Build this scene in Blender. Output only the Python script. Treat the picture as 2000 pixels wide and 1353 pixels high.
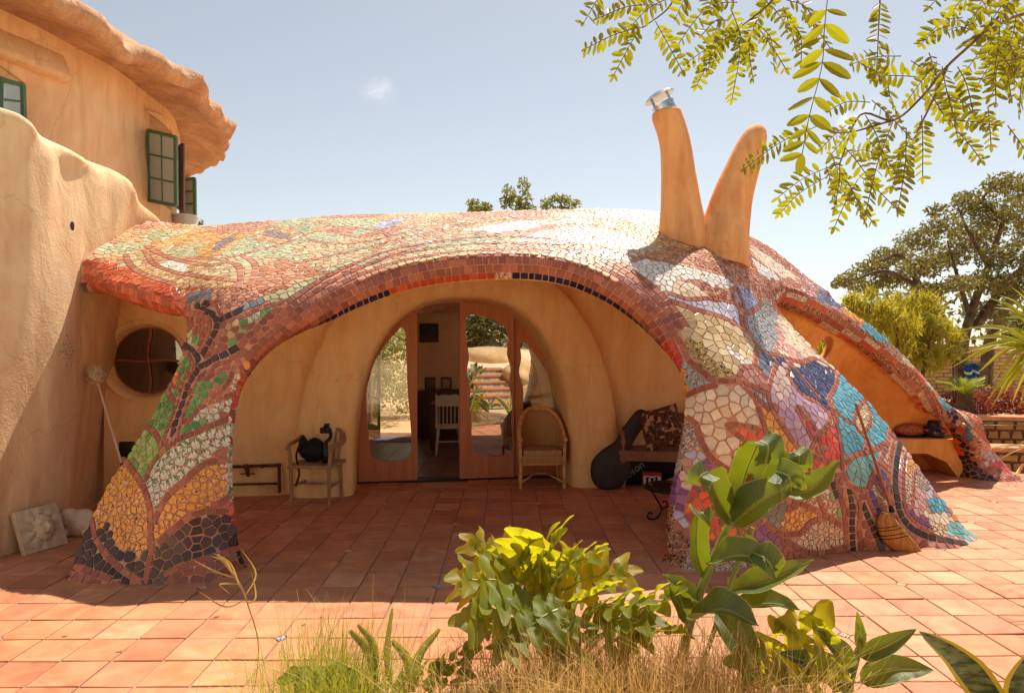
import bpy, bmesh, math, random
import numpy as np
from mathutils import Vector, Matrix, Quaternion
from mathutils.bvhtree import BVHTree
from mathutils.geometry import delaunay_2d_cdt
for _o in list(bpy.data.objects): bpy.data.objects.remove(_o)
SC = bpy.context.scene
COL = SC.collection
RNG = random.Random(7)
R = math.radians
# ---------------------------------------------------------------- camera
FPX, CXP, CYP, CAMH = 1314.0, 1003.0, 672.0, 1.75
cam = bpy.data.cameras.new('camera'); camo = bpy.data.objects.new('camera', cam); COL.objects.link(camo)
cam.sensor_width = 36; cam.lens = FPX / 2000 * 36
cam.shift_x = -0.0015; cam.shift_y = -0.00225
cam.clip_start = 0.05; cam.clip_end = 3000
camo.location = (0, 0, CAMH); camo.rotation_euler = (R(90), 0, 0)
SC.camera = camo
# ---------------------------------------------------------------- sky and sun
SUN_EL, SUN_AZ = 61.0, 21.0            # azimuth: degrees to the right of straight behind the house
SUNV = Vector((math.sin(R(SUN_AZ)) * math.cos(R(SUN_EL)), math.cos(R(SUN_AZ)) * math.cos(R(SUN_EL)), math.sin(R(SUN_EL))))
world = bpy.data.worlds.new('World'); SC.world = world; world.use_nodes = True
wn, wl = world.node_tree.nodes, world.node_tree.links
bg = wn['Background']
sky = wn.new('ShaderNodeTexSky'); sky.sky_type = 'NISHITA'; sky.sun_disc = False
sky.sun_elevation = R(SUN_EL); sky.sun_rotation = R(SUN_AZ)
sky.air_density = 1.0; sky.dust_density = 0.5; sky.ozone_density = 1.0; sky.altitude = 100
hs = wn.new('ShaderNodeHueSaturation'); hs.inputs['Saturation'].default_value = 0.52
tint = wn.new('ShaderNodeMix'); tint.data_type = 'RGBA'; tint.blend_type = 'MULTIPLY'; tint.inputs[0].default_value = 1.0
tint.inputs[7].default_value = (0.95, 0.935, 0.875, 1)
wl.new(sky.outputs[0], hs.inputs['Color']); wl.new(hs.outputs[0], tint.inputs[6]); 
# two small wisps of cloud
tcw = wn.new('ShaderNodeTexCoord'); nzw = wn.new('ShaderNodeTexNoise'); nzw.inputs['Scale'].default_value = 22; nzw.inputs['Detail'].default_value = 7; nzw.inputs['Distortion'].default_value = .8
wl.new(tcw.outputs['Generated'], nzw.inputs['Vector']); prev_c = tint.outputs[2]
for (qx, qy, rad_, amt) in ((738, 178, .030, .5), (1660, 205, .045, .9)):
    cd = Vector(((qx - 1003) / 1314, 1, (672 - qy) / 1314)).normalized()
    ds_ = wn.new('ShaderNodeVectorMath'); ds_.operation = 'DISTANCE'; ds_.inputs[1].default_value = cd; wl.new(tcw.outputs['Generated'], ds_.inputs[0])
    mr_ = wn.new('ShaderNodeMapRange'); mr_.interpolation_type = 'SMOOTHSTEP'; mr_.inputs[1].default_value = rad_; mr_.inputs[2].default_value = 0; mr_.inputs[3].default_value = 0; mr_.inputs[4].default_value = 1; wl.new(ds_.outputs['Value'], mr_.inputs[0])
    m2_ = wn.new('ShaderNodeMapRange'); m2_.inputs[1].default_value = .45; m2_.inputs[2].default_value = .72; wl.new(nzw.outputs[0], m2_.inputs[0])
    mm_ = wn.new('ShaderNodeMath'); mm_.operation = 'MULTIPLY'; wl.new(mr_.outputs[0], mm_.inputs[0]); wl.new(m2_.outputs[0], mm_.inputs[1])
    ma_ = wn.new('ShaderNodeMath'); ma_.operation = 'MULTIPLY'; ma_.inputs[1].default_value = amt; wl.new(mm_.outputs[0], ma_.inputs[0])
    mc_ = wn.new('ShaderNodeMix'); mc_.data_type = 'RGBA'; mc_.inputs[7].default_value = (8.6, 8.5, 8.3, 1); wl.new(ma_.outputs[0], mc_.inputs[0]); wl.new(prev_c, mc_.inputs[6]); prev_c = mc_.outputs[2]
wl.new(prev_c, bg.inputs['Color'])
bg.inputs['Strength'].default_value = 0.038
sun = bpy.data.lights.new('sun', 'SUN'); suno = bpy.data.objects.new('sun', sun); COL.objects.link(suno)
sun.energy = 2.0; sun.angle = R(0.55); sun.color = (1.0, 0.89, 0.74)
suno.rotation_euler = SUNV.to_track_quat('Z', 'Y').to_euler(); suno.location = (4, 12, 15)
# ---------------------------------------------------------------- exposure
SC.view_settings.view_transform = 'Standard'; SC.view_settings.look = 'None'
SC.view_settings.gamma = 1.0; SC.view_settings.use_curve_mapping = False
SC.view_settings.exposure = 1.95
cy = SC.cycles
cy.max_bounces = 10; cy.diffuse_bounces = 8; cy.glossy_bounces = 4; cy.transmission_bounces = 8; cy.transparent_max_bounces = 12
cy.caustics_reflective = False; cy.caustics_refractive = False; cy.sample_clamp_indirect = 6.0
cy.use_denoising = True

# ================================================================ helpers
def P3(px, py, Y):
    "photo pixel + distance along the ground -> place in the scene"
    return Vector(((px - CXP) * Y / FPX, Y, CAMH - (py - CYP) * Y / FPX))
def gnd(px, py, z=0.0):
    Y = FPX * (CAMH - z) / (py - CYP)
    return P3(px, py, Y)
def lin(c):
    return tuple((v / 255 / 12.92) if v / 255 <= 0.04045 else ((v / 255 + 0.055) / 1.055) ** 2.4 for v in c)
def rgba(c): return (*lin(c), 1.0)

def thing(name, label, cat, loc=(0, 0, 0), rz=0.0, group=None):
    o = bpy.data.objects.new(name, None); COL.objects.link(o)
    o.empty_display_size = 0.1; o.location = loc; o.rotation_euler = (0, 0, rz)
    o['label'] = label; o['category'] = cat
    if group: o['group'] = group
    return o
def tag(o, label, cat, group=None):
    o['label'] = label; o['category'] = cat
    if group: o['group'] = group
    return o
def struct(o): o['kind'] = 'structure'; return o
def stuff(o): o['kind'] = 'stuff'; return o
def link_mesh(name, me, mats, parent=None, smooth=True):
    o = bpy.data.objects.new(name, me); COL.objects.link(o)
    if not isinstance(mats, (list, tuple)): mats = [mats]
    for m in mats:
        if m is not None: me.materials.append(m)
    if smooth is True and len(me.polygons): me.polygons.foreach_set('use_smooth', [True] * len(me.polygons))
    if parent is not None: o.parent = parent
    return o
def mesh(name, verts, faces, mats, parent=None, smooth=True):
    me = bpy.data.meshes.new(name)
    me.from_pydata([tuple(v) for v in verts], [], [tuple(f) for f in faces]); me.update()
    return link_mesh(name, me, mats, parent, smooth)
def sharp(o, deg=35):
    me = o.data
    try:
        me.set_sharp_from_angle(angle=R(deg))
    except Exception: pass
    return o
def new_like(o, name, loc=None, rot=None, parent=None):
    c = o.copy(); c.name = name; COL.objects.link(c)
    if parent is not None: c.parent = parent
    if loc is not None: c.location = loc
    if rot is not None: c.rotation_euler = rot
    return c

class MB:
    "collects shapes into ONE mesh"
    def __init__(s): s.v = []; s.f = []; s.m = []
    def add(s, v, f, mi=0):
        b = len(s.v); s.v += [Vector(p) for p in v]; s.f += [tuple(i + b for i in q) for q in f]; s.m += [mi] * len(f); return s
    def box(s, c, d, rot=None, mi=0, bevel=0.0):
        x, y, z = d[0] / 2, d[1] / 2, d[2] / 2
        if bevel <= 0:
            v = [Vector((sx * x, sy * y, sz * z)) for sz in (-1, 1) for sy in (-1, 1) for sx in (-1, 1)]
            f = [(0, 2, 3, 1), (4, 5, 7, 6), (0, 1, 5, 4), (2, 6, 7, 3), (0, 4, 6, 2), (1, 3, 7, 5)]
        else:
            b = min(bevel, x * .9, y * .9, z * .9)
            bm = bmesh.new(); bmesh.ops.create_cube(bm, size=1)
            bmesh.ops.scale(bm, vec=(d[0], d[1], d[2]), verts=bm.verts)
            bmesh.ops.bevel(bm, geom=list(bm.edges), offset=b, segments=2, affect='EDGES', profile=0.6)
            bm.verts.ensure_lookup_table()
            v = [p.co.copy() for p in bm.verts]; f = [tuple(q.index for q in fc.verts) for fc in bm.faces]; bm.free()
        if rot is not None: v = [rot @ p for p in v]
        return s.add([p + Vector(c) for p in v], f, mi)
    def tube(s, pts, rad, n=8, mi=0, cap=True, flat=None):
        pts = [Vector(p) for p in pts]
        if not isinstance(rad, (list, tuple)): rad = [rad] * len(pts)
        v, f = [], []; prev = None
        for i, p in enumerate(pts):
            t = (pts[min(i + 1, len(pts) - 1)] - pts[max(i - 1, 0)])
            t = t.normalized() if t.length > 1e-9 else Vector((0, 0, 1))
            if prev is None:
                a = t.orthogonal().normalized()
            else:
                a = prev - t * prev.dot(t)
                a = a.normalized() if a.length > 1e-6 else t.orthogonal().normalized()
            prev = a; b = t.cross(a)
            for k in range(n):
                th = 2 * math.pi * k / n
                r = rad[i]
                v.append(p + a * (r * math.cos(th)) + b * (r * math.sin(th) * (flat or 1)))
        for i in range(len(pts) - 1):
            for k in range(n):
                f.append((i * n + k, i * n + (k + 1) % n, (i + 1) * n + (k + 1) % n, (i + 1) * n + k))
        if cap:
            f.append(tuple(reversed(range(n)))); f.append(tuple((len(pts) - 1) * n + k for k in range(n)))
        return s.add(v, f, mi)
    def lathe(s, prof, c=(0, 0, 0), n=16, mi=0, rot=None, sx=1, sy=1):
        v, f = [], []
        for r, z in prof:
            for k in range(n):
                th = 2 * math.pi * k / n; v.append(Vector((r * math.cos(th) * sx, r * math.sin(th) * sy, z)))
        for i in range(len(prof) - 1):
            for k in range(n): f.append((i * n + k, i * n + (k + 1) % n, (i + 1) * n + (k + 1) % n, (i + 1) * n + k))
        f.append(tuple(reversed(range(n)))); f.append(tuple((len(prof) - 1) * n + k for k in range(n)))
        if rot is not None: v = [rot @ p for p in v]
        return s.add([p + Vector(c) for p in v], f, mi)
    def ball(s, c, r, mi=0, rot=None, sub=2, noise=0.0, seed=0):
        bm = bmesh.new(); bmesh.ops.create_icosphere(bm, subdivisions=sub, radius=1)
        rr = random.Random(seed)
        ph = [rr.uniform(0, 6) for _ in range(6)]
        v = []
        for p in bm.verts:
            q = p.co.copy()
            if noise:
                q *= 1 + noise * (math.sin(3 * q.x + ph[0]) * math.sin(2.6 * q.y + ph[1]) + .6 * math.sin(5 * q.z + ph[2] + 3 * q.x) + .35 * math.sin(9 * q.y + ph[3]) * math.sin(8 * q.x + ph[4]))
            q = Vector((q.x * r[0], q.y * r[1], q.z * r[2])) if isinstance(r, (tuple, list)) else q * r
            if rot is not None: q = rot @ q
            v.append(q + Vector(c))
        f = [tuple(q.index for q in fc.verts) for fc in bm.faces]; bm.free()
        return s.add(v, f, mi)
    def prism(s, outline, y0, y1, mi=0, fn=None):
        "outline: (x,z) points; extruded from y0 to y1; fn maps the local point to its place"
        n = len(outline); fn = fn or (lambda p: p)
        v = [fn(Vector((x, y0, z))) for x, z in outline] + [fn(Vector((x, y1, z))) for x, z in outline]
        f = [tuple(range(n)), tuple(reversed(range(n, 2 * n)))] + [(i, i + n, (i + 1) % n + n, (i + 1) % n) for i in range(n)]
        return s.add(v, f, mi)
    def build(s, name, mats, parent=None, smooth=True, ang=38):
        o = mesh(name, s.v, s.f, mats, parent, smooth)
        if any(s.m): o.data.polygons.foreach_set('material_index', s.m)
        if smooth: sharp(o, ang)
        return o

def catmull(pts, n=8, closed=False):
    pts = [Vector(p) for p in pts]; out = []
    m = len(pts)
    for i in range(m if closed else m - 1):
        p0 = pts[(i - 1) % m] if closed or i > 0 else pts[0] * 2 - pts[1]
        p1, p2 = pts[i], pts[(i + 1) % m]
        p3 = pts[(i + 2) % m] if closed or i < m - 2 else pts[-1] * 2 - pts[-2]
        for k in range(n):
            t = k / n
            out.append(0.5 * ((2 * p1) + (p2 - p0) * t + (2 * p0 - 5 * p1 + 4 * p2 - p3) * t * t + (3 * p1 - p0 - 3 * p2 + p3) * t ** 3))
    if not closed: out.append(pts[-1].copy())
    return out
def resample(pts, step):
    out = [pts[0].copy()]; acc = 0.0
    for a, b in zip(pts[:-1], pts[1:]):
        L = (b - a).length; d = step - acc
        while d <= L:
            out.append(a.lerp(b, d / L)); d += step
        acc = (acc + L) % step if L else acc
        acc = L - (d - step)
    return out
def inpoly(x, y, poly):
    c = False; j = len(poly) - 1
    for i in range(len(poly)):
        xi, yi = poly[i]; xj, yj = poly[j]
        if (yi > y) != (yj > y) and x < (xj - xi) * (y - yi) / (yj - yi) + xi: c = not c
        j = i
    return c

# ================================================================ materials
MATS = {}
def nd(nt, t, **kw):
    n = nt.nodes.new(t)
    for k, v in kw.items(): setattr(n, k, v)
    return n
def material(name, color, rough=0.7, var=0.12, scale=4.0, bump=0.0, bscale=30.0, metallic=0.0, color2=None, spec=0.4, detail=5.0, coat=0.0, sheen=0.0, stretch=None, warp=None):
    "principled surface with a soft two-tone noise and a fine relief"
    if name in MATS: return MATS[name]
    m = bpy.data.materials.new(name); m.use_nodes = True; MATS[name] = m
    nt = m.node_tree; b = nt.nodes['Principled BSDF']; L = nt.links
    b.inputs['Roughness'].default_value = rough; b.inputs['Metallic'].default_value = metallic
    b.inputs['Specular IOR Level'].default_value = spec
    b.inputs['Coat Weight'].default_value = coat
    tc = nd(nt, 'ShaderNodeTexCoord'); src = tc.outputs['Object']
    if stretch:
        mp = nd(nt, 'ShaderNodeMapping'); mp.inputs['Scale'].default_value = stretch; L.new(src, mp.inputs['Vector']); src = mp.outputs[0]
    nz = nd(nt, 'ShaderNodeTexNoise'); nz.inputs['Scale'].default_value = scale; nz.inputs['Detail'].default_value = detail
    nz.inputs['Roughness'].default_value = 0.6
    L.new(src, nz.inputs['Vector'])
    rp = nd(nt, 'ShaderNodeValToRGB')
    c1 = lin(color); c2 = lin(color2) if color2 else tuple(v * (1 - 2 * var) for v in c1)
    c3 = c1 if color2 else tuple(min(1, v * (1 + var)) for v in c1)
    rp.color_ramp.elements[0].position = 0.3; rp.color_ramp.elements[1].position = 0.7
    rp.color_ramp.elements[0].color = (*c2, 1); rp.color_ramp.elements[1].color = (*c3, 1)
    L.new(nz.outputs[0], rp.inputs[0]); L.new(rp.outputs[0], b.inputs['Base Color'])
    if bump:
        n2 = nd(nt, 'ShaderNodeTexNoise'); n2.inputs['Scale'].default_value = bscale; n2.inputs['Detail'].default_value = 6
        L.new(src, n2.inputs['Vector'])
        bp = nd(nt, 'ShaderNodeBump'); bp.inputs['Strength'].default_value = bump; bp.inputs['Distance'].default_value = 0.02
        L.new(n2.outputs[0], bp.inputs['Height']); L.new(bp.outputs[0], b.inputs['Normal'])
    return m
def stucco(name, c1, c2, c3, scale=0.9, bump=0.35, streak=.5):
    "hand-trowelled lime stucco: broad clouds of colour, trowel marks, fine sand"
    if name in MATS: return MATS[name]
    m = bpy.data.materials.new(name); m.use_nodes = True; MATS[name] = m
    nt = m.node_tree; b = nt.nodes['Principled BSDF']; L = nt.links
    b.inputs['Roughness'].default_value = 0.85; b.inputs['Specular IOR Level'].default_value = 0.2
    tc = nd(nt, 'ShaderNodeTexCoord')
    n1 = nd(nt, 'ShaderNodeTexNoise'); n1.inputs['Scale'].default_value = scale; n1.inputs['Detail'].default_value = 7; n1.inputs['Distortion'].default_value = 0.6
    n2 = nd(nt, 'ShaderNodeTexNoise'); n2.inputs['Scale'].default_value = scale * 9; n2.inputs['Detail'].default_value = 6; n2.inputs['Distortion'].default_value = 1.2
    mp = nd(nt, 'ShaderNodeMapping'); mp.inputs['Scale'].default_value = (1, 1, 0.45)
    L.new(tc.outputs['Object'], mp.inputs['Vector']); L.new(mp.outputs[0], n1.inputs['Vector']); L.new(mp.outputs[0], n2.inputs['Vector'])
    rp = nd(nt, 'ShaderNodeValToRGB'); e = rp.color_ramp.elements
    e[0].position = 0.28; e[0].color = rgba(c2); e[1].position = 0.72; e[1].color = rgba(c3)
    k = e.new(0.5); k.color = rgba(c1)
    L.new(n1.outputs[0], rp.inputs[0])
    mx = nd(nt, 'ShaderNodeMix'); mx.data_type = 'RGBA'; mx.blend_type = 'OVERLAY'; mx.inputs[0].default_value = 0.34
    L.new(rp.outputs[0], mx.inputs[6]); L.new(n2.outputs[0], mx.inputs[7])
    m4 = nd(nt, 'ShaderNodeMapping'); m4.inputs['Scale'].default_value = (3.2, 3.2, .35); L.new(tc.outputs['Object'], m4.inputs['Vector'])
    n4 = nd(nt, 'ShaderNodeTexNoise'); n4.inputs['Scale'].default_value = 2.2; n4.inputs['Detail'].default_value = 8; n4.inputs['Distortion'].default_value = .4; L.new(m4.outputs[0], n4.inputs['Vector'])
    r4 = nd(nt, 'ShaderNodeValToRGB'); r4.color_ramp.elements[0].position = .3; r4.color_ramp.elements[0].color = (.78, .72, .66, 1); r4.color_ramp.elements[1].position = .56; r4.color_ramp.elements[1].color = (1, 1, 1, 1); L.new(n4.outputs[0], r4.inputs[0])
    mz = nd(nt, 'ShaderNodeMix'); mz.data_type = 'RGBA'; mz.blend_type = 'MULTIPLY'; mz.inputs[0].default_value = streak
    L.new(mx.outputs[2], mz.inputs[6]); L.new(r4.outputs[0], mz.inputs[7])
    # hairline cracks
    vc = nd(nt, 'ShaderNodeTexVoronoi'); vc.feature = 'DISTANCE_TO_EDGE'; vc.inputs['Scale'].default_value = .9
    wp = nd(nt, 'ShaderNodeMix'); wp.data_type = 'RGBA'; wp.inputs[0].default_value = .18; L.new(tc.outputs['Object'], wp.inputs[6]); L.new(n2.outputs['Color'], wp.inputs[7]); L.new(wp.outputs[2], vc.inputs['Vector'])
    cr = nd(nt, 'ShaderNodeMapRange'); cr.inputs[1].default_value = .0; cr.inputs[2].default_value = .006; cr.inputs[3].default_value = .8; cr.inputs[4].default_value = 1.0; L.new(vc.outputs['Distance'], cr.inputs[0])
    mk = nd(nt, 'ShaderNodeMix'); mk.data_type = 'RGBA'; mk.blend_type = 'MULTIPLY'; mk.inputs[0].default_value = 1
    L.new(mz.outputs[2], mk.inputs[6]); L.new(cr.outputs[0], mk.inputs[7]); L.new(mk.outputs[2], b.inputs['Base Color'])
    n3 = nd(nt, 'ShaderNodeTexNoise'); n3.inputs['Scale'].default_value = 55; n3.inputs['Detail'].default_value = 4
    L.new(tc.outputs['Object'], n3.inputs['Vector'])
    ad = nd(nt, 'ShaderNodeMath'); ad.operation = 'MULTIPLY_ADD'; ad.inputs[1].default_value = 0.4
    L.new(n3.outputs[0], ad.inputs[0]); L.new(n2.outputs[0], ad.inputs[2])
    bp = nd(nt, 'ShaderNodeBump'); bp.inputs['Strength'].default_value = min(1, bump * 1.5); bp.inputs['Distance'].default_value = 0.02
    L.new(ad.outputs[0], bp.inputs['Height']); L.new(bp.outputs[0], b.inputs['Normal'])
    return m
def leafmat(name, top, under, trans=0.45, rough=0.4, tcol=None, var=0.25, scale=6.0, edge=None):
    "leaf: glossy skin, light shining through"
    if name in MATS: return MATS[name]
    m = bpy.data.materials.new(name); m.use_nodes = True; MATS[name] = m
    nt = m.node_tree; b = nt.nodes['Principled BSDF']; L = nt.links; out = nt.nodes['Material Output']
    b.inputs['Roughness'].default_value = rough; b.inputs['Specular IOR Level'].default_value = 0.3
    nb = nd(nt, 'ShaderNodeTexNoise'); nb.inputs['Scale'].default_value = 55; nb.inputs['Detail'].default_value = 5
    bp = nd(nt, 'ShaderNodeBump'); bp.inputs['Strength'].default_value = .35; bp.inputs['Distance'].default_value = .006; L.new(nb.outputs[0], bp.inputs['Height']); L.new(bp.outputs[0], b.inputs['Normal'])
    tc = nd(nt, 'ShaderNodeTexCoord')
    nz = nd(nt, 'ShaderNodeTexNoise'); nz.inputs['Scale'].default_value = scale; nz.inputs['Detail'].default_value = 4
    L.new(tc.outputs['Object'], nz.inputs['Vector'])
    rp = nd(nt, 'ShaderNodeValToRGB'); rp.color_ramp.elements[0].position = .35; rp.color_ramp.elements[1].position = .65
    c = lin(top); rp.color_ramp.elements[0].color = (*[v * (1 - var) for v in c], 1); rp.color_ramp.elements[1].color = (*[min(1, v * (1 + var)) for v in c], 1)
    L.new(nz.outputs[0], rp.inputs[0])
    g = nd(nt, 'ShaderNodeNewGeometry')
    mb = nd(nt, 'ShaderNodeMix'); mb.data_type = 'RGBA'
    L.new(g.outputs['Backfacing'], mb.inputs[0]); L.new(rp.outputs[0], mb.inputs[6]); mb.inputs[7].default_value = rgba(under)
    L.new(mb.outputs[2], b.inputs['Base Color'])
    tr = nd(nt, 'ShaderNodeBsdfTranslucent'); tr.inputs[0].default_value = rgba(tcol or under)
    ms = nd(nt, 'ShaderNodeMixShader'); ms.inputs[0].default_value = trans
    L.new(b.outputs[0], ms.inputs[1]); L.new(tr.outputs[0], ms.inputs[2]); L.new(ms.outputs[0], out.inputs['Surface'])
    return m
def ceramic():
    "glazed tile: its own colour is kept per tile"
    if 'glazed_tile' in MATS: return MATS['glazed_tile']
    m = bpy.data.materials.new('glazed_tile'); m.use_nodes = True; MATS['glazed_tile'] = m
    nt = m.node_tree; b = nt.nodes['Principled BSDF']; L = nt.links
    at = nd(nt, 'ShaderNodeAttribute'); at.attribute_name = 'tile_color'
    tc = nd(nt, 'ShaderNodeTexCoord'); nz = nd(nt, 'ShaderNodeTexNoise'); nz.inputs['Scale'].default_value = 22; nz.inputs['Detail'].default_value = 5
    L.new(tc.outputs['Object'], nz.inputs['Vector'])
    mr = nd(nt, 'ShaderNodeMapRange'); mr.inputs[1].default_value = .3; mr.inputs[2].default_value = .7; mr.inputs[3].default_value = .82; mr.inputs[4].default_value = 1.12
    L.new(nz.outputs[0], mr.inputs[0])
    mx = nd(nt, 'ShaderNodeMix'); mx.data_type = 'RGBA'; mx.blend_type = 'MULTIPLY'; mx.inputs[0].default_value = 1
    L.new(at.outputs['Color'], mx.inputs[6]); L.new(mr.outputs[0], mx.inputs[7]); L.new(mx.outputs[2], b.inputs['Base Color'])
    L.new(at.outputs['Alpha'], b.inputs['Roughness'])
    b.inputs['Specular IOR Level'].default_value = 0.5
    return m
def talavera(name, stops, scale=38.0, rough=0.25):
    "hand-painted tile: flat print of brush strokes"
    if name in MATS: return MATS[name]
    m = bpy.data.materials.new(name); m.use_nodes = True; MATS[name] = m
    nt = m.node_tree; b = nt.nodes['Principled BSDF']; L = nt.links
    tc = nd(nt, 'ShaderNodeTexCoord'); nz = nd(nt, 'ShaderNodeTexNoise')
    nz.inputs['Scale'].default_value = scale; nz.inputs['Detail'].default_value = 1.0; nz.inputs['Distortion'].default_value = 1.4
    L.new(tc.outputs['Object'], nz.inputs['Vector'])
    rp = nd(nt, 'ShaderNodeValToRGB'); cr = rp.color_ramp; cr.interpolation = 'CONSTANT'
    cr.elements[0].position = stops[0][0]; cr.elements[0].color = rgba(stops[0][1])
    cr.elements[1].position = stops[1][0]; cr.elements[1].color = rgba(stops[1][1])
    for p, c in stops[2:]:
        k = cr.elements.new(p); k.color = rgba(c)
    L.new(nz.outputs[0], rp.inputs[0]); L.new(rp.outputs[0], b.inputs['Base Color'])
    b.inputs['Roughness'].default_value = rough
    return m
# ================================================================ the mosaic shell: outline and depth
SEG = [
 ('wall', [(172,552),(166,530),(167,512),(200,487),(240,462),(275,441),(290,435)]),
 ('horizon', [(290,435),(330,437),(400,442),(470,437),(560,430),(650,422),(760,419),(850,417),(960,414),(1060,411),(1150,409),(1230,410),(1290,415),(1370,428),(1455,459),(1500,482),(1540,512),(1580,545),(1625,576)]),
 ('far', [(1625,576),(1680,612),(1740,660),(1800,720),(1850,778),(1900,835),(1950,885),(1990,922),(2012,941)]),
 ('foot', [(2012,941),(1950,941),(1910,938),(1870,931)]),
 ('far', [(1870,931),(1871,905),(1864,879),(1852,846),(1839,820),(1825,788),(1800,752),(1761,715),(1704,667),(1668,642),(1624,612),(1589,591),(1560,578),(1536,572)]),
 ('free', [(1536,572),(1528,580),(1537,605),(1560,632),(1600,674),(1650,722),(1700,772),(1740,818),(1790,885),(1840,955),(1880,1005),(1921,1053)]),
 ('foot', [(1921,1053),(1890,1066),(1800,1069),(1700,1074),(1600,1087),(1500,1101),(1440,1112),(1370,1117),(1330,1113),(1293,1101)]),
 ('arch', [(1293,1101),(1299,1050),(1308,990),(1318,920),(1324,870),(1327,820),(1326,760),(1318,715),(1300,672),(1278,637),(1240,597),(1200,566),(1150,540),(1100,524),(1040,515),(960,514),(880,520),(800,533),(740,551),(680,576),(630,605),(580,640),(540,674),(505,712),(481,752),(470,790),(463,830),(461,880),(461,930),(465,980),(470,1030),(478,1070),(487,1110)]),
 ('foot', [(487,1110),(440,1130),(370,1139),(300,1141),(220,1141),(160,1140),(121,1133)]),
 ('leg', [(121,1133),(131,1100),(150,1050),(175,990),(205,930),(240,880),(270,830),(300,775),(320,740),(335,705),(347,670),(352,640),(350,615),(338,598),(310,585),(270,573),(220,563),(172,552)]),
]
BULGE = {'wall': 0, 'horizon': 0, 'foot': 0, 'far': .07, 'free': .085, 'arch': .09, 'leg': .085}
THICK = {'far': .26, 'free': .26, 'arch': .24, 'leg': .24}
INSPX = {'wall': 0, 'horizon': 0, 'foot': 0, 'far': 9, 'free': 15, 'arch': 19, 'leg': 18}
bpts, btyp = [], []
for typ, pts in SEG:
    c = resample(catmull([(p[0], p[1], 0) for p in pts], 12), 11.0)
    if (c[-1] - Vector((*pts[-1], 0))).length < 5: c.pop()
    for p in c: bpts.append(p); btyp.append(typ)
NB = len(bpts)
ins = [INSPX[t] for t in btyp]
for _ in range(3): ins = [(ins[i - 1] + 2 * ins[i] + ins[(i + 1) % NB]) / 4 if btyp[i] not in ('horizon', 'wall') else 0 for i in range(NB)]
b2 = []
for i in range(NB):
    t = (bpts[(i + 1) % NB] - bpts[i - 1]).normalized()
    b2.append(Vector((bpts[i].x - t.y * ins[i], bpts[i].y + t.x * ins[i], 0)))
# keep feet at their ground line
for i in range(NB):
    if btyp[i] == 'foot': b2[i].y = bpts[i].y
POLY = [(p.x, p.y) for p in b2]
grid = []
y = 400.0; row = 0
while y < 1145:
    st = 15.0 if y > 560 else 14.0
    x = 150 + (row % 2) * st / 2
    while x < 2020:
        if inpoly(x, y, POLY):
            dmin = min((p.x - x) ** 2 + (p.y - y) ** 2 for p in b2)
            if dmin > (8 if y < 560 else 10) ** 2 * .6: grid.append((x, y))
        x += st
    y += 13.0 if y > 560 else 8.5; row += 1
allp = [Vector(p) for p in POLY] + [Vector(p) for p in grid]
res = delaunay_2d_cdt(allp, [], [list(range(NB))], 1, 1e-4)
V2 = np.array([(v.x, v.y) for v in res[0]]); TRI = [tuple(f) for f in res[2]]
N = len(V2)
orig = res[3]; bidx = {}
for i, ol in enumerate(orig):
    for o in ol:
        if o < NB: bidx[o] = i
isb = np.zeros(N, bool)
for o in bidx.values(): isb[o] = True
# depth known at these photo places (ground contacts, junctions with walls, estimates in between)
CTRL = [(168,515,6.45),(230,470,6.95),
 
 (300,500,6.6),(430,465,7.1),(430,500,6.4),(430,560,5.72),(300,555,6.05),(250,545,6.2),(360,580,5.75),
 (960,462,6.3),(960,440,7.0),(800,478,6.1),(800,450,6.95),(650,510,6.05),(650,470,6.8),(560,560,5.7),(560,500,6.5),
 (1100,470,6.25),(1100,440,7.05),(1200,490,6.15),(1200,450,7.0),(1290,437,7.35),(1330,470,6.9),(1400,478,6.95),(1455,490,6.95),
 (1290,560,5.92),(1300,520,6.25),(1400,600,6.08),(1400,540,6.47),(1490,560,6.85),(1480,620,6.38),(1460,660,6.0),(1450,700,5.7),(1550,700,6.12),(1550,780,5.78),(1640,800,6.05),(1400,640,5.84),(1400,700,5.52),(1400,740,5.41),(1400,800,5.37),(1450,850,5.42),(1600,900,5.66),(1700,900,5.92),(1400,950,5.38),(1500,1000,5.46),(1650,1000,5.68),(1800,1000,5.88),(1750,920,6.0),
 (1536,556,7.6),(1580,562,8.0),(1640,602,8.3),(1704,655,8.42),(1761,703,8.5),(1825,780,8.62),(1855,840,8.75),(1680,616,8.5),(1740,664,8.6),(1850,782,8.75),(1950,888,8.75),(1900,870,8.6),
 (300,1000,5.02),(380,850,5.12),(420,750,5.2),(430,650,5.38),(200,1050,5.08),(400,1000,5.06),(300,950,5.04),(330,850,5.2)]
for typ, pts in SEG:
    if typ == 'foot':
        for p in pts: CTRL.append((p[0], p[1], FPX * CAMH / (p[1] - CYP)))
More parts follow.
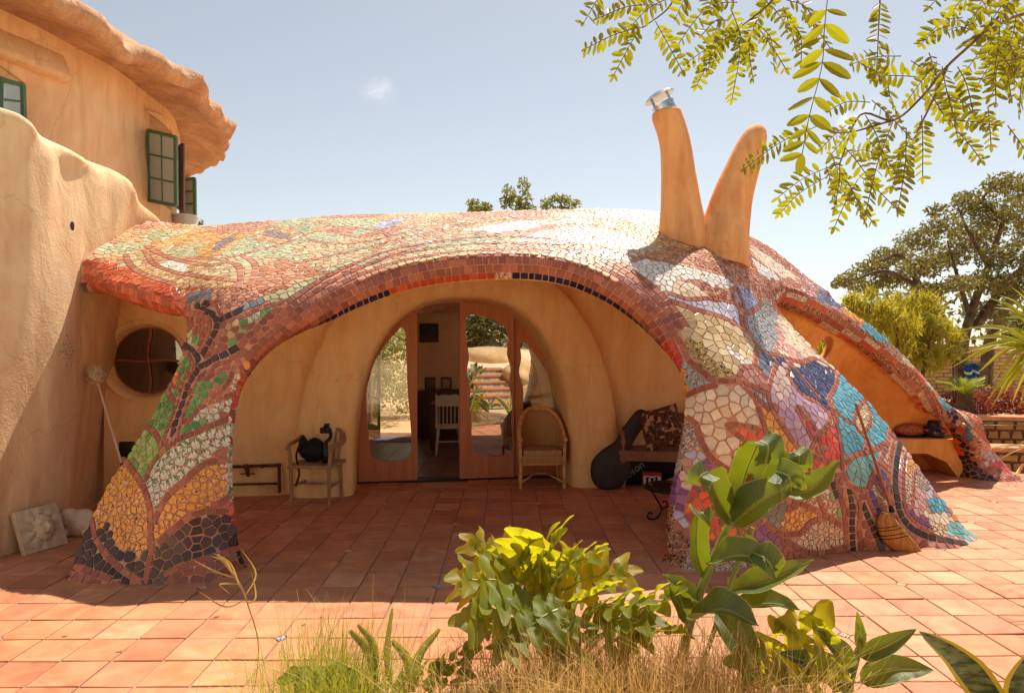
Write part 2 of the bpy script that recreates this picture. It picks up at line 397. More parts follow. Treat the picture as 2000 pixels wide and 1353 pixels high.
EDGEK = {  # distance along the open edges, smooth from key to key
 'arch': [(1293,1101,None),(1308,990,5.43),(1322,860,5.53),(1326,760,5.62),(1300,672,5.74),(1200,566,5.84),(1040,515,5.88),(880,520,5.88),(740,551,5.82),(630,605,5.68),(540,674,5.54),(481,752,5.42),(461,880,5.3),(465,980,5.24),(487,1110,None)],
 'leg': [(121,1133,None),(175,990,5.24),(240,880,5.42),(300,775,5.53),(340,695,5.63),(352,630,5.74),(310,585,5.9),(230,565,6.2),(172,552,6.42)],
 'free': [(1536,572,7.5),(1545,615,7.1),(1600,674,6.86),(1650,722,6.7),(1740,818,6.5),(1840,955,6.2),(1921,1053,None)],
 'horizon': [(290,435,7.5),(400,442,7.95),(560,430,8.15),(760,419,8.3),(960,414,8.4),(1150,409,8.4),(1370,428,8.35),(1455,459,8.3),(1540,512,8.5),(1625,576,8.65)],
}
def nearest_b(px, py, typ):
    return min((i for i in range(NB) if btyp[i] == typ), key=lambda i: (bpts[i].x - px) ** 2 + (bpts[i].y - py) ** 2)
EDGEC = []
for typ, ks in EDGEK.items():
    kk = sorted((nearest_b(a, b, typ), (z or FPX * CAMH / (b - CYP))) for a, b, z in ks)
    xs = [k[0] for k in kk]; zs = [1 / k[1] for k in kk]
    cur = catmull([(x, z * 1000, 0) for x, z in zip(xs, zs)], 10)
    cx = [c.x for c in cur]; cz = [c.y / 1000 for c in cur]
    for i in range(xs[0], xs[-1] + 1): EDGEC.append((i, float(np.interp(i, cx, cz))))
W = {}
rows_a = [dict() for _ in range(N)]; area = np.zeros(N)
for a, b, c in TRI:
    A, B, C = V2[a], V2[b], V2[c]
    ar = abs((B[0]-A[0])*(C[1]-A[1]) - (B[1]-A[1])*(C[0]-A[0])) / 2 + 1e-9
    for i, j, k in ((a, b, c), (b, c, a), (c, a, b)):
        area[i] += ar / 3
        u, v = V2[i] - V2[k], V2[j] - V2[k]
        cot = float(u @ v) / (2 * ar); cot = max(cot, 0.05) / 2
        rows_a[i][j] = rows_a[i].get(j, 0) + cot; rows_a[j][i] = rows_a[j].get(i, 0) + cot
K = np.zeros((N, N))
for i in range(N):
    if isb[i] or not rows_a[i]: continue
    idx = [i] + list(rows_a[i]); val = np.array([-sum(rows_a[i].values())] + list(rows_a[i].values()))
    ix = np.array(idx); K[np.ix_(ix, ix)] += np.outer(val, val) / area[i]
rhs = np.zeros(N)
lp = [bidx[i] for i in range(NB)]
for i in range(NB):
    ix = np.array([lp[i - 1], lp[i], lp[(i + 1) % NB]])
    if len(set(ix.tolist())) == 3: K[np.ix_(ix, ix)] += 0.003 * np.outer((1, -2, 1), (1, -2, 1))
for i in range(N):
    for j, c in rows_a[i].items():
        K[i, i] += 2e-6 * c; K[i, j] -= 2e-6 * c
bvh2 = BVHTree.FromPolygons([(p[0], p[1], 0) for p in V2], TRI)
def locate(px, py):
    h = bvh2.ray_cast(Vector((px, py, 1)), Vector((0, 0, -1)))
    if h[0] is None: return None
    t = TRI[h[2]]; A, B, C = V2[t[0]], V2[t[1]], V2[t[2]]
    den = (B[1]-C[1])*(A[0]-C[0]) + (C[0]-B[0])*(A[1]-C[1])
    l0 = ((B[1]-C[1])*(px-C[0]) + (C[0]-B[0])*(py-C[1])) / den; l1 = ((C[1]-A[1])*(px-C[0]) + (A[0]-C[0])*(py-C[1])) / den
    return t, (l0, l1, 1 - l0 - l1)
WT = 0.004
for px, py, Z in CTRL:
    g = locate(px, py)
    if g is None:
        d = (V2[:, 0] - px) ** 2 + (V2[:, 1] - py) ** 2; i = int(np.argmin(d)); g = ((i, i, i), (1, 0, 0))
    t, l = g
    for a in range(3):
        rhs[t[a]] += WT * l[a] / Z
        for b in range(3): K[t[a], t[b]] += WT * l[a] * l[b]
for i, wv in EDGEC:
    K[bidx[i], bidx[i]] += .01; rhs[bidx[i]] += .01 * wv
K[np.arange(N), np.arange(N)] += 1e-11
wsol = np.linalg.solve(K, rhs)
print("W", N, np.isnan(wsol).sum(), wsol.min(), wsol.max(), sum(1 for r in rows_a if not r), np.isnan(V2).sum())
SV = [P3(V2[i][0], V2[i][1], 1.0 / wsol[i]) for i in range(N)]
SNm = [Vector((0, 0, 0)) for _ in range(N)]
for a, b, c in TRI:
    n = (SV[b] - SV[a]).cross(SV[c] - SV[a])
    for i in (a, b, c): SNm[i] += n
sg = 1.0 if sum(n.dot(Vector((0, 0, CAMH)) - p) for n, p in zip(SNm, SV)) > 0 else -1.0
SN = [(n * sg).normalized() for n in SNm]
def surf(px, py):
    g = locate(px, py)
    if g is None: return None
    t, l = g
    p = SV[t[0]] * l[0] + SV[t[1]] * l[1] + SV[t[2]] * l[2]
    n = (SN[t[0]] * l[0] + SN[t[1]] * l[1] + SN[t[2]] * l[2]).normalized()
    return p, n
# ---- body: front sheet, rolled rims, inner face, roof running back, feet
bv = [p.copy() for p in SV]; bf = [(a, b, c) if sg > 0 else (a, c, b) for a, b, c in TRI]; bmi = [0] * len(bf)
loop = [bidx[i] for i in range(NB)]
OUTD = []
for i in range(NB):
    p0, p1 = SV[loop[i - 1]], SV[loop[(i + 1) % NB]]
    t = (p1 - p0).normalized(); o = t.cross(SN[loop[i]]).normalized()
    t2 = (b2[(i + 1) % NB] - b2[i - 1]); o2 = Vector((t2.y, -t2.x))
    q = SV[loop[i]] + o * 0.02
    pr = Vector((CXP + q.x / q.y * FPX - V2[loop[i]][0], CYP - (q.z - CAMH) / q.y * FPX - V2[loop[i]][1]))
    if pr.dot(o2) < 0: o = -o
    OUTD.append(o)
for _ in range(10): OUTD = [(OUTD[i - 1] + OUTD[i] * 2 + OUTD[(i + 1) % NB]).normalized() for i in range(NB)]
BN = [SN[loop[i]].copy() for i in range(NB)]
for _ in range(10): BN = [(BN[i - 1] + BN[i] * 2 + BN[(i + 1) % NB]).normalized() for i in range(NB)]
NTH = 8
def rolled(i, th):
    P, n, o, ty = SV[loop[i % NB]], BN[i % NB], OUTD[i % NB], btyp[i % NB]
    t, b = THICK.get(ty, .24), BULGE.get(ty) or .08
    return P - n * (t / 2) * (1 - math.cos(th)) + o * b * math.sin(th)
ROLL = ('far', 'free', 'arch', 'leg')
rollv = {}
inner0 = len(bv)
bv += [SV[i] - SN[i] * (.24) for i in range(N)]
bf += [(a + inner0, c + inner0, b + inner0) if sg > 0 else (a + inner0, b + inner0, c + inner0) for a, b, c in TRI]; bmi += [1] * len(TRI)
for i in range(NB):
    ids = [loop[i]]
    for k in range(1, NTH):
        ids.append(len(bv)); bv.append(rolled(i, math.pi * k / NTH))
    ids.append(loop[i] + inner0); rollv[i] = ids
for i in range(NB):
    if btyp[i] in ROLL:
        A, B = rollv[i], rollv[(i + 1) % NB]
        for k in range(NTH):
            bf.append((A[k], B[k], B[k + 1], A[k + 1])); bmi.append(0 if k < 6 else 1)
prev = None
for i in range(NB):                       # the roof goes on behind the skyline, and into the house on the left
    if btyp[i] in ('horizon', 'wall') or btyp[i - 1] == 'horizon':
        P = SV[loop[i]]; o = OUTD[i]; ids = [loop[i]]
        if btyp[i] == 'wall': d = Vector((-1, 0.1, 0)); Ls = [(0.15, 0), (0.3, 0)]
        else: d = Vector((0.0, 1, 0)); Ls = [(.25, -.004), (.6, -.03), (1.2, -.1), (2.2, -.3), (3.4, -.6), (4.6, -1.0)]
        for L, dz in Ls:
            ids.append(len(bv)); bv.append(P + d * L + Vector((0, 0, dz)))
        if prev is not None:
            m = min(len(prev), len(ids))
            for k in range(m - 1): bf.append((prev[k], ids[k], ids[k + 1], prev[k + 1])); bmi.append(0)
        prev = ids
    else: prev = None
for i in range(NB):
    if btyp[i] == 'foot' or btyp[i - 1] == 'foot':
        j = (i + 1) % NB
        if btyp[i] == 'foot':
            a, b = loop[i], loop[j]; k = len(bv)
            bv += [SV[a] + Vector((0, 0, -.12)), SV[b] + Vector((0, 0, -.12))]; bf.append((a, b, k + 1, k)); bmi.append(0)

# ================================================================ mosaic design (traced on the shell)
def C(*c): return c
TER = [(166,94,70),(156,84,64),(176,106,82),(148,84,68)]
TRF = [(196,142,112),(186,126,98),(206,154,124),(178,122,98)]
DKB = [(58,34,22),(66,40,26),(50,28,22),(72,44,40)]
DKP = [(70,46,50),(62,40,46),(80,54,58),(70,50,66)]
GRN = [(92,150,76),(108,160,84),(80,138,72),(122,168,98)]
LGR = [(150,180,92),(130,168,84),(166,186,120),(110,150,84)]
PGR = [(182,184,146),(172,176,134),(192,192,158)]
CRM = [(226,208,182),(218,198,172),(232,214,190)]
TAN = [(204,170,124),(190,152,108),(214,184,142),(196,160,110)]
WHT = [(224,222,216),(214,212,208),(232,230,224)]
LAV = [(186,184,204),(172,170,196),(196,194,212)]
LIL = [(190,156,182),(180,146,176),(198,170,190)]
PUR = [(150,86,140),(136,74,130),(164,100,150),(120,66,120)]
VIO = [(70,62,132),(84,74,144),(60,54,116)]
NAV = [(58,62,108),(70,76,124),(48,52,92)]
TRQ = [(88,164,186),(98,172,192),(80,154,176)]
TEA = [(112,172,170),(104,164,164),(124,180,178)]
AMB = [(226,160,54),(216,148,48),(234,174,76)]
OCH = [(208,164,104),(214,174,116),(200,154,96)]
RED = [(228,84,50),(236,96,62),(214,66,40)]
ORA = [(236,128,44),(228,114,44),(240,146,66)]
COR = [(206,90,82),(214,104,94),(196,78,74)]
CRI = [(186,58,66),(196,70,80)]
BRT = [(206,92,56),(192,84,54),(216,110,72),(182,88,62)]
STN = [(206,182,142),(196,170,128),(214,194,158),(184,158,116)]
ORS = [(206,146,108),(198,134,96),(214,158,122),(190,138,104)]
SLT = [(112,118,104),(124,128,112)]
GRY = [(122,130,146),(138,144,156),(108,114,134)]
PNK = [(196,140,128),(184,124,116),(204,160,150)]
talavera('talavera_yellow', [(0,(44,44,90)),(.37,(196,92,44)),(.39,(228,152,42)),(.52,(234,164,50)),(.565,(100,124,52)),(.58,(238,190,60)),(.64,(182,74,46)),(.67,(236,220,190))], 38)
talavera('talavera_white_green', [(0,(70,128,72)),(.42,(126,166,108)),(.45,(228,214,196)),(.565,(214,198,176)),(.6,(84,140,84)),(.63,(226,212,194))], 30)
talavera('talavera_leaf', [(0,(50,106,64)),(.43,(230,224,210)),(.5,(70,126,74)),(.535,(228,224,212)),(.59,(66,86,150)),(.61,(228,224,212))], 46)
talavera('talavera_orange', [(0,(40,40,92)),(.42,(230,142,62)),(.465,(238,220,198)),(.51,(224,126,50)),(.555,(50,46,88)),(.58,(240,222,202))], 52)
talavera('talavera_blue', [(0,(52,76,120)),(.43,(208,208,202)),(.5,(88,136,140)),(.53,(202,198,192)),(.585,(150,110,60)),(.61,(70,96,130))], 48)
talavera('talavera_garden', [(0,(44,80,58)),(.42,(230,218,194)),(.5,(224,164,60)),(.535,(228,216,196)),(.58,(46,50,88)),(.605,(198,82,50))], 46)
talavera('talavera_yellowbrown', [(0,(50,40,38)),(.42,(198,172,92)),(.51,(148,98,64)),(.55,(208,186,122)),(.62,(60,46,42))], 34)
talavera('talavera_dark', [(0,(36,28,28)),(.44,(172,82,40)),(.49,(228,132,40)),(.53,(56,38,34)),(.59,(208,182,142))], 50)
talavera('talavera_navy', [(0,(40,44,88)),(.46,(222,198,162)),(.54,(46,50,94)),(.58,(216,152,80)),(.62,(226,206,176))], 52)
# (polygon, palette, tile size, material)
REG = []
def reg(poly, pal, size=.058, mat='glazed_tile', rough=.28): REG.append((poly, pal, size, mat, rough))
G = 'glazed_tile'
# --- left leg
reg([(110,1150),(110,1000),(190,990),(300,1060),(480,990),(500,1150)], DKB, .066)
reg([(330,1000),(480,990),(485,1065),(400,1092),(330,1110)], DKP, .066)
reg([(100,1100),(128,1103),(160,1110),(190,1124),(215,1132),(270,1136),(280,1150),(90,1150)], TER, .06)
reg([(330,1118),(390,1097),(430,1085),(480,1064),(500,1150),(330,1150)], TER, .06)
reg([(245,900),(200,935),(170,990),(184,1030),(205,1024),(225,1045),(240,1062),(262,1080),(290,1078),(293,1040),(293,1000),(280,955),(262,920)], None, .048, 'talavera_yellow')
reg([(300,1070),(320,1045),(365,1008),(410,992),(440,972),(475,948),(475,893),(420,902),(385,918),(350,950),(325,985),(302,1020)], None, .048, 'talavera_yellow')
reg([(430,900),(475,893),(475,945),(440,945)], None, .046, 'talavera_orange')
reg([(281,945),(300,1015),(320,978),(350,945),(385,914),(430,882),(475,864),(475,822),(430,830),(380,850),(330,875),(300,900)], None, .062, 'talavera_white_green')
reg([(281,945),(300,1015),(325,972),(310,950)], None, .05, 'talavera_leaf')
reg([(420,897),(475,872),(475,897)], COR, .05)
reg([(400,997),(475,952),(485,1003)], COR, .06)
reg([(240,897),(280,932),(318,882),(310,850),(288,826),(262,860)], LGR, .052)
reg([(284,826),(315,880),(322,850),(337,800),(346,788),(330,762),(318,756),(300,790)], GRN, .05)
reg([(284,826),(300,815),(322,770),(318,756),(300,780)], LGR, .05)
reg([(326,765),(345,788),(357,758),(345,745)], GRN, .06)
reg([(320,750),(345,755),(350,730),(330,725)], ORA, .045)
reg([(338,725),(358,738),(372,718),(368,690),(350,680)], LGR, .05)
reg([(352,735),(372,735),(376,705),(366,690)], GRN, .05)
reg([(360,805),(377,776),(390,745),(412,729),(449,718),(444,740),(417,758),(400,775),(380,795),(365,820)], GRN, .05)
reg([(462,713),(484,750),(478,772),(426,774),(404,778),(444,747)], None, .045, 'talavera_orange')
reg([(352,850),(368,812),(395,790),(430,777),(470,768),(472,788),(455,800),(420,818),(380,832)], None, .044, 'talavera_leaf')
reg([(346,858),(362,822),(412,822),(395,838)], GRN, .055)
reg([(445,772),(474,766),(472,792),(452,798)], PGR, .06)
reg([(412,828),(465,800),(468,820),(425,830)], None, .044, 'talavera_orange')
reg([(465,700),(480,692),(492,742),(482,748)], ORA, .055)
reg([(480,692),(514,672),(526,685),(512,706),(498,730)], COR, .05)
reg([(354,650),(372,646),(378,668),(357,672)], PGR, .06)
reg([(375,664),(386,650),(399,659),(385,674)], GRN, .05)
reg([(440,675),(487,651),(511,661),(507,679),(480,684),(453,686)], GRN, .055)
reg([(464,625),(487,611),(488,638),(466,650)], GRN, .06)
reg([(436,640),(460,626),(458,668),(444,660)], TAN, .06)
reg([(487,612),(516,606),(530,619),(498,639),(485,636)], None, .045, 'talavera_leaf')
reg([(507,607),(534,598),(572,583),(584,598),(570,613),(552,619),(516,625)], GRN, .055)
reg([(572,583),(597,583),(582,600)], [(52,70,96)], .07)
reg([(507,580),(624,545),(634,560),(595,577),(543,590),(516,593)], PGR, .075)
reg([(366,577),(412,568),(416,590),(372,590)], GRY, .075)
reg([(466,601),(480,589),(503,584),(522,594),(498,606),(473,609)], GRY, .08)
reg([(372,591),(415,591),(402,608),(385,605)], DKB, .06)
# --- left eave and roof
reg([(160,505),(230,516),(290,535),(340,562),(368,600),(352,650),(335,600),(250,570),(160,560)], BRT, .072)
reg([(246,500),(266,488),(282,487),(300,515),(370,538),(462,549),(466,520),(410,520),(350,514),(306,497),(270,524)], STN, .085)
reg([(266,524),(300,516),(370,538),(462,549),(460,560),(360,562),(300,548)], TAN, .08)
reg([(310,514),(358,511),(366,531),(340,532)], WHT, .07)
reg([(284,492),(300,496),(320,512),(304,514)], ORS, .07)
reg([(276,467),(298,449),(352,456),(294,473)], PGR, .085)
reg([(288,480),(360,457),(414,453),(422,462),(330,485),(298,487)], OCH, .095)
reg([(308,490),(390,475),(392,501),(350,503)], PGR, .08)
reg([(388,484),(410,465),(450,455),(484,457),(480,474),(430,497),(406,504),(394,499)], OCH, .09)
reg([(412,488),(422,474),(462,457),(458,470),(420,495)], [(164,144,142),(152,134,136)], .05, G, .4)
reg([(434,499),(484,460),(500,468),(536,476),(490,495),(450,503)], PGR, .085)
reg([(486,453),(510,446),(540,445),(576,449),(586,460),(568,471),(544,477),(516,475),(494,467)], OCH, .09)
reg([(508,453),(540,449),(566,461),(568,470),(540,467),(518,461)], [(164,144,142),(152,134,136)], .05, G, .4)
reg([(576,446),(636,435),(630,443),(586,458)], PGR, .09)
reg([(310,441),(420,443),(415,450),(330,447)], OCH, .09)
reg([(480,508),(500,505),(550,500),(540,520),(500,528),(486,545)], STN, .075)
reg([(490,545),(500,528),(550,505),(598,514),(624,537),(596,546),(500,566)], ORS, .075)
reg([(590,508),(680,490),(760,470),(770,490),(690,520),(630,535)], STN, .085)
reg([(640,520),(700,508),(755,492),(760,502),(690,522),(650,532)], PGR, .09)
reg([(668,490),(740,472),(735,482),(672,500)], PGR, .085)
reg([(684,455),(732,434),(728,448),(700,464)], PGR, .09)
reg([(725,455),(745,433),(800,425),(775,440)], LAV, .09)
reg([(755,460),(810,440),(860,435),(840,455),(765,470)], STN, .085)
reg([(735,490),(800,468),(900,450),(960,455),(940,470),(830,487),(745,500)], STN, .09)
reg([(820,445),(920,425),(1000,425),(960,440),(860,452)], TAN, .09)
reg([(760,500),(870,472),(1000,462),(1010,470),(880,484),(780,503)], PGR, .09)
reg([(900,450),(1000,434),(1080,430),(1050,446),(960,456)], WHT, .09, G, .35)
# --- white glazed petals on the crown
reg([(1000,472),(1052,453),(1109,443),(1142,443),(1187,452),(1232,464),(1259,479),(1250,487),(1221,489),(1154,476),(1075,475)], WHT, .085, G, .3)
reg([(1147,493),(1165,487),(1221,490),(1252,500),(1230,520),(1201,503)], WHT, .085, G, .3)
reg([(1030,420),(1097,420),(1165,415),(1210,409),(1294,413),(1288,443),(1187,428),(1120,425)], WHT, .09, G, .3)
reg([(1165,430),(1187,434),(1203,445),(1192,452)], WHT, .09, G, .3)
reg([(1060,436),(1097,430),(1131,426),(1165,434),(1142,441)], WHT, .085, G, .3)
reg([(1252,450),(1272,441),(1284,445),(1270,460)], WHT, .08, G, .3)
reg([(1228,522),(1246,506),(1314,516),(1355,525),(1416,542),(1434,559),(1423,567),(1375,552),(1322,542),(1306,571),(1265,547)], WHT, .08, G, .3)
reg([(1310,552),(1320,543),(1355,555),(1392,581),(1345,583),(1312,575)], CRM, .085)
reg([(1290,571),(1334,583),(1416,586),(1438,596),(1450,636),(1406,618),(1355,603),(1300,583)], LAV, .075)
reg([(1429,568),(1447,558),(1467,572),(1480,597),(1453,611)], [(150,160,206),(162,170,212)], .07)
reg([(1457,617),(1497,582),(1517,613),(1519,660),(1504,690),(1480,690),(1465,655)], None, .06, 'talavera_blue')
reg([(1298,454),(1330,452),(1356,457),(1347,468),(1302,464)], WHT, .09, G, .3)
reg([(1268,458),(1293,470),(1355,478),(1340,486),(1275,478)], OCH, .08)
reg([(1395,487),(1416,478),(1421,498),(1436,512),(1406,502)], OCH, .08)
reg([(1420,480),(1452,490),(1462,525),(1436,508)], LAV, .075)
reg([(1462,478),(1500,500),(1560,545),(1530,545),(1470,500)], CRM, .085)
reg([(1470,505),(1520,540),(1522,552),(1480,535)], WHT, .085)
# --- right leg
reg([(1287,606),(1352,602),(1400,620),(1445,640),(1477,672),(1470,693),(1468,716),(1452,718),(1439,742),(1397,741),(1347,703),(1314,650)], STN, .08)
reg([(1337,656),(1376,669),(1387,696),(1432,736),(1400,742),(1343,692)], None, .065, 'talavera_yellowbrown')
reg([(1290,580),(1320,590),(1300,606),(1284,600)], None, .065, 'talavera_yellowbrown')
reg([(1408,671),(1460,698),(1467,713),(1445,709)], WHT, .05)
reg([(1471,693),(1481,683),(1512,708),(1503,733),(1496,736),(1473,713)], GRY, .062)
reg([(1445,741),(1457,717),(1473,718),(1498,742),(1497,756)], PNK, .07)
reg([(1328,697),(1364,722),(1400,743),(1370,757),(1328,782),(1318,757)], None, .055, 'talavera_blue')
reg([(1441,748),(1497,760),(1507,797),(1470,768)], None, .055, 'talavera_blue')
reg([(1488,700),(1500,690),(1545,700),(1510,714)], NAV, .06)
reg([(1522,655),(1545,680),(1560,703),(1545,700),(1530,680)], [(220,140,130),(228,156,146)], .07)
reg([(1520,615),(1560,650),(1590,690),(1575,703),(1550,680),(1522,650)], CRM, .075)
reg([(1322,790),(1345,772),(1375,759),(1410,752),(1445,752),(1466,770),(1481,800),(1493,840),(1502,880),(1482,920),(1452,930),(1420,917),(1390,894),(1371,864),(1361,834),(1345,818),(1312,816)], CRM, .085)
reg([(1426,831),(1470,836),(1497,849),(1502,870),(1460,862),(1440,850)], RED, .06)
reg([(1476,778),(1500,798),(1530,838),(1567,890),(1592,916),(1570,928),(1530,932),(1506,905),(1500,855),(1486,803)], AMB, .068)
reg([(1470,960),(1520,930),(1500,905),(1480,925)], ORA, .062)
reg([(1509,717),(1546,704),(1539,731),(1550,754),(1571,775),(1594,785),(1618,809),(1616,828),(1594,854),(1584,878),(1560,872),(1542,845),(1519,805),(1504,772),(1502,741)], LIL, .075)
reg([(1509,717),(1546,704),(1539,731),(1550,754),(1540,775),(1515,775),(1502,741)], [(206,182,174),(198,172,168),(212,190,184)], .08)
reg([(1557,801),(1571,815),(1586,835),(1600,868),(1602,886),(1590,872),(1575,838)], CRI, .06)
reg([(1622,820),(1632,850),(1642,890),(1642,918),(1600,920),(1578,886),(1600,864),(1612,842)], RED, .066)
reg([(1543,722),(1555,717),(1568,709),(1592,702),(1602,712),(1625,723),(1634,741),(1625,764),(1618,778),(1616,794),(1625,813),(1610,796),(1594,782),(1571,771),(1550,752)], NAV, .06)
reg([(1622,780),(1631,800),(1640,840),(1646,880),(1648,920),(1660,947),(1690,954),(1702,930),(1716,900),(1729,870),(1735,830),(1727,800),(1702,770),(1672,745),(1640,728),(1633,745),(1626,765)], TRQ, .066)
reg([(1650,900),(1690,880),(1715,895),(1702,930),(1690,954),(1660,947),(1648,920)], TEA, .066)
reg([(1670,815),(1687,786),(1698,805),(1696,830),(1683,844),(1671,830)], STN, .035)
reg([(1735,850),(1775,850),(1870,960),(1930,1060),(1790,1060),(1755,1000),(1745,900)], PNK, .055)
reg([(1715,908),(1730,940),(1740,972),(1722,957),(1708,935)], VIO, .062)
reg([(1688,966),(1705,961),(1714,985),(1720,1014),(1702,997),(1690,977)], VIO, .062)
reg([(1700,950),(1725,955),(1745,990),(1730,1000)], None, .04, 'talavera_garden')
reg([(1724,895),(1735,890),(1742,925),(1735,935)], None, .04, 'talavera_garden')
reg([(1740,850),(1760,850),(1752,890),(1742,900)], TER, .06)
reg([(1560,973),(1591,960),(1604,992),(1613,1006),(1589,993)], None, .042, 'talavera_garden')
reg([(1599,955),(1616,951),(1633,986),(1639,1017),(1616,1003)], None, .042, 'talavera_garden')
reg([(1523,1007),(1562,985),(1600,1002),(1583,1020),(1562,1039),(1530,1039)], None, .045, 'talavera_yellow')
reg([(1591,1019),(1616,1015),(1651,1037),(1649,1062),(1608,1074),(1583,1072),(1550,1054),(1568,1040)], None, .044, 'talavera_garden')
reg([(1492,996),(1529,976),(1550,980),(1527,1007),(1517,1035),(1494,1019)], SLT, .07)
reg([(1610,946),(1620,950),(1637,977),(1647,1012),(1639,1021),(1630,985)], [(128,150,98)], .075)
reg([(1476,1008),(1500,1027),(1529,1052),(1519,1074),(1480,1072)], PUR, .065)
reg([(1316,948),(1339,954),(1344,979),(1339,1000),(1320,996)], PUR, .062)
reg([(1371,894),(1400,908),(1412,922),(1380,925)], PUR, .062)
reg([(1340,872),(1368,868),(1382,890),(1375,912),(1340,900)], LAV, .066)
reg([(1310,818),(1345,820),(1362,840),(1368,868),(1340,880),(1318,900),(1305,900)], None, .05, 'talavera_navy')
reg([(1316,905),(1345,902),(1372,915),(1365,950),(1320,948)], [(206,172,138),(190,140,108),(216,188,158)], .06)
reg([(1341,952),(1357,951),(1385,976),(1391,1009),(1403,1023),(1380,1039),(1363,990)], RED, .06)
reg([(1342,978),(1370,988),(1365,1002),(1342,1003)], ORA, .06)
reg([(1372,1046),(1412,1030),(1440,1040),(1420,1065),(1382,1058)], ORA, .065)
reg([(1400,930),(1470,935),(1480,1000),(1420,1000),(1390,960)], COR, .062)
reg([(1300,976),(1312,1012),(1341,1034),(1337,1001),(1321,995)], LAV, .064)
reg([(1298,1014),(1324,1032),(1355,1082),(1345,1125),(1285,1110)], None, .065, 'talavera_dark')
reg([(1340,1060),(1400,1070),(1470,1078),(1470,1120),(1340,1125)], None, .07, 'talavera_navy')
reg([(1460,1070),(1540,1062),(1610,1080),(1600,1095),(1460,1115)], TER, .06)
reg([(1765,932),(1779,927),(1782,983),(1770,990)], None, .04, 'talavera_garden')
reg([(1768,895),(1788,900),(1786,925),(1766,922)], None, .042, 'talavera_yellow')
reg([(1789,922),(1815,937),(1816,968),(1789,952)], None, .04, 'talavera_navy')
reg([(1785,890),(1815,905),(1835,935),(1800,930)], PUR, .055)
reg([(1817,938),(1842,935),(1855,959),(1814,968)], LAV, .055)
reg([(1804,971),(1844,971),(1862,991),(1840,1002),(1814,993)], TRQ, .055)
reg([(1800,1002),(1825,996),(1864,1012),(1842,1027),(1825,1027),(1810,1014)], CRM, .062)
reg([(1774,998),(1797,1001),(1821,1026),(1802,1036),(1780,1014)], PUR, .05)
reg([(1849,1001),(1870,990),(1890,1013),(1859,1011)], AMB, .058)
reg([(1857,1028),(1866,1013),(1910,1030),(1908,1046),(1887,1055),(1850,1048)], TEA, .062)
reg([(1800,1036),(1825,1026),(1857,1030),(1850,1046),(1815,1046)], None, .04, 'talavera_garden')
reg([(1845,1050),(1885,1056),(1925,1053),(1883,1072)], [(206,196,186),(190,180,176)], .062)
# --- far leg
reg([(1600,566),(1650,592),(1644,608),(1595,584)], [(84,92,140),(110,100,130)], .062)
reg([(1642,612),(1652,594),(1694,616),(1686,634)], None, .055, 'talavera_yellow')
reg([(1676,648),(1696,618),(1748,656),(1720,672)], TRQ, .065)
reg([(1715,675),(1745,655),(1782,688),(1752,705)], None, .05, 'talavera_dark')
reg([(1745,705),(1782,690),(1805,712),(1770,725)], None, .05, 'talavera_garden')
reg([(1770,728),(1805,715),(1850,770),(1825,780)], BRT, .055)
reg([(1800,752),(1822,740),(1835,760),(1815,770)], None, .05, 'talavera_garden')
reg([(1832,780),(1842,758),(1874,782),(1872,798),(1845,802)], TRQ, .06)
reg([(1850,806),(1882,793),(1872,832),(1852,824)], NAV, .055)
reg([(1870,800),(1895,812),(1905,832),(1870,832)], CRM, .055)
reg([(1845,830),(1866,835),(1892,870),(1905,905),(1960,945),(1865,945),(1872,900),(1885,885),(1860,850)], DKB, .062)
reg([(1852,842),(1864,850),(1880,880),(1876,910),(1868,890)], [(238,74,24),(228,90,34)], .065)
reg([(1870,834),(1888,832),(1882,850)], RED, .06)
reg([(1884,832),(1902,832),(1900,868),(1885,855)], TRQ, .055)
reg([(1900,835),(1918,850),(1930,890),(1905,900),(1898,870)], None, .05, 'talavera_orange')
reg([(1914,845),(1950,885),(1935,890)], PNK, .055)
reg([(1915,880),(1950,875),(1960,900),(1925,905)], LAV, .058)
reg([(1930,905),(1965,895),(1990,925),(1960,925)], COR, .055)
reg([(1955,890),(1975,895),(2015,945),(1985,930)], LAV, .055)
# (width in m, palette, points)
LINES = []
def ln(pts, w=.046, pal=TER, ar=1.7): LINES.append((w, [(180,120,92),(170,108,82),(188,130,102)] if pal is TER and sum(q[1] for q in pts) / len(pts) < 560 and pts[0][0] < 1500 else pal, pts, ar))
ln([(246,900),(265,925),(281,950),(291,980),(295,1010),(295,1040),(296,1075),(290,1105),(285,1136)])
ln([(301,1018),(320,980),(340,956),(362,938),(385,916),(405,904),(430,899),(470,895)])
ln([(299,1078),(320,1050),(345,1028),(365,1012),(385,1003),(410,998),(440,1000),(474,1004)])
ln([(405,997),(430,981),(472,955)])
ln([(176,992),(180,1012),(185,1042),(195,1065),(215,1090),(240,1112),(272,1134)])
ln([(130,1102),(160,1110),(190,1122),(212,1130)]); ln([(330,1118),(350,1108),(390,1095),(430,1083),(482,1063)])
ln([(207,938),(228,912),(246,900)]); ln([(246,900),(262,880)])
ln([(282,944),(300,905),(320,882),(345,860),(380,845),(420,828),(472,812)]); ln([(405,901),(430,884),(470,866)])
ln([(287,832),(300,842),(312,860),(318,884)])
ln([(318,872),(330,832),(346,790),(357,752),(370,722)], .03); ln([(340,868),(350,838),(362,800),(375,770),(388,738),(408,722)], .03)
ln([(333,872),(338,848),(349,810),(360,776),(368,752),(381,733),(391,717),(403,711),(417,702),(430,697),(446,688),(462,679)], .06, DKP, 1.25)
ln([(391,716),(386,700),(376,686),(364,677)], .06, DKP, 1.2)
ln([(388,708),(396,694),(403,679),(410,666),(419,650),(424,634),(422,621),(413,613),(400,608)], .06, DKP, 1.2)
ln([(426,628),(433,624),(442,619),(458,612),(470,606)], .055, DKP, 1.2)
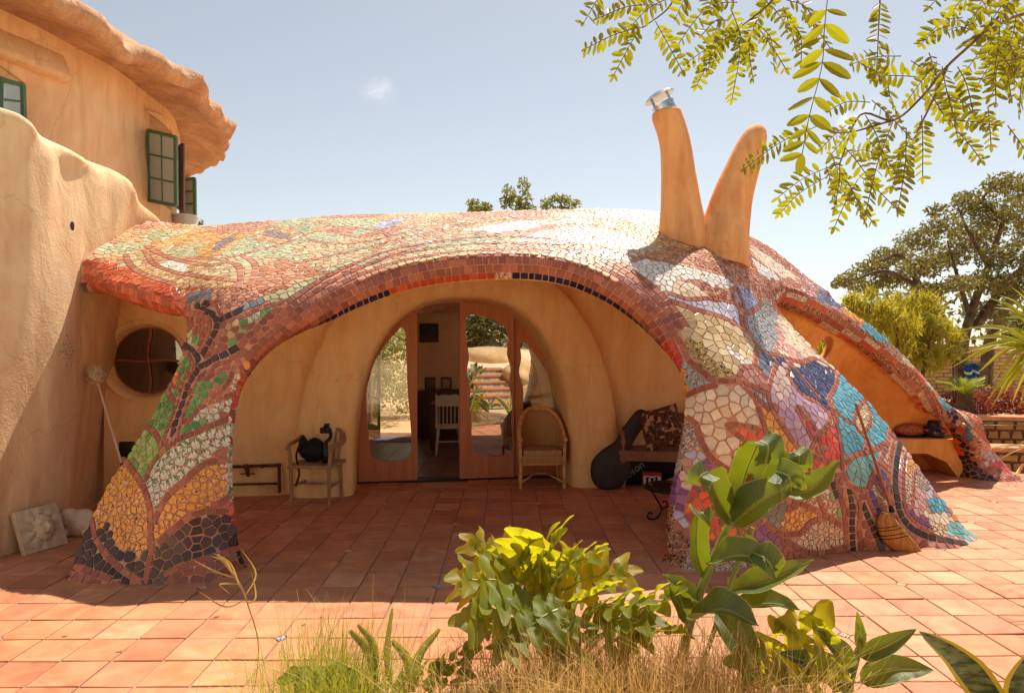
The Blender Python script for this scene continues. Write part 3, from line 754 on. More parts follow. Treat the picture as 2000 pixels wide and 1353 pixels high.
ln([(326,762),(345,790)]); ln([(338,755),(352,760),(366,748)], .03)
ln([(365,826),(392,796),(430,778),(474,766)], .04); ln([(395,786),(424,772),(444,748),(456,722),(462,706)], .035)
ln([(462,700),(478,735),(484,756)], .035); ln([(478,688),(494,735)], .035)
ln([(405,733),(425,712),(450,706),(480,690),(510,680)], .045)
ln([(406,738),(432,722),(462,712)], .04)
ln([(480,640),(520,628),(556,620),(590,600),(610,582),(640,566)], .045)
ln([(432,618),(425,600),(415,592)], .04); ln([(466,622),(500,607),(530,597),(552,590),(600,572),(634,556)], .035)
ln([(352,690),(368,692),(376,712),(366,742)], .035)
ln([(355,615),(385,612),(404,622),(410,640),(402,665),(392,685)], .05)
ln([(288,482),(306,494),(350,510),(410,519),(450,515),(469,528),(468,560)], .055)
ln([(370,504),(430,507),(470,499),(550,478),(600,459)], .055); ln([(470,499),(494,513),(498,531),(488,558)], .055)
ln([(246,497),(250,512),(266,528),(292,541),(340,556)], .05)
ln([(282,488),(300,516),(340,532),(372,538),(420,545),(466,550)], .045)
ln([(590,512),(650,500),(720,484),(800,462),(880,446)], .05); ln([(612,535),(660,532),(705,520),(760,500),(850,476),(990,458),(1075,440)], .05)
ln([(640,442),(700,446),(760,462),(735,490)], .045); ln([(600,470),(660,478),(720,472),(790,456)], .045)
ln([(830,455),(905,440),(1000,428)], .045); ln([(1010,478),(1100,478),(1180,488),(1240,503)], .05)
ln([(1000,470),(1060,448),(1110,440),(1160,441),(1215,455)], .05)
ln([(1234,512),(1256,504),(1314,514),(1360,524),(1418,540),(1437,560),(1425,570)], .05)
ln([(1308,574),(1345,585),(1392,584),(1440,594)], .04); ln([(1293,583),(1355,604),(1406,619),(1450,642),(1478,672)], .05)
ln([(1440,562),(1456,612)], .045); ln([(1455,613),(1475,604),(1490,588)], .05); ln([(1455,613),(1458,640),(1480,672)], .045)
ln([(1290,580),(1312,640),(1330,672),(1347,704),(1372,726),(1397,743),(1440,745),(1470,755),(1500,772)], .048)
ln([(1480,672),(1476,690),(1472,716),(1452,718),(1440,742)], .045); ln([(1482,680),(1515,706),(1506,735),(1500,770),(1508,800),(1530,836),(1562,880),(1596,918)], .046)
ln([(1472,716),(1498,742)], .04); ln([(1500,690),(1545,702)], .04)
ln([(1310,795),(1345,771),(1375,758),(1410,751),(1445,752),(1467,769),(1482,800),(1494,840),(1503,880)], .046)
ln([(1305,816),(1345,818),(1361,833),(1371,863),(1390,893),(1420,916),(1452,929),(1490,930)], .046)
ln([(1502,870),(1460,862),(1424,831),(1470,835),(1500,850)], .04)
ln([(1470,768),(1500,800)], .04)
ln([(1546,704),(1539,731),(1551,754),(1572,775),(1595,786),(1619,810),(1616,830),(1594,856),(1580,886)], .046)
ln([(1546,704),(1568,708),(1592,701),(1625,722),(1635,741),(1626,764),(1618,780),(1626,810),(1636,840),(1643,880),(1645,925)], .048)
ln([(1553,720),(1580,752),(1605,785)], .04)
ln([(1555,800),(1575,838),(1600,888)], .036); ln([(1560,796),(1588,830),(1606,880)], .036)
ln([(1578,886),(1610,900),(1645,912)], .045); ln([(1500,935),(1530,934),(1575,928),(1640,928)], .045)
ln([(1638,728),(1672,744),(1703,768),(1728,798),(1737,830),(1731,868),(1718,900),(1703,932),(1692,956),(1660,949),(1647,918)], .048)
ln([(1729,866),(1700,881),(1672,888),(1650,904)], .046); ln([(1683,844),(1690,862),(1688,884)], .04)
ln([(1670,830),(1669,812),(1687,785),(1699,806),(1697,830),(1683,845),(1670,830)], .03); ln([(1630,800),(1650,820),(1670,830)], .04)
ln([(1645,930),(1640,960),(1648,1000),(1652,1040),(1650,1078)], .05); ln([(1668,956),(1680,990),(1678,1030),(1682,1076)], .05)
ln([(1658,952),(1664,990),(1664,1030),(1666,1076)], .055, DKB, 1.1)
ln([(1626,944),(1640,985),(1650,1020)], .05, DKB, 1.1)
ln([(1690,958),(1705,995),(1725,1030),(1740,1066)], .05); ln([(1685,985),(1700,1020),(1718,1060)], .055, DKB, 1.1)
ln([(1703,932),(1722,962),(1745,985)], .045)
ln([(1760,850),(1752,890),(1748,930),(1750,965),(1760,1005),(1785,1034),(1830,1052),(1895,1064)], .065, DKB, 1.15)
ln([(1745,860),(1738,900),(1735,945),(1740,990),(1755,1030),(1785,1058)], .045); ln([(1772,860),(1766,900),(1764,950),(1768,992),(1790,1022),(1830,1042)], .04)
ln([(1782,990),(1784,940),(1786,915)], .035)
ln([(1500,1025),(1530,1050),(1570,1076),(1610,1079),(1652,1066)], .05); ln([(1500,985),(1535,976),(1570,986),(1610,1006),(1652,1032)], .046)
ln([(1530,1043),(1562,1040),(1585,1018),(1614,1012)], .046); ln([(1593,958),(1605,990),(1613,1006)], .04); ln([(1620,948),(1636,975),(1648,1012)], .04)
ln([(1430,745),(1400,770)], .03) if False else None
# ================================================================ mosaic tiles laid on the shell
def roof_default(px, py, cache={}):
    if not cache:
        r = random.Random(3)
        cache['s'] = [(r.uniform(150, 1650), r.uniform(400, 600), r.choice([TAN, STN, ORS, TRF, TAN, PGR, TRF, TRF])) for _ in range(170)]
    best = min(cache['s'], key=lambda s: ((px - s[0] - (s[1] - py) * 1.5) / 46) ** 2 + ((py - s[1]) / 9) ** 2)
    return best[2]
BB = [(min(p[0] for p in q[0]), max(p[0] for p in q[0]), min(p[1] for p in q[0]), max(p[1] for p in q[0])) for q in REG]
def region(px, py):
    for k in range(len(REG) - 1, -1, -1):
        b = BB[k]
        if b[0] <= px <= b[1] and b[2] <= py <= b[3] and inpoly(px, py, REG[k][0]):
            return k, REG[k][1], REG[k][2], REG[k][3], REG[k][4]
    if px > 1560 and py < 545 + (px - 1540) * .95 : return -5, PNK + TER, .055, G, .3
    if py < 560 and px < 1300: return -1, roof_default(px, py), .075, G, .5
    if py < 620: return -2, TRF + TRF + TER, .05, G, .45
    if px > 1500 and py < 760: return -3, PNK + CRM, .06, G, .3
    return -4, TER, .058, G, .35
seeds = []        # (pos, normal, kind, ...)
class Cellgrid:
    def __init__(s, h): s.h = h; s.d = {}
    def key(s, p): return (int(math.floor(p.x / s.h)), int(math.floor(p.y / s.h)), int(math.floor(p.z / s.h)))
    def add(s, p, i): s.d.setdefault(s.key(p), []).append(i)
    def near(s, p, r=1):
        a, b, c = s.key(p); d = s.d
        for x in range(a - r, a + r + 1):
            for y in range(b - r, b + r + 1):
                for z in range(c - r, c + r + 1):
                    q = d.get((x, y, z))
                    if q: yield from q
S_pos, S_nrm, S_tan, S_w, S_spec, S_px, S_line = [], [], [], [], [], [], []
cg = Cellgrid(0.11)
def add_seed(p, n, t, w, spec, px, lid):
    i = len(S_pos); S_pos.append(p); S_nrm.append(n); S_tan.append(t); S_w.append(w); S_spec.append(spec); S_px.append(px); S_line.append(lid); cg.add(p, i); return i
# rim courses run parallel to the open edge of the arch and of the legs
def offset_line(i0, i1, off):
    out = []
    for i in range(i0, i1):
        t = (b2[(i + 1) % NB] - b2[i - 1]).normalized()
        out.append((b2[i].x - t.y * off, b2[i].y + t.x * off))
    return out
ia = btyp.index('arch'); ib = NB - 1 - btyp[::-1].index('arch')
arch_ix = [i for i in range(ia, ib + 1)]
top_ix = [i for i in arch_ix if 480 < b2[i].x < 1312 and b2[i].y < 720]
RIMP = [(150,80,62),(160,88,68),(170,98,76),(142,78,66),(176,98,72)]
LINES.insert(0, (.062, RIMP, offset_line(top_ix[0], top_ix[-1], 6), 1.15))
LINES.insert(0, (.06, RIMP, offset_line(top_ix[0], top_ix[-1], 19), 1.2))
LINES.insert(0, (.055, RIMP, offset_line(top_ix[0], top_ix[-1], 31), 1.3))
nline = 0
for w, pal, pts, ar in LINES:
    c = catmull([(p[0], p[1], 0) for p in pts], 10) if len(pts) < 40 else [Vector((*p, 0)) for p in pts]
    c3 = []
    for p in resample(c, 3.0):
        s = surf(p.x, p.y)
        if s: c3.append((s[0], s[1], (p.x, p.y)))
    if len(c3) < 2: continue
    step = w * ar; acc = step * .5; lid = nline; nline += 1; last = []
    for k in range(len(c3) - 1):
        a, b = c3[k][0], c3[k + 1][0]; L = (b - a).length
        if L > .6: acc = step * .5; continue
        d = acc
        while d <= L:
            f = d / L if L else 0
            p = a.lerp(b, f); n = c3[k][1]
            t = (b - a); t = (t - n * t.dot(n)).normalized()
            ok = True
            for j in cg.near(p):
                if S_line[j] != lid and (S_pos[j] - p).length < (w + S_w[j]) * .42: ok = False; break
            if ok: add_seed(p, n, t, w, (pal, G, .45), c3[k][2], lid)
            d += step * RNG.uniform(.85, 1.15)
        acc = d - L
NLINE = len(S_pos)
# field tiles: random points kept apart by the tile size of their field
tri_area = []
for a, b, c in TRI: tri_area.append((SV[b] - SV[a]).cross(SV[c] - SV[a]).length / 2)
cum = np.cumsum(tri_area); tot = float(cum[-1])
rs = np.random.RandomState(5)
NC = int(tot / 0.00045)
pick = np.searchsorted(cum, rs.rand(NC) * tot)
r1, r2 = rs.rand(NC), rs.rand(NC)
for q in range(NC):
    t = TRI[min(pick[q], len(TRI) - 1)]; u, v = r1[q], r2[q]
    if u + v > 1: u, v = 1 - u, 1 - v
    l = 1 - u - v
    p = SV[t[0]] * l + SV[t[1]] * u + SV[t[2]] * v
    if p.z < 0.004: continue
    px = V2[t[0]][0] * l + V2[t[1]][0] * u + V2[t[2]][0] * v; py = V2[t[0]][1] * l + V2[t[1]][1] * u + V2[t[2]][1] * v
    near = [(j, (S_pos[j] - p).length) for j in cg.near(p)]
    if near and min(d for _, d in near) < .02: continue
    k, pal, size, mat_, rough = region(px, py); size *= .9 if py > 600 else .72
    ok = True
    for j, d in near:
        if S_line[j] >= 0:
            dv = p - S_pos[j]; lat = (dv - S_tan[j] * dv.dot(S_tan[j])).length
            if abs(dv.dot(S_tan[j])) < S_w[j] * 1.3 and lat < S_w[j] * .5 + size * .26: ok = False; break
            if d < S_w[j] * .5 + size * .2: ok = False; break
        elif d < (size + S_w[j]) * .5 * (.92 if S_spec[j][3] == k else .8): ok = False; break
    if not ok: continue
    n = (SN[t[0]] * l + SN[t[1]] * u + SN[t[2]] * v).normalized()
    ax = n.orthogonal().normalized()
    add_seed(p, n, ax, size, (pal, mat_, rough, k), (px, py), -1)
NS = len(S_pos)
print('mosaic seeds', NLINE, NS, 'area', round(tot, 1), 'verts', N)
def clip(poly, nx, ny, d):
    out = []; m = len(poly)
    for i in range(m):
        a = poly[i]; b = poly[(i + 1) % m]
        da = a[0] * nx + a[1] * ny - d; db = b[0] * nx + b[1] * ny - d
        if da <= 0: out.append(a)
        if (da < 0) != (db < 0) and da != db:
            f = da / (da - db); out.append((a[0] + (b[0] - a[0]) * f, a[1] + (b[1] - a[1]) * f))
    return out
GAP = .0052
TILES = []     # (score, verts, faces, material, colour, rough)
def tile_solid(poly3, n, h=.0075, dn=.006):
    m = len(poly3)
    c = sum(poly3, Vector()) / m
    v = [p + n * h * .86 for p in poly3] + [p.lerp(c, .05) + n * h for p in poly3] + [p - n * dn for p in poly3]
    f = [tuple(range(m, 2 * m))] + [(i, (i + 1) % m, (i + 1) % m + m, i + m) for i in range(m)] + [(i + 2 * m, (i + 1) % m + 2 * m, (i + 1) % m, i) for i in range(m)]
    return v, f
def tile_tint(pal, rough):
    c = lin(RNG.choice(pal)) if pal else (1, 1, 1); k = RNG.uniform(.84, 1.1)
    return (*[max(0, min(1, x * k)) for x in c], max(.08, rough + RNG.uniform(-.08, .12)))
def finish(poly, p, n, ax, ay, spec, px, tilt=.022):
    if len(poly) < 3: return
    ar = 0.0
    for i in range(len(poly)):
        a, b = poly[i], poly[(i + 1) % len(poly)]; ar += a[0] * b[1] - a[1] * b[0]
    ar = ar / 2
    if abs(ar) < 1.6e-4: return
    if ar < 0: poly = poly[::-1]
    # drop tiny edges
    q = []
    for a in poly:
        if not q or (a[0] - q[-1][0]) ** 2 + (a[1] - q[-1][1]) ** 2 > .007 ** 2: q.append(a)
    if len(q) > 3 and (q[0][0] - q[-1][0]) ** 2 + (q[0][1] - q[-1][1]) ** 2 < .007 ** 2: q.pop()
    if len(q) < 3: return
    nn = (n + ax * RNG.gauss(0, tilt) + ay * RNG.gauss(0, tilt)).normalized()
    P = []
    for a, b in q:
        w = p + ax * a + ay * b; P.append(w - nn * (w - p).dot(nn))
    if max(w.z for w in P) < .012: return
    v, f = tile_solid(P, nn)
    vis = abs(ar) * max(.05, nn.dot((Vector((0, 0, CAMH)) - p).normalized())) / p.y ** 2
    TILES.append((vis, v, f, spec[1], tile_tint(spec[0], spec[2])))
for i in range(NS):
    p, n, ax = S_pos[i], S_nrm[i], S_tan[i]; ay = n.cross(ax)
    w = S_w[i]; isl = S_line[i] >= 0
    if isl: poly = [(-w * 1.6, -w / 2), (w * 1.6, -w / 2), (w * 1.6, w / 2), (-w * 1.6, w / 2)]
    else: poly = [(w * .85 * math.cos(a), w * .85 * math.sin(a)) for a in (0, .8, 1.57, 2.36, 3.14, 3.93, 4.71, 5.5)]
    for j in cg.near(p):
        if j == i: continue
        d = S_pos[j] - p; x, y = d.dot(ax), d.dot(ay); L = math.hypot(x, y)
        if L < 1e-5 or L > .2: continue
        if isl and S_line[j] < 0: continue
        if (not isl) and S_line[j] >= 0:
            t = S_tan[j]; tx, ty = t.dot(ax), t.dot(ay); al = x * tx + y * ty
            if abs(al) < S_w[j] * 1.1:
                lx, ly = x - tx * al, y - ty * al; LL = math.hypot(lx, ly)
                if LL > 1e-4: poly = clip(poly, lx / LL, ly / LL, LL - S_w[j] / 2 - GAP); continue
        k = .5
        if not isl and S_line[j] < 0: k = w / (w + S_w[j])
        poly = clip(poly, x / L, y / L, L * k - GAP)
        if len(poly) < 3: break
    if isl: poly = clip(clip(poly, 0, 1, w / 2 - GAP * .5), 0, -1, w / 2 - GAP * .5)
    if len(poly) >= 3: finish(poly, p, n, ax, ay, S_spec[i], S_px[i])
# tiles on the rolled rims
def rimcolor(i, band):
    ty = btyp[i]; p = b2[i]
    if ty == 'arch':
        if p.y < 720 and 480 < p.x < 1320:
            if band <= 2: return (RIMP if p.x > 470 else TER, G, .32)
            if 760 < p.x < 968: return ([(196,76,46),(182,66,42),(206,92,58)], G, .3)
            if 968 <= p.x < 1012: return (None, 'talavera_orange', .3)
            return ([(38,38,66),(46,44,80),(30,30,50)], G, .3)
        if p.x > 1200:
            if p.y < 735: return ([(196,60,40),(214,72,44),(184,52,54)], G, .3)
            if p.y < 815: return (None, 'talavera_yellow', .3)
            if p.y < 930: return (None, 'talavera_navy', .3)
            if p.y < 1000: return (PUR, G, .3)
            return (None, 'talavera_dark', .3)
        if p.y < 780: return (COR + BRT, G, .3)
        if p.y < 870: return (None, 'talavera_leaf', .3) if int(p.y / 22) % 2 else (TER, G, .3)
        if p.y < 960: return (None, 'talavera_white_green', .3)
        if p.y < 1010: return (COR, G, .3)
        return (DKP, G, .3)
    if ty == 'leg':
        if p.y < 640: return (BRT, G, .35)
        if p.y < 720: return (TER, G, .35)
        if p.y < 890: return (LGR, G, .3)
        if p.y < 1010: return (None, 'talavera_yellow', .3)
        return (DKB, G, .3)
    if ty == 'far':
        return [(BRT, G, .35), (None, 'talavera_dark', .3), (TER, G, .35), (None, 'talavera_garden', .3)][int(p.x / 37 + band) % 4] if p.x > 1560 else (BRT, G, .35)
    return ((PNK + TER + CRM), G, .35)
bands = [(0, .6), (.6, 1.2), (1.2, 1.8), (1.8, 2.45)]
for bi, (t0, t1) in enumerate(bands):
    i = 0; carry = RNG.uniform(0, 2)
    pos = 0.0
    while pos < NB - 1:
        i = int(pos)
        if btyp[i] not in ROLL: pos = i + 1; continue
        sl = (rolled(i + 1, t0) - rolled(i, t0)).length + 1e-6
        du = min(3.0, RNG.uniform(.05, .085) / sl)
        j = pos + du
        if int(j) >= NB or btyp[int(j) % NB] not in ROLL: pos = i + 1; continue
        def rp(u, th):
            k = int(u); f = u - k
            return rolled(k, th).lerp(rolled(k + 1, th), f)
        g = GAP / sl * 1.0; gt = .03
        q = [rp(pos + g, t0 + gt), rp(j - g, t0 + gt), rp(j - g, t1 - gt), rp(pos + g, t1 - gt)]
        c = sum(q, Vector()) / 4
        n = (q[1] - q[0]).cross(q[3] - q[0]).normalized()
        ref = c - (SV[loop[i]] - BN[i] * .12)
        if n.dot(ref) < 0: n = -n; q = q[::-1]
        if max(w.z for w in q) > .012:
            q = [w - n * (w - c).dot(n) for w in q]
            v, f = tile_solid(q, n, .007, .008); sp = rimcolor(i, bi)
            ar = ((q[2] - q[0]).cross(q[3] - q[1])).length / 2
            TILES.append((ar * max(.02, n.dot((Vector((0, 0, CAMH)) - c).normalized())) / c.y ** 2, v, f, sp[1], tile_tint(sp[0], sp[2])))
        pos = j

ceramic()
M_grout = material('grout', (208,154,126), .92, .18, 9, .6, 60)
M_stucco = stucco('warm_stucco', (242,200,142), (232,186,124), (246,210,156))
house = thing('snail_house', 'low mosaic-covered snail-shaped house with wide arched porch and two horns on its roof', 'house')
body = mesh('shell_body', bv, bf, [M_grout, M_stucco], house)
body.data.polygons.foreach_set('material_index', bmi)
def tile_mesh(name, items, mats_order):
    v, f, mi, col = [], [], [], []
    for it in items:
        b = len(v); v += it[1]; f += [tuple(k + b for k in q) for q in it[2]]
        k = mats_order.index(it[3]); mi += [k] * len(it[2]); col += [it[4]] * len(it[1])
    me = bpy.data.meshes.new(name); me.from_pydata([tuple(p) for p in v], [], f); me.update()
    at = me.attributes.new('tile_color', 'FLOAT_COLOR', 'POINT'); at.data.foreach_set('color', [x for c in col for x in c])
    for m in mats_order: me.materials.append(MATS[m])
    me.polygons.foreach_set('material_index', mi)
    return me
TILES.sort(key=lambda t: -t[0])
for it in TILES[:300]:
    c = sum(it[1], Vector()) / len(it[1])
    me = tile_mesh('mosaic_tile', [(it[0], [p - c for p in it[1]], it[2], it[3], it[4])], [it[3]])
    o = bpy.data.objects.new('mosaic_tile', me); COL.objects.link(o); o.location = c; o.parent = house
rest = TILES[300:]
order = sorted(set(t[3] for t in rest))
o = bpy.data.objects.new('mosaic_field', tile_mesh('mosaic_field', rest, order)); COL.objects.link(o); o.parent = house; stuff(o)
print('tiles', len(TILES))
# ================================================================ ground, patio floor
M_earth = material('dry_earth', (206,178,140), .95, .12, 1.5, .5, 12)
struct(mesh('ground', [(-900,-400,-.03),(900,-400,-.03),(900,2500,-.03),(-900,2500,-.03)], [(0,1,2,3)], M_earth))
TS = 0.2805; FROT = R(0.7); FX0, FY0 = -.548, 4.847
def fpos(i, j):
    x, y = i * TS, j * TS
    return Vector((FX0 + x * math.cos(FROT) - y * math.sin(FROT), FY0 + x * math.sin(FROT) + y * math.cos(FROT), 0))
def saltillo():
    m = bpy.data.materials.new('saltillo_tile'); m.use_nodes = True; MATS['saltillo_tile'] = m
    nt = m.node_tree; b = nt.nodes['Principled BSDF']; L = nt.links
    g = nd(nt, 'ShaderNodeNewGeometry')
    mp = nd(nt, 'ShaderNodeMapping'); mp.vector_type = 'TEXTURE'
    mp.inputs['Location'].default_value = (FX0, FY0, 0); mp.inputs['Rotation'].default_value = (0, 0, FROT); mp.inputs['Scale'].default_value = (TS, TS, 1)
    L.new(g.outputs['Position'], mp.inputs['Vector'])
    fl = nd(nt, 'ShaderNodeVectorMath'); fl.operation = 'FLOOR'; L.new(mp.outputs[0], fl.inputs[0])
    wn_ = nd(nt, 'ShaderNodeTexWhiteNoise'); wn_.noise_dimensions = '2D'; L.new(fl.outputs[0], wn_.inputs['Vector'])
    rp = nd(nt, 'ShaderNodeValToRGB'); e = rp.color_ramp.elements
    e[0].position = 0; e[0].color = rgba((180,112,80)); e[1].position = 1; e[1].color = rgba((206,148,112))
    k = e.new(.35); k.color = rgba((194,130,96)); k = e.new(.7); k.color = rgba((198,128,88))
    L.new(wn_.outputs['Value'], rp.inputs[0])
    ad = nd(nt, 'ShaderNodeVectorMath'); ad.operation = 'MULTIPLY_ADD'; ad.inputs[1].default_value = (9, 9, 9)
    L.new(wn_.outputs['Color'], ad.inputs[0]); L.new(g.outputs['Position'], ad.inputs[2])
    nz = nd(nt, 'ShaderNodeTexNoise'); nz.inputs['Scale'].default_value = 5.5; nz.inputs['Detail'].default_value = 6; nz.inputs['Distortion'].default_value = .8
    L.new(ad.outputs[0], nz.inputs['Vector'])
    r2 = nd(nt, 'ShaderNodeValToRGB'); r2.color_ramp.elements[0].position = .3; r2.color_ramp.elements[1].position = .72
    r2.color_ramp.elements[0].color = (.74, .71, .69, 1); r2.color_ramp.elements[1].color = (1.16, 1.2, 1.22, 1)
    L.new(nz.outputs[0], r2.inputs[0])
    mx = nd(nt, 'ShaderNodeMix'); mx.data_type = 'RGBA'; mx.blend_type = 'MULTIPLY'; mx.inputs[0].default_value = 1
    L.new(rp.outputs[0], mx.inputs[6]); L.new(r2.outputs[0], mx.inputs[7])
    # dusty film and old stains
    n2 = nd(nt, 'ShaderNodeTexNoise'); n2.inputs['Scale'].default_value = .8; n2.inputs['Detail'].default_value = 7; L.new(g.outputs['Position'], n2.inputs['Vector'])
    m2 = nd(nt, 'ShaderNodeMapRange'); m2.inputs[1].default_value = .45; m2.inputs[2].default_value = .75; m2.inputs[3].default_value = 0; m2.inputs[4].default_value = .42
    L.new(n2.outputs[0], m2.inputs[0])
    m3 = nd(nt, 'ShaderNodeMix'); m3.data_type = 'RGBA'; L.new(m2.outputs[0], m3.inputs[0]); L.new(mx.outputs[2], m3.inputs[6]); m3.inputs[7].default_value = rgba((206,156,120))
    L.new(m3.outputs[2], b.inputs['Base Color'])
    b.inputs['Roughness'].default_value = .5; b.inputs['Specular IOR Level'].default_value = .35
    r3 = nd(nt, 'ShaderNodeMapRange'); r3.inputs[3].default_value = .38; r3.inputs[4].default_value = .72; L.new(nz.outputs[0], r3.inputs[0]); L.new(r3.outputs[0], b.inputs['Roughness'])
    bp = nd(nt, 'ShaderNodeBump'); bp.inputs['Strength'].default_value = .25; bp.inputs['Distance'].default_value = .01; L.new(nz.outputs[0], bp.inputs['Height']); L.new(bp.outputs[0], b.inputs['Normal'])
    return m
M_salt = saltillo()
M_fgrout = material('floor_grout', (166,128,108), .95, .15, 8, .3, 60)
PX0, PX1, PY0, PY1 = -14, 40, -6, 18       # tile indexes
patio = mesh('patio_floor', [fpos(PX0, PY0), fpos(PX1, PY0), fpos(PX1, PY1), fpos(PX0, PY1)], [(0,1,2,3)], M_fgrout)
struct(patio)
h = TS / 2 - .0055
def tile_shape(h, rj, ch=.004, medal=(0, 0, 0, 0), cut=.039):
    o = []
    for q, (sx, sy) in enumerate(((-1, -1), (1, -1), (1, 1), (-1, 1))):
        jx, jy = rj.uniform(-.002, .002), rj.uniform(-.002, .002)
        if medal[q]:
            a = (sx * (h - cut), sy * h); b = (sx * h, sy * (h - cut))
            o += [a, b] if q in (1, 3) else [b, a]
        else: o.append((sx * h + jx, sy * h + jy))
    # order fix: corners go round counter-clockwise
    o.sort(key=lambda p: math.atan2(p[1], p[0]))
    m = len(o)
    v = [Vector((x, y, 0)) for x, y in o] + [Vector((x, y, .0045)) for x, y in o] + [Vector((x * .975, y * .975, .0075)) for x, y in o]
    f = [tuple(range(2 * m, 3 * m))] + [(i, (i + 1) % m, (i + 1) % m + m, i + m) for i in range(m)] + [(i + m, (i + 1) % m + m, (i + 1) % m + 2 * m, i + 2 * m) for i in range(m)]
    return v, f
def is_med(i, j): return i % 3 == 0 and j % 3 == 0 and (i // 3 + j // 3) % 2 == 0
rj = random.Random(11)
cells = []
for i in range(PX0, PX1):
    for j in range(PY0, PY1):
        c = (fpos(i, j) + fpos(i + 1, j + 1)) / 2
        if c.y > 8.62 + .15 * (c.x + .6) and c.x < 3.6: continue          # inside the house
        ux = CXP + c.x / max(c.y, .5) * FPX; uy = CYP + CAMH / max(c.y, .5) * FPX
        vis = 1 / max(c.y, .5) ** 3 if (-120 < ux < 2120 and uy < 1420) else 0
        if vis == 0 and c.y > 3: continue
        med = (is_med(i, j), is_med(i + 1, j), is_med(i + 1, j + 1), is_med(i, j + 1))
        cells.append((vis, c, med))
cells.sort(key=lambda t: -t[0])
shape_cache = {}
MBf = MB()
for k, (vis, c, med) in enumerate(cells):
    lift = Vector((0, 0, rj.uniform(-.002, .0025)))
    rot = Quaternion((rj.gauss(0, .004), rj.gauss(0, .004), 0)) if False else None
    if k < 300:
        key = (med, rj.randrange(3))
        if key not in shape_cache:
            v, f = tile_shape(h, rj, medal=med); me = bpy.data.meshes.new('floor_tile')
            me.from_pydata([tuple(p) for p in v], [], f); me.materials.append(M_salt); shape_cache[key] = me
        o = bpy.data.objects.new('floor_tile', shape_cache[key]); COL.objects.link(o); o.parent = patio
        o.location = c + lift; o.rotation_euler = (rj.gauss(0, .006), rj.gauss(0, .006), FROT + rj.gauss(0, .006))
    else:
        v, f = tile_shape(h, rj, medal=med); q = Quaternion((0, 0, 1), FROT + rj.gauss(0, .003))
        MBf.add([q @ p + c + lift for p in v], f)
o = MBf.build('floor_tile_field', M_salt, patio, smooth=False); stuff(o)
# little painted insets where four corners are cut away
MEDC = [[(206,196,180),(178,60,50)],[(120,150,120),(206,200,186)],[(196,196,206),(70,80,130)],[(210,196,170),(190,120,50)]]
for k, mc in enumerate(MEDC):
    talavera('inset_tile_%s' % ['red', 'green', 'blue', 'amber'][k], [(0, mc[1]), (.47, mc[0]), (.58, mc[1]), (.66, mc[0])], 36, .3)
mi = 0
for i in range(PX0, PX1):
    for j in range(PY0, PY1):
        if is_med(i, j):
            c = fpos(i, j)
            if c.y < 2.6 or (c.y > 8.3 and c.x < 3.6): continue
            if abs(CXP + c.x / c.y * FPX - 1000) > 1100: continue
            r = .036
            v = [Vector((r * math.cos(a), r * math.sin(a), z)) for z in (0, .0075) for a in (0, 1.5708, 3.1416, 4.7124)]
            o = mesh('inset_tile', v, [(4,5,6,7),(0,1,5,4),(1,2,6,5),(2,3,7,6),(3,0,4,7)], MATS['inset_tile_' + ['red', 'green', 'blue', 'amber'][mi % 4]], patio, False); mi += 1
            o.location = c; o.rotation_euler = (0, 0, FROT)
# soil bed under the foreground plants
bed = [(-2.2,.2),(-1.9,2.2),(-1.2,2.95),(-.35,3.3),(.1,3.5),(.8,3.5),(1.2,3.3),(1.7,2.9),(2.4,2.6),(2.3,1.4),(1.8,.2)]
M_soil = material('garden_soil', (150,120,88), .97, .35, 9, .8, 30)
o = mesh('planting_bed', [(x, y, .045) for x, y in bed] + [(x, y, 0) for x, y in bed], [tuple(reversed(range(len(bed))))] + [(i, (i + 1) % len(bed), (i + 1) % len(bed) + len(bed), i + len(bed)) for i in range(len(bed))], M_soil, None, False); struct(o)
# ================================================================ stucco walls on the left
M_wallA = stucco('pale_stucco', (224,188,146), (208,168,124), (234,202,162), .7, .35)
M_wallB = stucco('house_stucco', (224,186,142), (208,168,122), (234,200,158), .55, .25)
def smoothpath(pts, n): return catmull([(p[0], p[1], p[2] if len(p) > 2 else 0) for p in pts], n)
def hsin(*a): return sum(math.sin(x) for x in a)
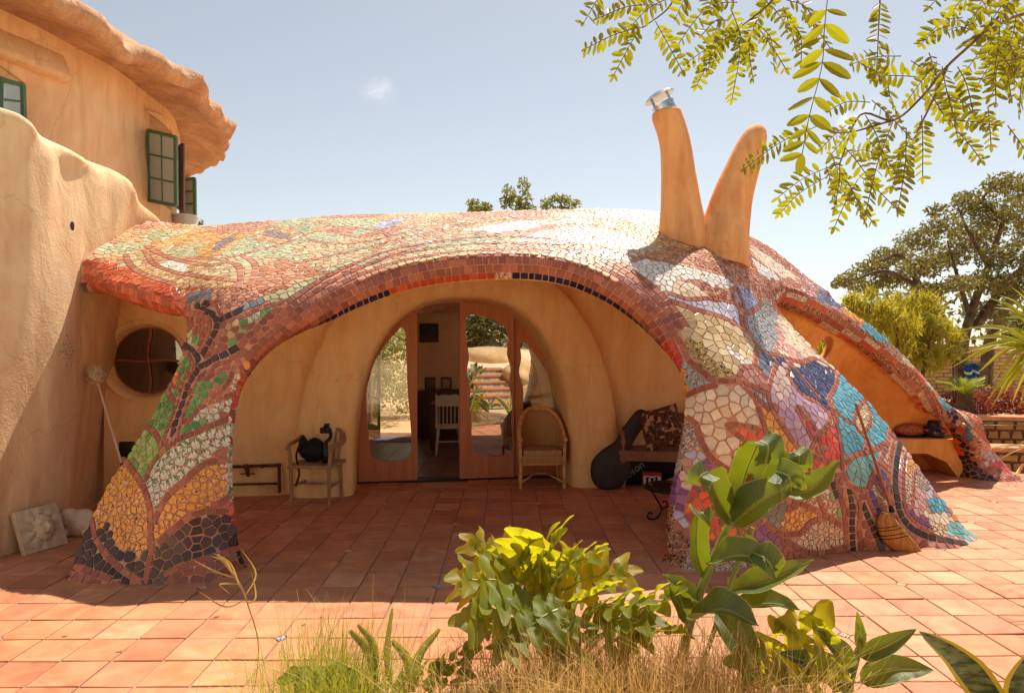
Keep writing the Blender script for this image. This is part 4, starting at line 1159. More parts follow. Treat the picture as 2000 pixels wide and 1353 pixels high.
# --- sloping garden wall, hand-shaped: foot line, top line
base = smoothpath([(-8.5,5.1),(-5.2,5.08),(-4.55,5.12),(-4.28,5.3),(-4.2,5.6),(-4.17,6.2),(-4.34,6.7),(-4.66,7.35),(-4.95,8.6),(-5.1,9.6)], 8)
top = smoothpath([(-8.5,5.9,4.1),(-5.4,5.86,4.02),(-4.75,5.86,3.92),(-4.38,5.96,3.82),(-4.25,6.16,3.68),(-4.18,6.6,3.6),(-4.13,7.15,3.57),(-4.12,7.55,3.36),(-4.15,8.05,3.2),(-4.25,9.2,3.1)], 8)
gv, gf = [], []; NVV = 30
nu = len(base)
for i in range(nu):
    b, t = base[i], top[i]
    tg = (base[min(i + 1, nu - 1)] - base[max(i - 1, 0)]); tg.z = 0; tg.normalize()
    nrm = Vector((tg.y, -tg.x, 0))                       # towards the patio
    b0 = Vector((b.x, b.y, -.05)); t0 = Vector((t.x, t.y, t.z - .16))
    s = i * .27
    for k in range(NVV):
        f = k / (NVV - 1); p = b0.lerp(t0, f ** 1.9 if base[i].y > 6.3 else f + (f ** 1.9 - f) * max(0, min(1, (base[i].y - 5.6) / .7))); p.z = b0.z + (t0.z - b0.z) * f
        bul = .016 * math.sin(s * 1.3 + 4 * f) + .008 * math.sin(s * 2.9 - 6 * f + 1) + .006 * math.sin(4.3 * s + 9 * f) * f + .05 * math.sin(math.pi * f)
        gv.append(p + nrm * bul)
    for a, (o_, z_) in enumerate([(.0, .06), (-.03, .12), (-.09, .155), (-.18, .165), (-.28, .13), (-.36, .03), (-.4, -.2), (-.4, -1.0)]):
        gv.append(t0 + nrm * (o_ + .03 * math.sin(s * 2)) + Vector((0, 0, z_)))
NW = NVV + 8
for i in range(nu - 1):
    for k in range(NW - 1): gf.append((i * NW + k, (i + 1) * NW + k, (i + 1) * NW + k + 1, i * NW + k + 1))
gwall = thing('garden_wall', 'sloping hand-shaped stucco wall with wavy rounded top at the left edge', 'wall', (-4.2, 6, 0))
def put(o, par):     # keep the place of a mesh made in scene coordinates
    o.parent = par; o.matrix_parent_inverse = Matrix.Translation(-Vector(par.location)) if par.rotation_euler.z == 0 else (Matrix.Translation(par.location) @ Matrix.Rotation(par.rotation_euler.z, 4, 'Z')).inverted()
    return o
put(mesh('wall_body', gv, gf, M_wallA), gwall)
wallbvh = BVHTree.FromPolygons(gv, gf)
def on_wall(px, py):
    d = Vector(((px - CXP) / FPX, 1, -(py - CYP) / FPX)).normalized()
    h_ = wallbvh.ray_cast(Vector((0, 0, CAMH)), d)
    return h_[0], (h_[1] if h_[1].dot(d) < 0 else -h_[1])
# mosaic lozenge and the slit of a water spout on this wall
M_loz = talavera('lozenge_tile', [(0,(110,110,96)),(.42,(214,206,184)),(.52,(190,150,84)),(.58,(206,200,186)),(.66,(120,126,120))], 60)
for r in range(-4, 5):
    for c_ in range(-2, 3):
        if abs(c_) / 2.4 + abs(r) / 4.6 > 1: continue
        q = on_wall(129 + c_ * 6.5 + 3 * (r % 2), 685 + r * 7.2)
        if q[0] is None: continue
        n = q[1]; ax = n.orthogonal().normalized(); ax = (Vector((0, 0, 1)) - n * n.z).normalized(); ay = n.cross(ax); s_ = .015
        P = [q[0] + ax * a + ay * b for a, b in ((0, -s_), (s_, 0), (0, s_), (-s_, 0))]
        v, f = tile_solid(P, n, .006, .01)
        put(mesh('mosaic_chip', v, f, M_loz, None, False), gwall)
q = on_wall(141, 442); n = q[1]; ay = Vector((0, 0, 1)); ax = ay.cross(n).normalized()
m = MB(); m.add([q[0] + n * .004 + ax * .022 * math.cos(a * .5236) + ay * .045 * math.sin(a * .5236) for a in range(12)] + [q[0] - n * .02 + ax * .022 * math.cos(a * .5236) + ay * .045 * math.sin(a * .5236) for a in range(12)], [tuple(range(12))] + [(i, (i + 1) % 12, (i + 1) % 12 + 12, i + 12) for i in range(12)])
put(m.build('spout_hole', material('dark_slot', (70,44,30), .9)), gwall)
# --- round two-storey house above
HC = Vector((-10.3, 9.0, 0)); HR = 5.2
upper = thing('stucco_house', 'tall round stucco house with wavy overhanging roof and green casement windows', 'house', (-10.3, 9.0, 0))
def drum(px, py, rad=HR):
    a = (px - CXP) / FPX; A = a * a + 1; B = -2 * (a * HC.x + HC.y); Cc = HC.x ** 2 + HC.y ** 2 - rad * rad
    Y = (-B - math.sqrt(max(0, B * B - 4 * A * Cc))) / (2 * A)
    return P3(px, py, Y)
def dang(p): return math.atan2(p.y - HC.y, p.x - HC.x)
w1a, w1b = dang(drum(289, 300)), dang(drum(334, 300))
w0a, w0b = dang(drum(-60, 180)), dang(drum(48, 180))
zt1, zb1 = 5.02, 3.82; zt0, zb0 = 4.6, 3.4
A0, A1 = R(-115), R(60); NA = 150
angs = sorted(set([A0 + (A1 - A0) * k / NA for k in range(NA + 1)] + [w1a, w1b, w0a, w0b]))
zs = sorted(set([2.5 + k * .2 for k in range(16)] + [zt1, zb1, zt0, zb0]))
hv, hf = [], []
for a in angs:
    for z in zs:
        r = HR + .03 * math.sin(a * 9 + z * 2) + .02 * math.sin(a * 21 - z * 3)
        hv.append((HC.x + r * math.cos(a), HC.y + r * math.sin(a), z))
nz_ = len(zs)
for i in range(len(angs) - 1):
    am = (angs[i] + angs[i + 1]) / 2
    for k in range(nz_ - 1):
        zm = (zs[k] + zs[k + 1]) / 2
        if w1a < am < w1b and zb1 < zm < zt1: continue
        if w0a < am < w0b and zb0 < zm < zt0: continue
        hf.append((i * nz_ + k, (i + 1) * nz_ + k, (i + 1) * nz_ + k + 1, i * nz_ + k + 1))
put(mesh('wall', hv, hf, M_wallB), upper)
def cyl(a, r, z): return Vector((HC.x + r * math.cos(a), HC.y + r * math.sin(a), z))
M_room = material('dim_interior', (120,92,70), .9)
for (a0, a1, zb, zt) in ((w1a, w1b, zb1, zt1), (w0a, w0b, zb0, zt0)):
    v, f = [], []
    for r in (HR + .02, HR - .28):
        v += [cyl(a0, r, zb), cyl(a1, r, zb), cyl(a1, r, zt), cyl((a0 + a1) / 2, r, zt + .1), cyl(a0, r, zt)]
    f = [(i, (i + 1) % 5, (i + 1) % 5 + 5, i + 5) for i in range(5)]
    put(mesh('window_reveal', v, f, M_wallB, None, False), upper)
    put(mesh('room_backing', [cyl(a0, HR - .32, zb - .1), cyl(a1, HR - .32, zb - .1), cyl(a1, HR - .32, zt + .2), cyl(a0, HR - .32, zt + .2)], [(0,1,2,3)], M_room, None, False), upper)  # backing sheet, its brown standing in for the shade of the room behind
# eave: a heavy wavy lip all round
M_eave = stucco('eave_render', (184,142,108), (158,116,86), (202,164,130), 1.8, 1.0)
ev, ef = [], []
angE = [R(-125) + (R(70) - R(-125)) * k / 240 for k in range(241)]
for a in angE:
    wv = .11 * abs(math.sin(a * 7 + .6)) + .09 * math.sin(a * 17 + 2) + .05 * math.sin(a * 41)
    ro = HR + .72 + .8 * wv; zo = 5.1 + .55 * wv
    lum = .03 * math.sin(a * 77) + .03 * math.sin(a * 113 + 1)
    prof = [(HR - .05, 5.28), (HR + .25, 5.24 + .3 * wv), (HR + .6, 5.12 + .6 * wv), (ro - .08, zo - .02), (ro, zo + .03 + lum), (ro + .045, zo + .09), (ro + .02 + lum, zo + .18), (ro - .1, zo + .26), (ro - .5, zo + .4), (HR - .4, 6.1), (HR - 2.5, 6.9)]
    for r, z in prof: ev.append(cyl(a, r, z))
nE = 11
for i in range(240):
    for k in range(nE - 1): ef.append((i * nE + k, (i + 1) * nE + k, (i + 1) * nE + k + 1, i * nE + k + 1))
put(mesh('roof', ev, ef, M_eave), upper)
# lintel over the left window, painted tile, casements
v = []; m = MB()
ll = [cyl(w0a - .05 + (w0b + .085 - (w0a - .05)) * k / 12, HR + .0, zt0 + .2) for k in range(13)]
def radial(p): d = Vector((p.x - HC.x, p.y - HC.y, 0)); return d.normalized()
lv, lf = [], []
for p in ll:
    d = radial(p)
    for (o_, z_) in ((-.05, .34), (.03, .28), (.13, .06), (.15, .01), (.11, -.03), (-.05, -.03)): lv.append(p + d * o_ + Vector((0, 0, z_)))
for i in range(12):
    for k in range(5): lf.append((i * 6 + k, (i + 1) * 6 + k, (i + 1) * 6 + k + 1, i * 6 + k + 1))
lf += [tuple(range(6)), tuple(reversed(range(72, 78)))]
put(mesh('lintel', lv, lf, M_wallB), upper)
p = drum(155, 197); d = radial(p); ax = Vector((0, 0, 1)); ay = d.cross(ax); s_ = .065
m = MB(); m.add([p + d * z + ax * a + ay * b for z in (.035, .0) for a, b in ((-s_, -s_), (-s_, s_), (s_, s_), (s_, -s_))], [(0,1,2,3),(0,4,5,1),(1,5,6,2),(2,6,7,3),(3,7,4,0)])
til = put(m.build('wall_tile', talavera('house_tile', [(0,(60,70,84)),(.45,(206,196,170)),(.6,(196,150,70)),(.68,(70,90,110))], 26)), upper)
m = MB()
for k in range(8):
    a = k * math.pi / 4; u = ax * math.cos(a) + ay * math.sin(a); w = ax * -math.sin(a) + ay * math.cos(a); c0 = p + d * .037
    m.add([c0, c0 + u * .03 + w * .013, c0 + u * .056, c0 + u * .03 - w * .013], [(0,1,2,3)])
put(m.build('painted_star', material('star_glaze', (196,150,80), .3), None, False), upper)
M_green = material('green_paint', (74,108,80), .45, .12, 20)
M_dkred = material('dark_red_paint', (92,50,40), .45, .15, 20)
def glassmat(name, refl, tintc=(255,255,255), rough=.0):
    if name in MATS: return MATS[name]
    m = bpy.data.materials.new(name); m.use_nodes = True; MATS[name] = m
    nt = m.node_tree; L = nt.links; nt.nodes.remove(nt.nodes['Principled BSDF'])
    t = nd(nt, 'ShaderNodeBsdfTransparent'); t.inputs[0].default_value = rgba(tintc)
    g = nd(nt, 'ShaderNodeBsdfGlossy'); g.inputs['Roughness'].default_value = rough
    fr = nd(nt, 'ShaderNodeFresnel'); fr.inputs[0].default_value = 1.5
    mr = nd(nt, 'ShaderNodeMapRange'); mr.inputs[3].default_value = refl; mr.inputs[4].default_value = 1.0; L.new(fr.outputs[0], mr.inputs[0])
    ms = nd(nt, 'ShaderNodeMixShader'); L.new(mr.outputs[0], ms.inputs[0]); L.new(t.outputs[0], ms.inputs[1]); L.new(g.outputs[0], ms.inputs[2])
    L.new(ms.outputs[0], nt.nodes['Material Output'].inputs['Surface'])
    return m
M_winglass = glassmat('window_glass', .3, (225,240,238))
_nt = M_winglass.node_tree; _out = _nt.nodes['Material Output']; _src = _out.inputs['Surface'].links[0].from_socket     # pale teal mixed in as the sky reflection on the panes
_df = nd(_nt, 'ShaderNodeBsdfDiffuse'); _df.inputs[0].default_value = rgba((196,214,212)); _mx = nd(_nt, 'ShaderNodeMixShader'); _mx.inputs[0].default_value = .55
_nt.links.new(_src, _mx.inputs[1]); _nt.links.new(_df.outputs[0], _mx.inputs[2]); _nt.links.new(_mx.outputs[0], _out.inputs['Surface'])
def casement(tl, tr, br, bl, matf, cols, rows, name='casement'):
    tl, tr, br, bl = map(Vector, (tl, tr, br, bl)); n = (tr - tl).cross(bl - tl).normalized()
    def at(u, v_): return (tl.lerp(tr, u)).lerp(bl.lerp(br, u), v_)
    W_ = (tr - tl).length; H_ = (bl - tl).length; fw = .05
    m = MB()
    def bar(a, b, w): m.tube([a, b], w, 4, flat=1.0)
    for a, b in ((at(0,0), at(1,0)), (at(1,0), at(1,1)), (at(1,1), at(0,1)), (at(0,1), at(0,0))): bar(a, b, fw * .62)
    for c_ in range(1, cols): bar(at(c_ / cols, 0), at(c_ / cols, 1), .015)
    for r_ in range(1, rows): bar(at(0, r_ / rows), at(1, r_ / rows), .015)
    fr = put(m.build(name, matf, None, False), upper)
    for c_ in range(cols):
        for r_ in range(rows):
            q = [at((c_ + .04) / cols, (r_ + .03) / rows), at((c_ + .96) / cols, (r_ + .03) / rows), at((c_ + .96) / cols, (r_ + .97) / rows), at((c_ + .04) / cols, (r_ + .97) / rows)]
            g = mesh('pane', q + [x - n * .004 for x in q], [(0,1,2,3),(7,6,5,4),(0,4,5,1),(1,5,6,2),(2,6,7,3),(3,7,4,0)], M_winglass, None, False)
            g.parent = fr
    return fr
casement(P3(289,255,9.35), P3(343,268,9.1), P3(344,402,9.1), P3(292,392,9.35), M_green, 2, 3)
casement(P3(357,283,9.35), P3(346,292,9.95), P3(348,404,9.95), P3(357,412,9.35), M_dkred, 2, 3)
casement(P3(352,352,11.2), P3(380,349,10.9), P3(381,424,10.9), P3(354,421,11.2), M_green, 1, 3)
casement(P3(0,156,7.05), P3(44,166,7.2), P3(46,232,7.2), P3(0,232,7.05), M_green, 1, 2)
m = MB(); c = P3(360, 437, 10.6)
m.lathe([(.19, -.25), (.19, .1), (.21, .1), (.21, .125), (.0, .125)], c, 20)
put(m.build('bay_sill', material('white_enamel', (206,206,196), .3), None), upper)
# ================================================================ porch back wall, doors, room behind
WS = 0.168; WANG = math.atan(WS); E = Vector((math.cos(WANG), math.sin(WANG), 0)); WNRM = Vector((math.sin(WANG), -math.cos(WANG), 0))
W0 = Vector((-3.13, 7.72, 0))
def wl_(t, z, d=0.0): return W0 + E * t + Vector((0, 0, z)) + WNRM * d         # along the wall, up, towards the patio
def on_plane(px, py, d):
    r = Vector(((px - CXP) / FPX, 1, -(py - CYP) / FPX)); o = W0 + WNRM * d
    k = (o - Vector((0, 0, CAMH))).dot(WNRM) / r.dot(WNRM)
    p = Vector((0, 0, CAMH)) + r * k
    return ((p - W0).dot(E), p.z)
bodybvh = BVHTree.FromPolygons(bv, bf)
def under_shell(p, default=2.85):
    h_ = bodybvh.ray_cast(Vector((p.x, p.y, 1.2)), Vector((0, 0, 1)))
    return h_[0].z if h_[0] is not None else default
def sheet(outline, holes, fn, thick, step=.16, back=True):
    "flat sheet with holes, meshed finely; fn(a, b, depth) -> place"
    pts = [Vector(p) for p in outline]; loops = [list(range(len(pts)))]
    for hh in holes:
        k = len(pts); pts += [Vector(p) for p in hh]; loops.append(list(range(k, k + len(hh))))
    xs_ = [p.x for p in pts]; ys_ = [p.y for p in pts]; ol = [tuple(p) for p in outline]
    y_ = min(ys_) + step / 2; edges = [(l[i], l[(i + 1) % len(l)]) for l in loops for i in range(len(l))]
    while y_ < max(ys_):
        x_ = min(xs_) + step / 2
        while x_ < max(xs_):
            if inpoly(x_, y_, ol) and not any(inpoly(x_, y_, h_) for h_ in holes) and min((p.x - x_) ** 2 + (p.y - y_) ** 2 for p in pts) > (step * .35) ** 2: pts.append(Vector((x_, y_)))
            x_ += step
        y_ += step
    r_ = delaunay_2d_cdt(pts, edges, [], 0, 1e-5)
    vs = r_[0]; fs = []
    for t in r_[2]:
        cx_ = sum(vs[i].x for i in t) / len(t); cy_ = sum(vs[i].y for i in t) / len(t)
        if inpoly(cx_, cy_, ol) and not any(inpoly(cx_, cy_, h_) for h_ in holes): fs.append(tuple(t))
    n_ = len(vs)
    v = [fn(p.x, p.y, 0.0) for p in vs] + [fn(p.x, p.y, -thick) for p in vs]
    f = list(fs) + [tuple(i + n_ for i in reversed(t)) for t in fs]
    cnt = {}
    for t in fs:
        for i in range(len(t)):
            a, b = t[i], t[(i + 1) % len(t)]; cnt[(a, b)] = 1
    for (a, b) in cnt:
        if (b, a) not in cnt: f.append((b, a, a + n_, b + n_))
    return v, f
def superarch(cx_, a, h_, n_, k=40, z0=0.0):
    o = []
    for i in range(k + 1):
        th = math.pi * i / k; c_, s_ = math.cos(th), math.sin(th)
        o.append((cx_ + a * math.copysign(abs(c_) ** (2 / n_), c_), z0 + (h_ - z0) * abs(s_) ** (2 / n_)))
    return o
M_porch = stucco('porch_stucco', (242,200,140), (232,184,120), (246,210,156), .8, .3)
dcx = on_plane(908, 800, .05)[0]
AI, HI, AO, HO = 1.30, 2.29, 1.97, 2.86
hole = superarch(dcx, AI + .12, HI + .12, 2.6)
wcx, wcz = on_plane(283, 705, 0)
wr = 0.43
rw = [(wcx + wr * math.cos(a * math.pi / 16), wcz + wr * math.sin(a * math.pi / 16)) for a in range(32)]
t0, t1 = -1.45, 6.6
outl = [(t0, -.05), (t1, -.05)]
k = 34
for i in range(k + 1):
    t = t1 + (t0 - t1) * i / k; p = wl_(t, 0); z = min(3.3, under_shell(p) + .02); outl.append((t, z))
def wavy(a, b, d): return wl_(a, b, d + .02 * math.sin(a * 2.1 + b) + .012 * math.sin(a * 4.7 - 2 * b))
v, f = sheet(outl, [hole, rw], wavy, .3)
pw = mesh('porch_wall', v, f, M_porch, house)
sharp(pw, 50)
# door surround: a thick rounded ring standing proud of the wall
prof = [(-.02,-.1),(.0,.02),(.015,.1),(.05,.17),(.12,.21),(.5,.24),(.86,.21),(.95,.17),(.985,.12),(1,.05),(1,-.3),(1,-.62)]
oo, ii = superarch(dcx - .03, AO, HO, 2.35, 60), superarch(dcx, AI, HI, 2.6, 60)
v, f = [], []
for i in range(61):
    for r_, d in prof:
        a = oo[i][0] + (ii[i][0] - oo[i][0]) * r_; b = oo[i][1] + (ii[i][1] - oo[i][1]) * r_
        wob = .012 * math.sin(i * .5 + r_ * 3)
        v.append(wl_(a, b, d + wob))
np_ = len(prof)
for i in range(60):
    for k in range(np_ - 1): f.append((i * np_ + k, i * np_ + k + 1, (i + 1) * np_ + k + 1, (i + 1) * np_ + k))
mesh('door_surround', v, f, M_porch, house)
# round window: reveal, glass, frame, branch-like bars
v, f = [], []
for a in range(33):
    th = a * math.pi / 16; c_, s_ = math.cos(th), math.sin(th)
    for r_, d in ((wr + .03, .02), (wr - .005, .0), (wr - .03, -.06), (wr - .055, -.17)): v.append(wl_(wcx + r_ * c_, wcz + r_ * s_, d))
for a in range(32):
    for k in range(3): f.append((a * 4 + k, a * 4 + k + 1, (a + 1) * 4 + k + 1, (a + 1) * 4 + k))
rwin = mesh('round_window', v, f, M_porch, house)
M_rwood = material('red_wood', (160,92,60), .6, .25, 18, .3, 40)
m = MB(); rr_ = wr - .055
m.tube([wl_(wcx + rr_ * math.cos(a * math.pi / 20), wcz + rr_ * math.sin(a * math.pi / 20), -.15) for a in range(41)], .012, 6, cap=False)
m.build('window_frame', M_rwood, rwin)
m = MB(); m.tube([wl_(wcx + .015 * math.sin(k), wcz - rr_ + 2 * rr_ * k / 8, -.14) for k in range(9)], [.012 + .003 * math.sin(k * 2) for k in range(9)], 6); m.build('window_bar', M_rwood, rwin)
m = MB(); m.tube([wl_(wcx - rr_ + 2 * rr_ * k / 8, wcz + .01 * math.sin(k * 1.4), -.14) for k in range(9)], [.011 + .002 * math.sin(k * 3) for k in range(9)], 6); m.build('window_bar', M_rwood, rwin)
M_rglass = glassmat('porch_glass', .22, (110,100,86))
m = MB(); m.add([wl_(wcx + rr_ * math.cos(a * math.pi / 16), wcz + rr_ * math.sin(a * math.pi / 16), d) for d in (-.155, -.165) for a in range(32)], [tuple(range(32)), tuple(reversed(range(32, 64)))])
m.build('pane', M_rglass, rwin, False)
# room behind
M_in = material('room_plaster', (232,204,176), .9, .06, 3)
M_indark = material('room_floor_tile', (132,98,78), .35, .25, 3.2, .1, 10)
room = MB()
RY0, RY1, RX0, RX1, RZ = 8.95, 13.0, -4.4, 2.6, 2.72
def rb(v, f): room.add(v, f)
ox0, ox1, oz = -2.78, -1.86, 2.15
rb([(RX0, 7.7, -.01), (RX0, RY1, -.01), (RX0, RY1, RZ), (RX0, 7.7, RZ)], [(0,1,2,3)])
for y0, y1, z0, z1 in ((8.9, 9.8, -.01, RZ), (12.5, RY1, -.01, RZ), (9.8, 12.5, -.01, .6), (9.8, 12.5, 2.35, RZ)): rb([(RX1, y0, z0), (RX1, y1, z0), (RX1, y1, z1), (RX1, y0, z1)], [(3,2,1,0)])  # opening in this unseen side wall is added to light the room
rb([(RX0, 7.9, RZ), (RX1, 8.9, RZ), (RX1, RY1, RZ), (RX0, RY1, RZ)], [(0,1,2,3)])
for x0, x1, z0, z1 in ((RX0, ox0, 0, RZ), (ox1, .1, 0, RZ), (2.3, RX1, 0, RZ), (.1, 2.3, 0, .5), (.1, 2.3, 2.3, RZ), (ox0, ox1, oz, RZ)):  # wide opening right of the back door is added to light the room
    rb([(x0, RY1, z0), (x1, RY1, z0), (x1, RY1, z1), (x0, RY1, z1)], [(3,2,1,0)])
    rb([(x0, RY1 + .25, z0), (x1, RY1 + .25, z0), (x1, RY1 + .25, z1), (x0, RY1 + .25, z1)], [(0,1,2,3)])
rb([(RX0, RY1 + .25, RZ + .06), (RX1, RY1 + .25, RZ + .06), (RX1, 9.0, RZ + .06), (RX0, 8.2, RZ + .06)], [(0,1,2,3)])
o = room.build('room_walls', M_in, house, False)
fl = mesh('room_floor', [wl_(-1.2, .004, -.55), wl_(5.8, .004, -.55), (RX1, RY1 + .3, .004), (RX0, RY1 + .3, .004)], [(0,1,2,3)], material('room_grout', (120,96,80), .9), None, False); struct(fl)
m = MB(); st = .31
for i in range(-15, 9):
    for j in range(27, 43):
        x, y = i * st + .1, j * st
        p = Vector((x, y, 0)) - W0
        if p.dot(WNRM) > -.8 or x < RX0 or x > RX1 or y > RY1 + .2: continue
        o = mesh('room_floor_tile', [(x + sx * .149, y + sy * .149, z) for z in (.004, .011) for sx, sy in ((-1,-1),(1,-1),(1,1),(-1,1))], [(4,5,6,7),(0,1,5,4),(1,2,6,5),(2,3,7,6),(3,0,4,7)], M_indark, fl, False) if not m.v and i == -15 else None
        m.add([(x + sx * .149, y + sy * .149, z) for z in (.004, .011) for sx, sy in ((-1,-1),(1,-1),(1,1),(-1,1))], [(4,5,6,7),(0,1,5,4),(1,2,6,5),(2,3,7,6),(3,0,4,7)])
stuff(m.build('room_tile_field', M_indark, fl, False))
# sliding doors
M_door = material('door_wood', (204,134,92), .5, .1, 3, .15, 30, color2=(180,112,74), stretch=(9, 9, .4))
DD = -.52
def panel(name, px0, px1, glasspx, d, gm, label=None, zlow=.02):
    ta = on_plane(px0, 800, d)[0]; tb = on_plane(px1, 800, d)[0]
    arch = superarch(dcx, AI + .09, HI + .09, 2.6, 80, -.2)
    def ztop(t):
        best = .3
        for (a, b), (c_, e_) in zip(arch[:-1], arch[1:]):
            lo, hi = min(a, c_), max(a, c_)
            if lo <= t <= hi and hi > lo: best = max(best, b + (e_ - b) * (t - a) / (c_ - a))
        return best
    out = [(ta, zlow), (tb, zlow)] + [(tb + (ta - tb) * k / 16, max(zlow + .2, ztop(tb + (ta - tb) * k / 16))) for k in range(17)]
    gp = [on_plane(x, y, d) for x, y in glasspx]
    gp = [(p.x, p.y) for p in catmull([(a, b, 0) for a, b in gp], 4, True)]
    gp = [p for p in gp if inpoly(p[0], p[1], out)]
    v, f = sheet(out, [gp], lambda a, b, e_: wl_(a, b, d + e_), .05, .25)
    dr = mesh(name, v, f, M_door, house, False)
    m = MB(); c_ = (sum(p[0] for p in gp) / len(gp), sum(p[1] for p in gp) / len(gp))
    gg = [(c_[0] + (p[0] - c_[0]) * 1.02, c_[1] + (p[1] - c_[1]) * 1.02) for p in gp]; n_ = len(gg)
    m.add([wl_(a, b, d - .022) for a, b in gg] + [wl_(a, b, d - .028) for a, b in gg], [tuple(range(n_)), tuple(reversed(range(n_, 2 * n_)))])
    m.build('door_pane', gm, dr, False)
    return dr
G_clear = glassmat('clear_door_glass', .06, (245,240,232))
G_mirror = glassmat('reflective_door_glass', .62, (200,190,175))
panel('sliding_door', 700, 815, [(723,880),(716,800),(718,745),(735,700),(762,662),(788,640),(794,700),(796,760),(801,820),(804,870),(798,893),(780,900),(745,900),(728,893)], DD, G_clear)
panel('sliding_door', 898, 1004, [(911,620),(930,615),(966,626),(988,642),(993,668),(991,691),(998,719),(995,751),(1001,783),(999,831),(1002,866),(994,887),(962,892),(932,886),(922,863),(921,819),(916,791),(919,759),(912,727),(916,695),(910,660)], DD - .0, G_mirror)
panel('side_light', 1005, 1124, [(1016,674),(1026,669),(1046,691),(1069,727),(1085,767),(1093,799),(1095,840),(1060,868),(1024,862),(1022,800),(1022,759),(1014,727),(1018,699)], DD - .055, G_mirror)
m = MB(); m.add([wl_(a, z, d) for z in (.0, .022) for a, d in ((dcx - AI - .1, -.47), (dcx + AI + .1, -.47), (dcx + AI + .1, -.64), (dcx - AI - .1, -.64))], [(4,5,6,7),(0,1,5,4),(1,2,6,5),(2,3,7,6),(3,0,4,7)])
m.build('door_track', material('dark_bronze', (52,40,34), .5, metallic=.6), house, False)
# horns on the roof, one carrying a metal chimney cap
M_horn = stucco('horn_stucco', (230,168,110), (218,152,94), (236,182,128), 1.2, .3, .9)
def horn(name, spine):   # (px, py, width px, distance)
    pts = [P3(a, b, z) for a, b, w, z in spine]; rad = [w * z / FPX / 2 for a, b, w, z in spine]
    c = catmull([p for p in pts], 6); idx = [k / 6 for k in range(len(c))]
    rr = [float(np.interp(k, range(len(rad)), rad)) for k in idx]
    m = MB(); m.tube(c, rr, 20); return m.build(name, M_horn, house)
hz = 7.15
h1 = horn('chimney_horn', [(1338,500,104,hz),(1333,440,90,hz),(1330,400,78,hz),(1325,340,66,hz),(1320,290,60,hz),(1312,255,58,hz+.0),(1302,226,58,hz),(1300,217,50,hz)])
h2 = horn('horn', [(1405,520,112,hz-.08),(1412,470,98,hz-.05),(1420,430,88,hz),(1432,380,76,hz),(1448,335,66,hz),(1463,295,58,hz),(1474,268,48,hz),(1479,255,36,hz),(1481,246,18,hz),(1482,243,4,hz)])
M_steel = material('galvanised_steel', (190,196,204), .22, .12, 30, metallic=1.0)
c0 = P3(1300, 216, hz); axis = (P3(1283, 183, hz) - P3(1303, 226, hz)).normalized(); rot = Vector((0, 0, 1)).rotation_difference(axis).to_matrix()
m = MB(); m.lathe([(.115, -.06), (.115, .055), (.122, .055), (.122, .075), (.1, .075), (.1, -.04)], c0, 20, rot=rot)
for k in range(4):
    a = k * math.pi / 2 + .4; m.tube([c0 + rot @ Vector((.118 * math.cos(a), .118 * math.sin(a), .03)), c0 + rot @ Vector((.125 * math.cos(a), .125 * math.sin(a), .17))], .011, 5)
m.lathe([(.165, .15), (.168, .158), (.12, .19), (.06, .21), (.01, .216)], c0, 24, rot=rot)
m.build('chimney_cap', M_steel, h1)
# alcove beside the right leg: curved back wall with a peep hole, and a bench
M_alc = stucco('alcove_stucco', (226,158,84), (214,144,72), (234,172,102), .9, .3)
fb = [i for i in range(NB) if btyp[i] == 'far' and i > btyp.index('foot')]
crv = [rolled(i, 1.9) for i in fb][::-1]                     # from the crown of the small arch down to the far foot
ax_ = [p.x for p in crv]; ay_ = [p.y for p in crv]; az_ = [p.z for p in crv]
for k in range(1, len(ax_)): ax_[k] = max(ax_[k], ax_[k - 1] + .004)
out = [(2.9, -.05), (ax_[-1], -.05)] + [(a, max(0.0, b + .04)) for a, b in zip(ax_[::-1], az_[::-1])] + [(2.9, az_[0] + .1)]
def alc(x, z, d):
    yb = float(np.interp(x, ax_, ay_)); zt = float(np.interp(x, ax_, az_)); f_ = max(0, min(1, 1 - z / max(zt, .3)))
    return Vector((x, yb + .1 + .75 * math.sin(min(1, f_ * 1.6) * math.pi / 2) * (1 - (x - 3) / 6) - d, z))
pk = [(3.86 + .13 * math.cos(a * .3927), 1.7 + .15 * math.sin(a * .3927)) for a in range(16)]
v, f = sheet(out, [pk], alc, .2, .12)
mesh('alcove_wall', v, f, M_alc, house)
# ================================================================ things on the porch and patio
def zrot(a): return Matrix.Rotation(a, 3, 'Z')
M_oldwood = material('weathered_wood', (184,148,112), .75, .22, 3, .35, 30, stretch=(8, 8, 1.2), color2=(146,112,82))
M_black = material('black_cloth', (26,25,26), .8, .3, 20, .3, 60)
M_blackp = material('black_plastic', (22,22,24), .35, .2, 20)
# ---- wooden armchair
c = gnd(612, 980); c = Vector((-2.18, 7.47, 0))
ch = thing('wooden_armchair', 'weathered wooden armchair with curved arm rail, black camera bag on its seat', 'chair', c, R(-6))
m = MB(); m.box((0, 0, .425), (.5, .46, .035), bevel=.01); m.build('seat', M_oldwood, ch)
for sx in (-1, 1):
    m = MB(); m.tube([(sx * .21, -.19, 0), (sx * .215, -.2, .41), (sx * .235, -.2, .63)], [.018, .022, .02], 8); m.build('leg', M_oldwood, ch)
    m = MB(); m.tube([(sx * .2, .23, 0), (sx * .19, .2, .42)], [.018, .022], 8); m.build('leg', M_oldwood, ch)
    m = MB(); m.tube([(sx * .21, -.18, .2), (sx * .2, .21, .2)], .014, 6); m.build('stretcher', M_oldwood, ch)
m = MB(); m.tube([(-.2, .02, .2), (.2, .02, .2)], .013, 6); m.build('stretcher', M_oldwood, ch)
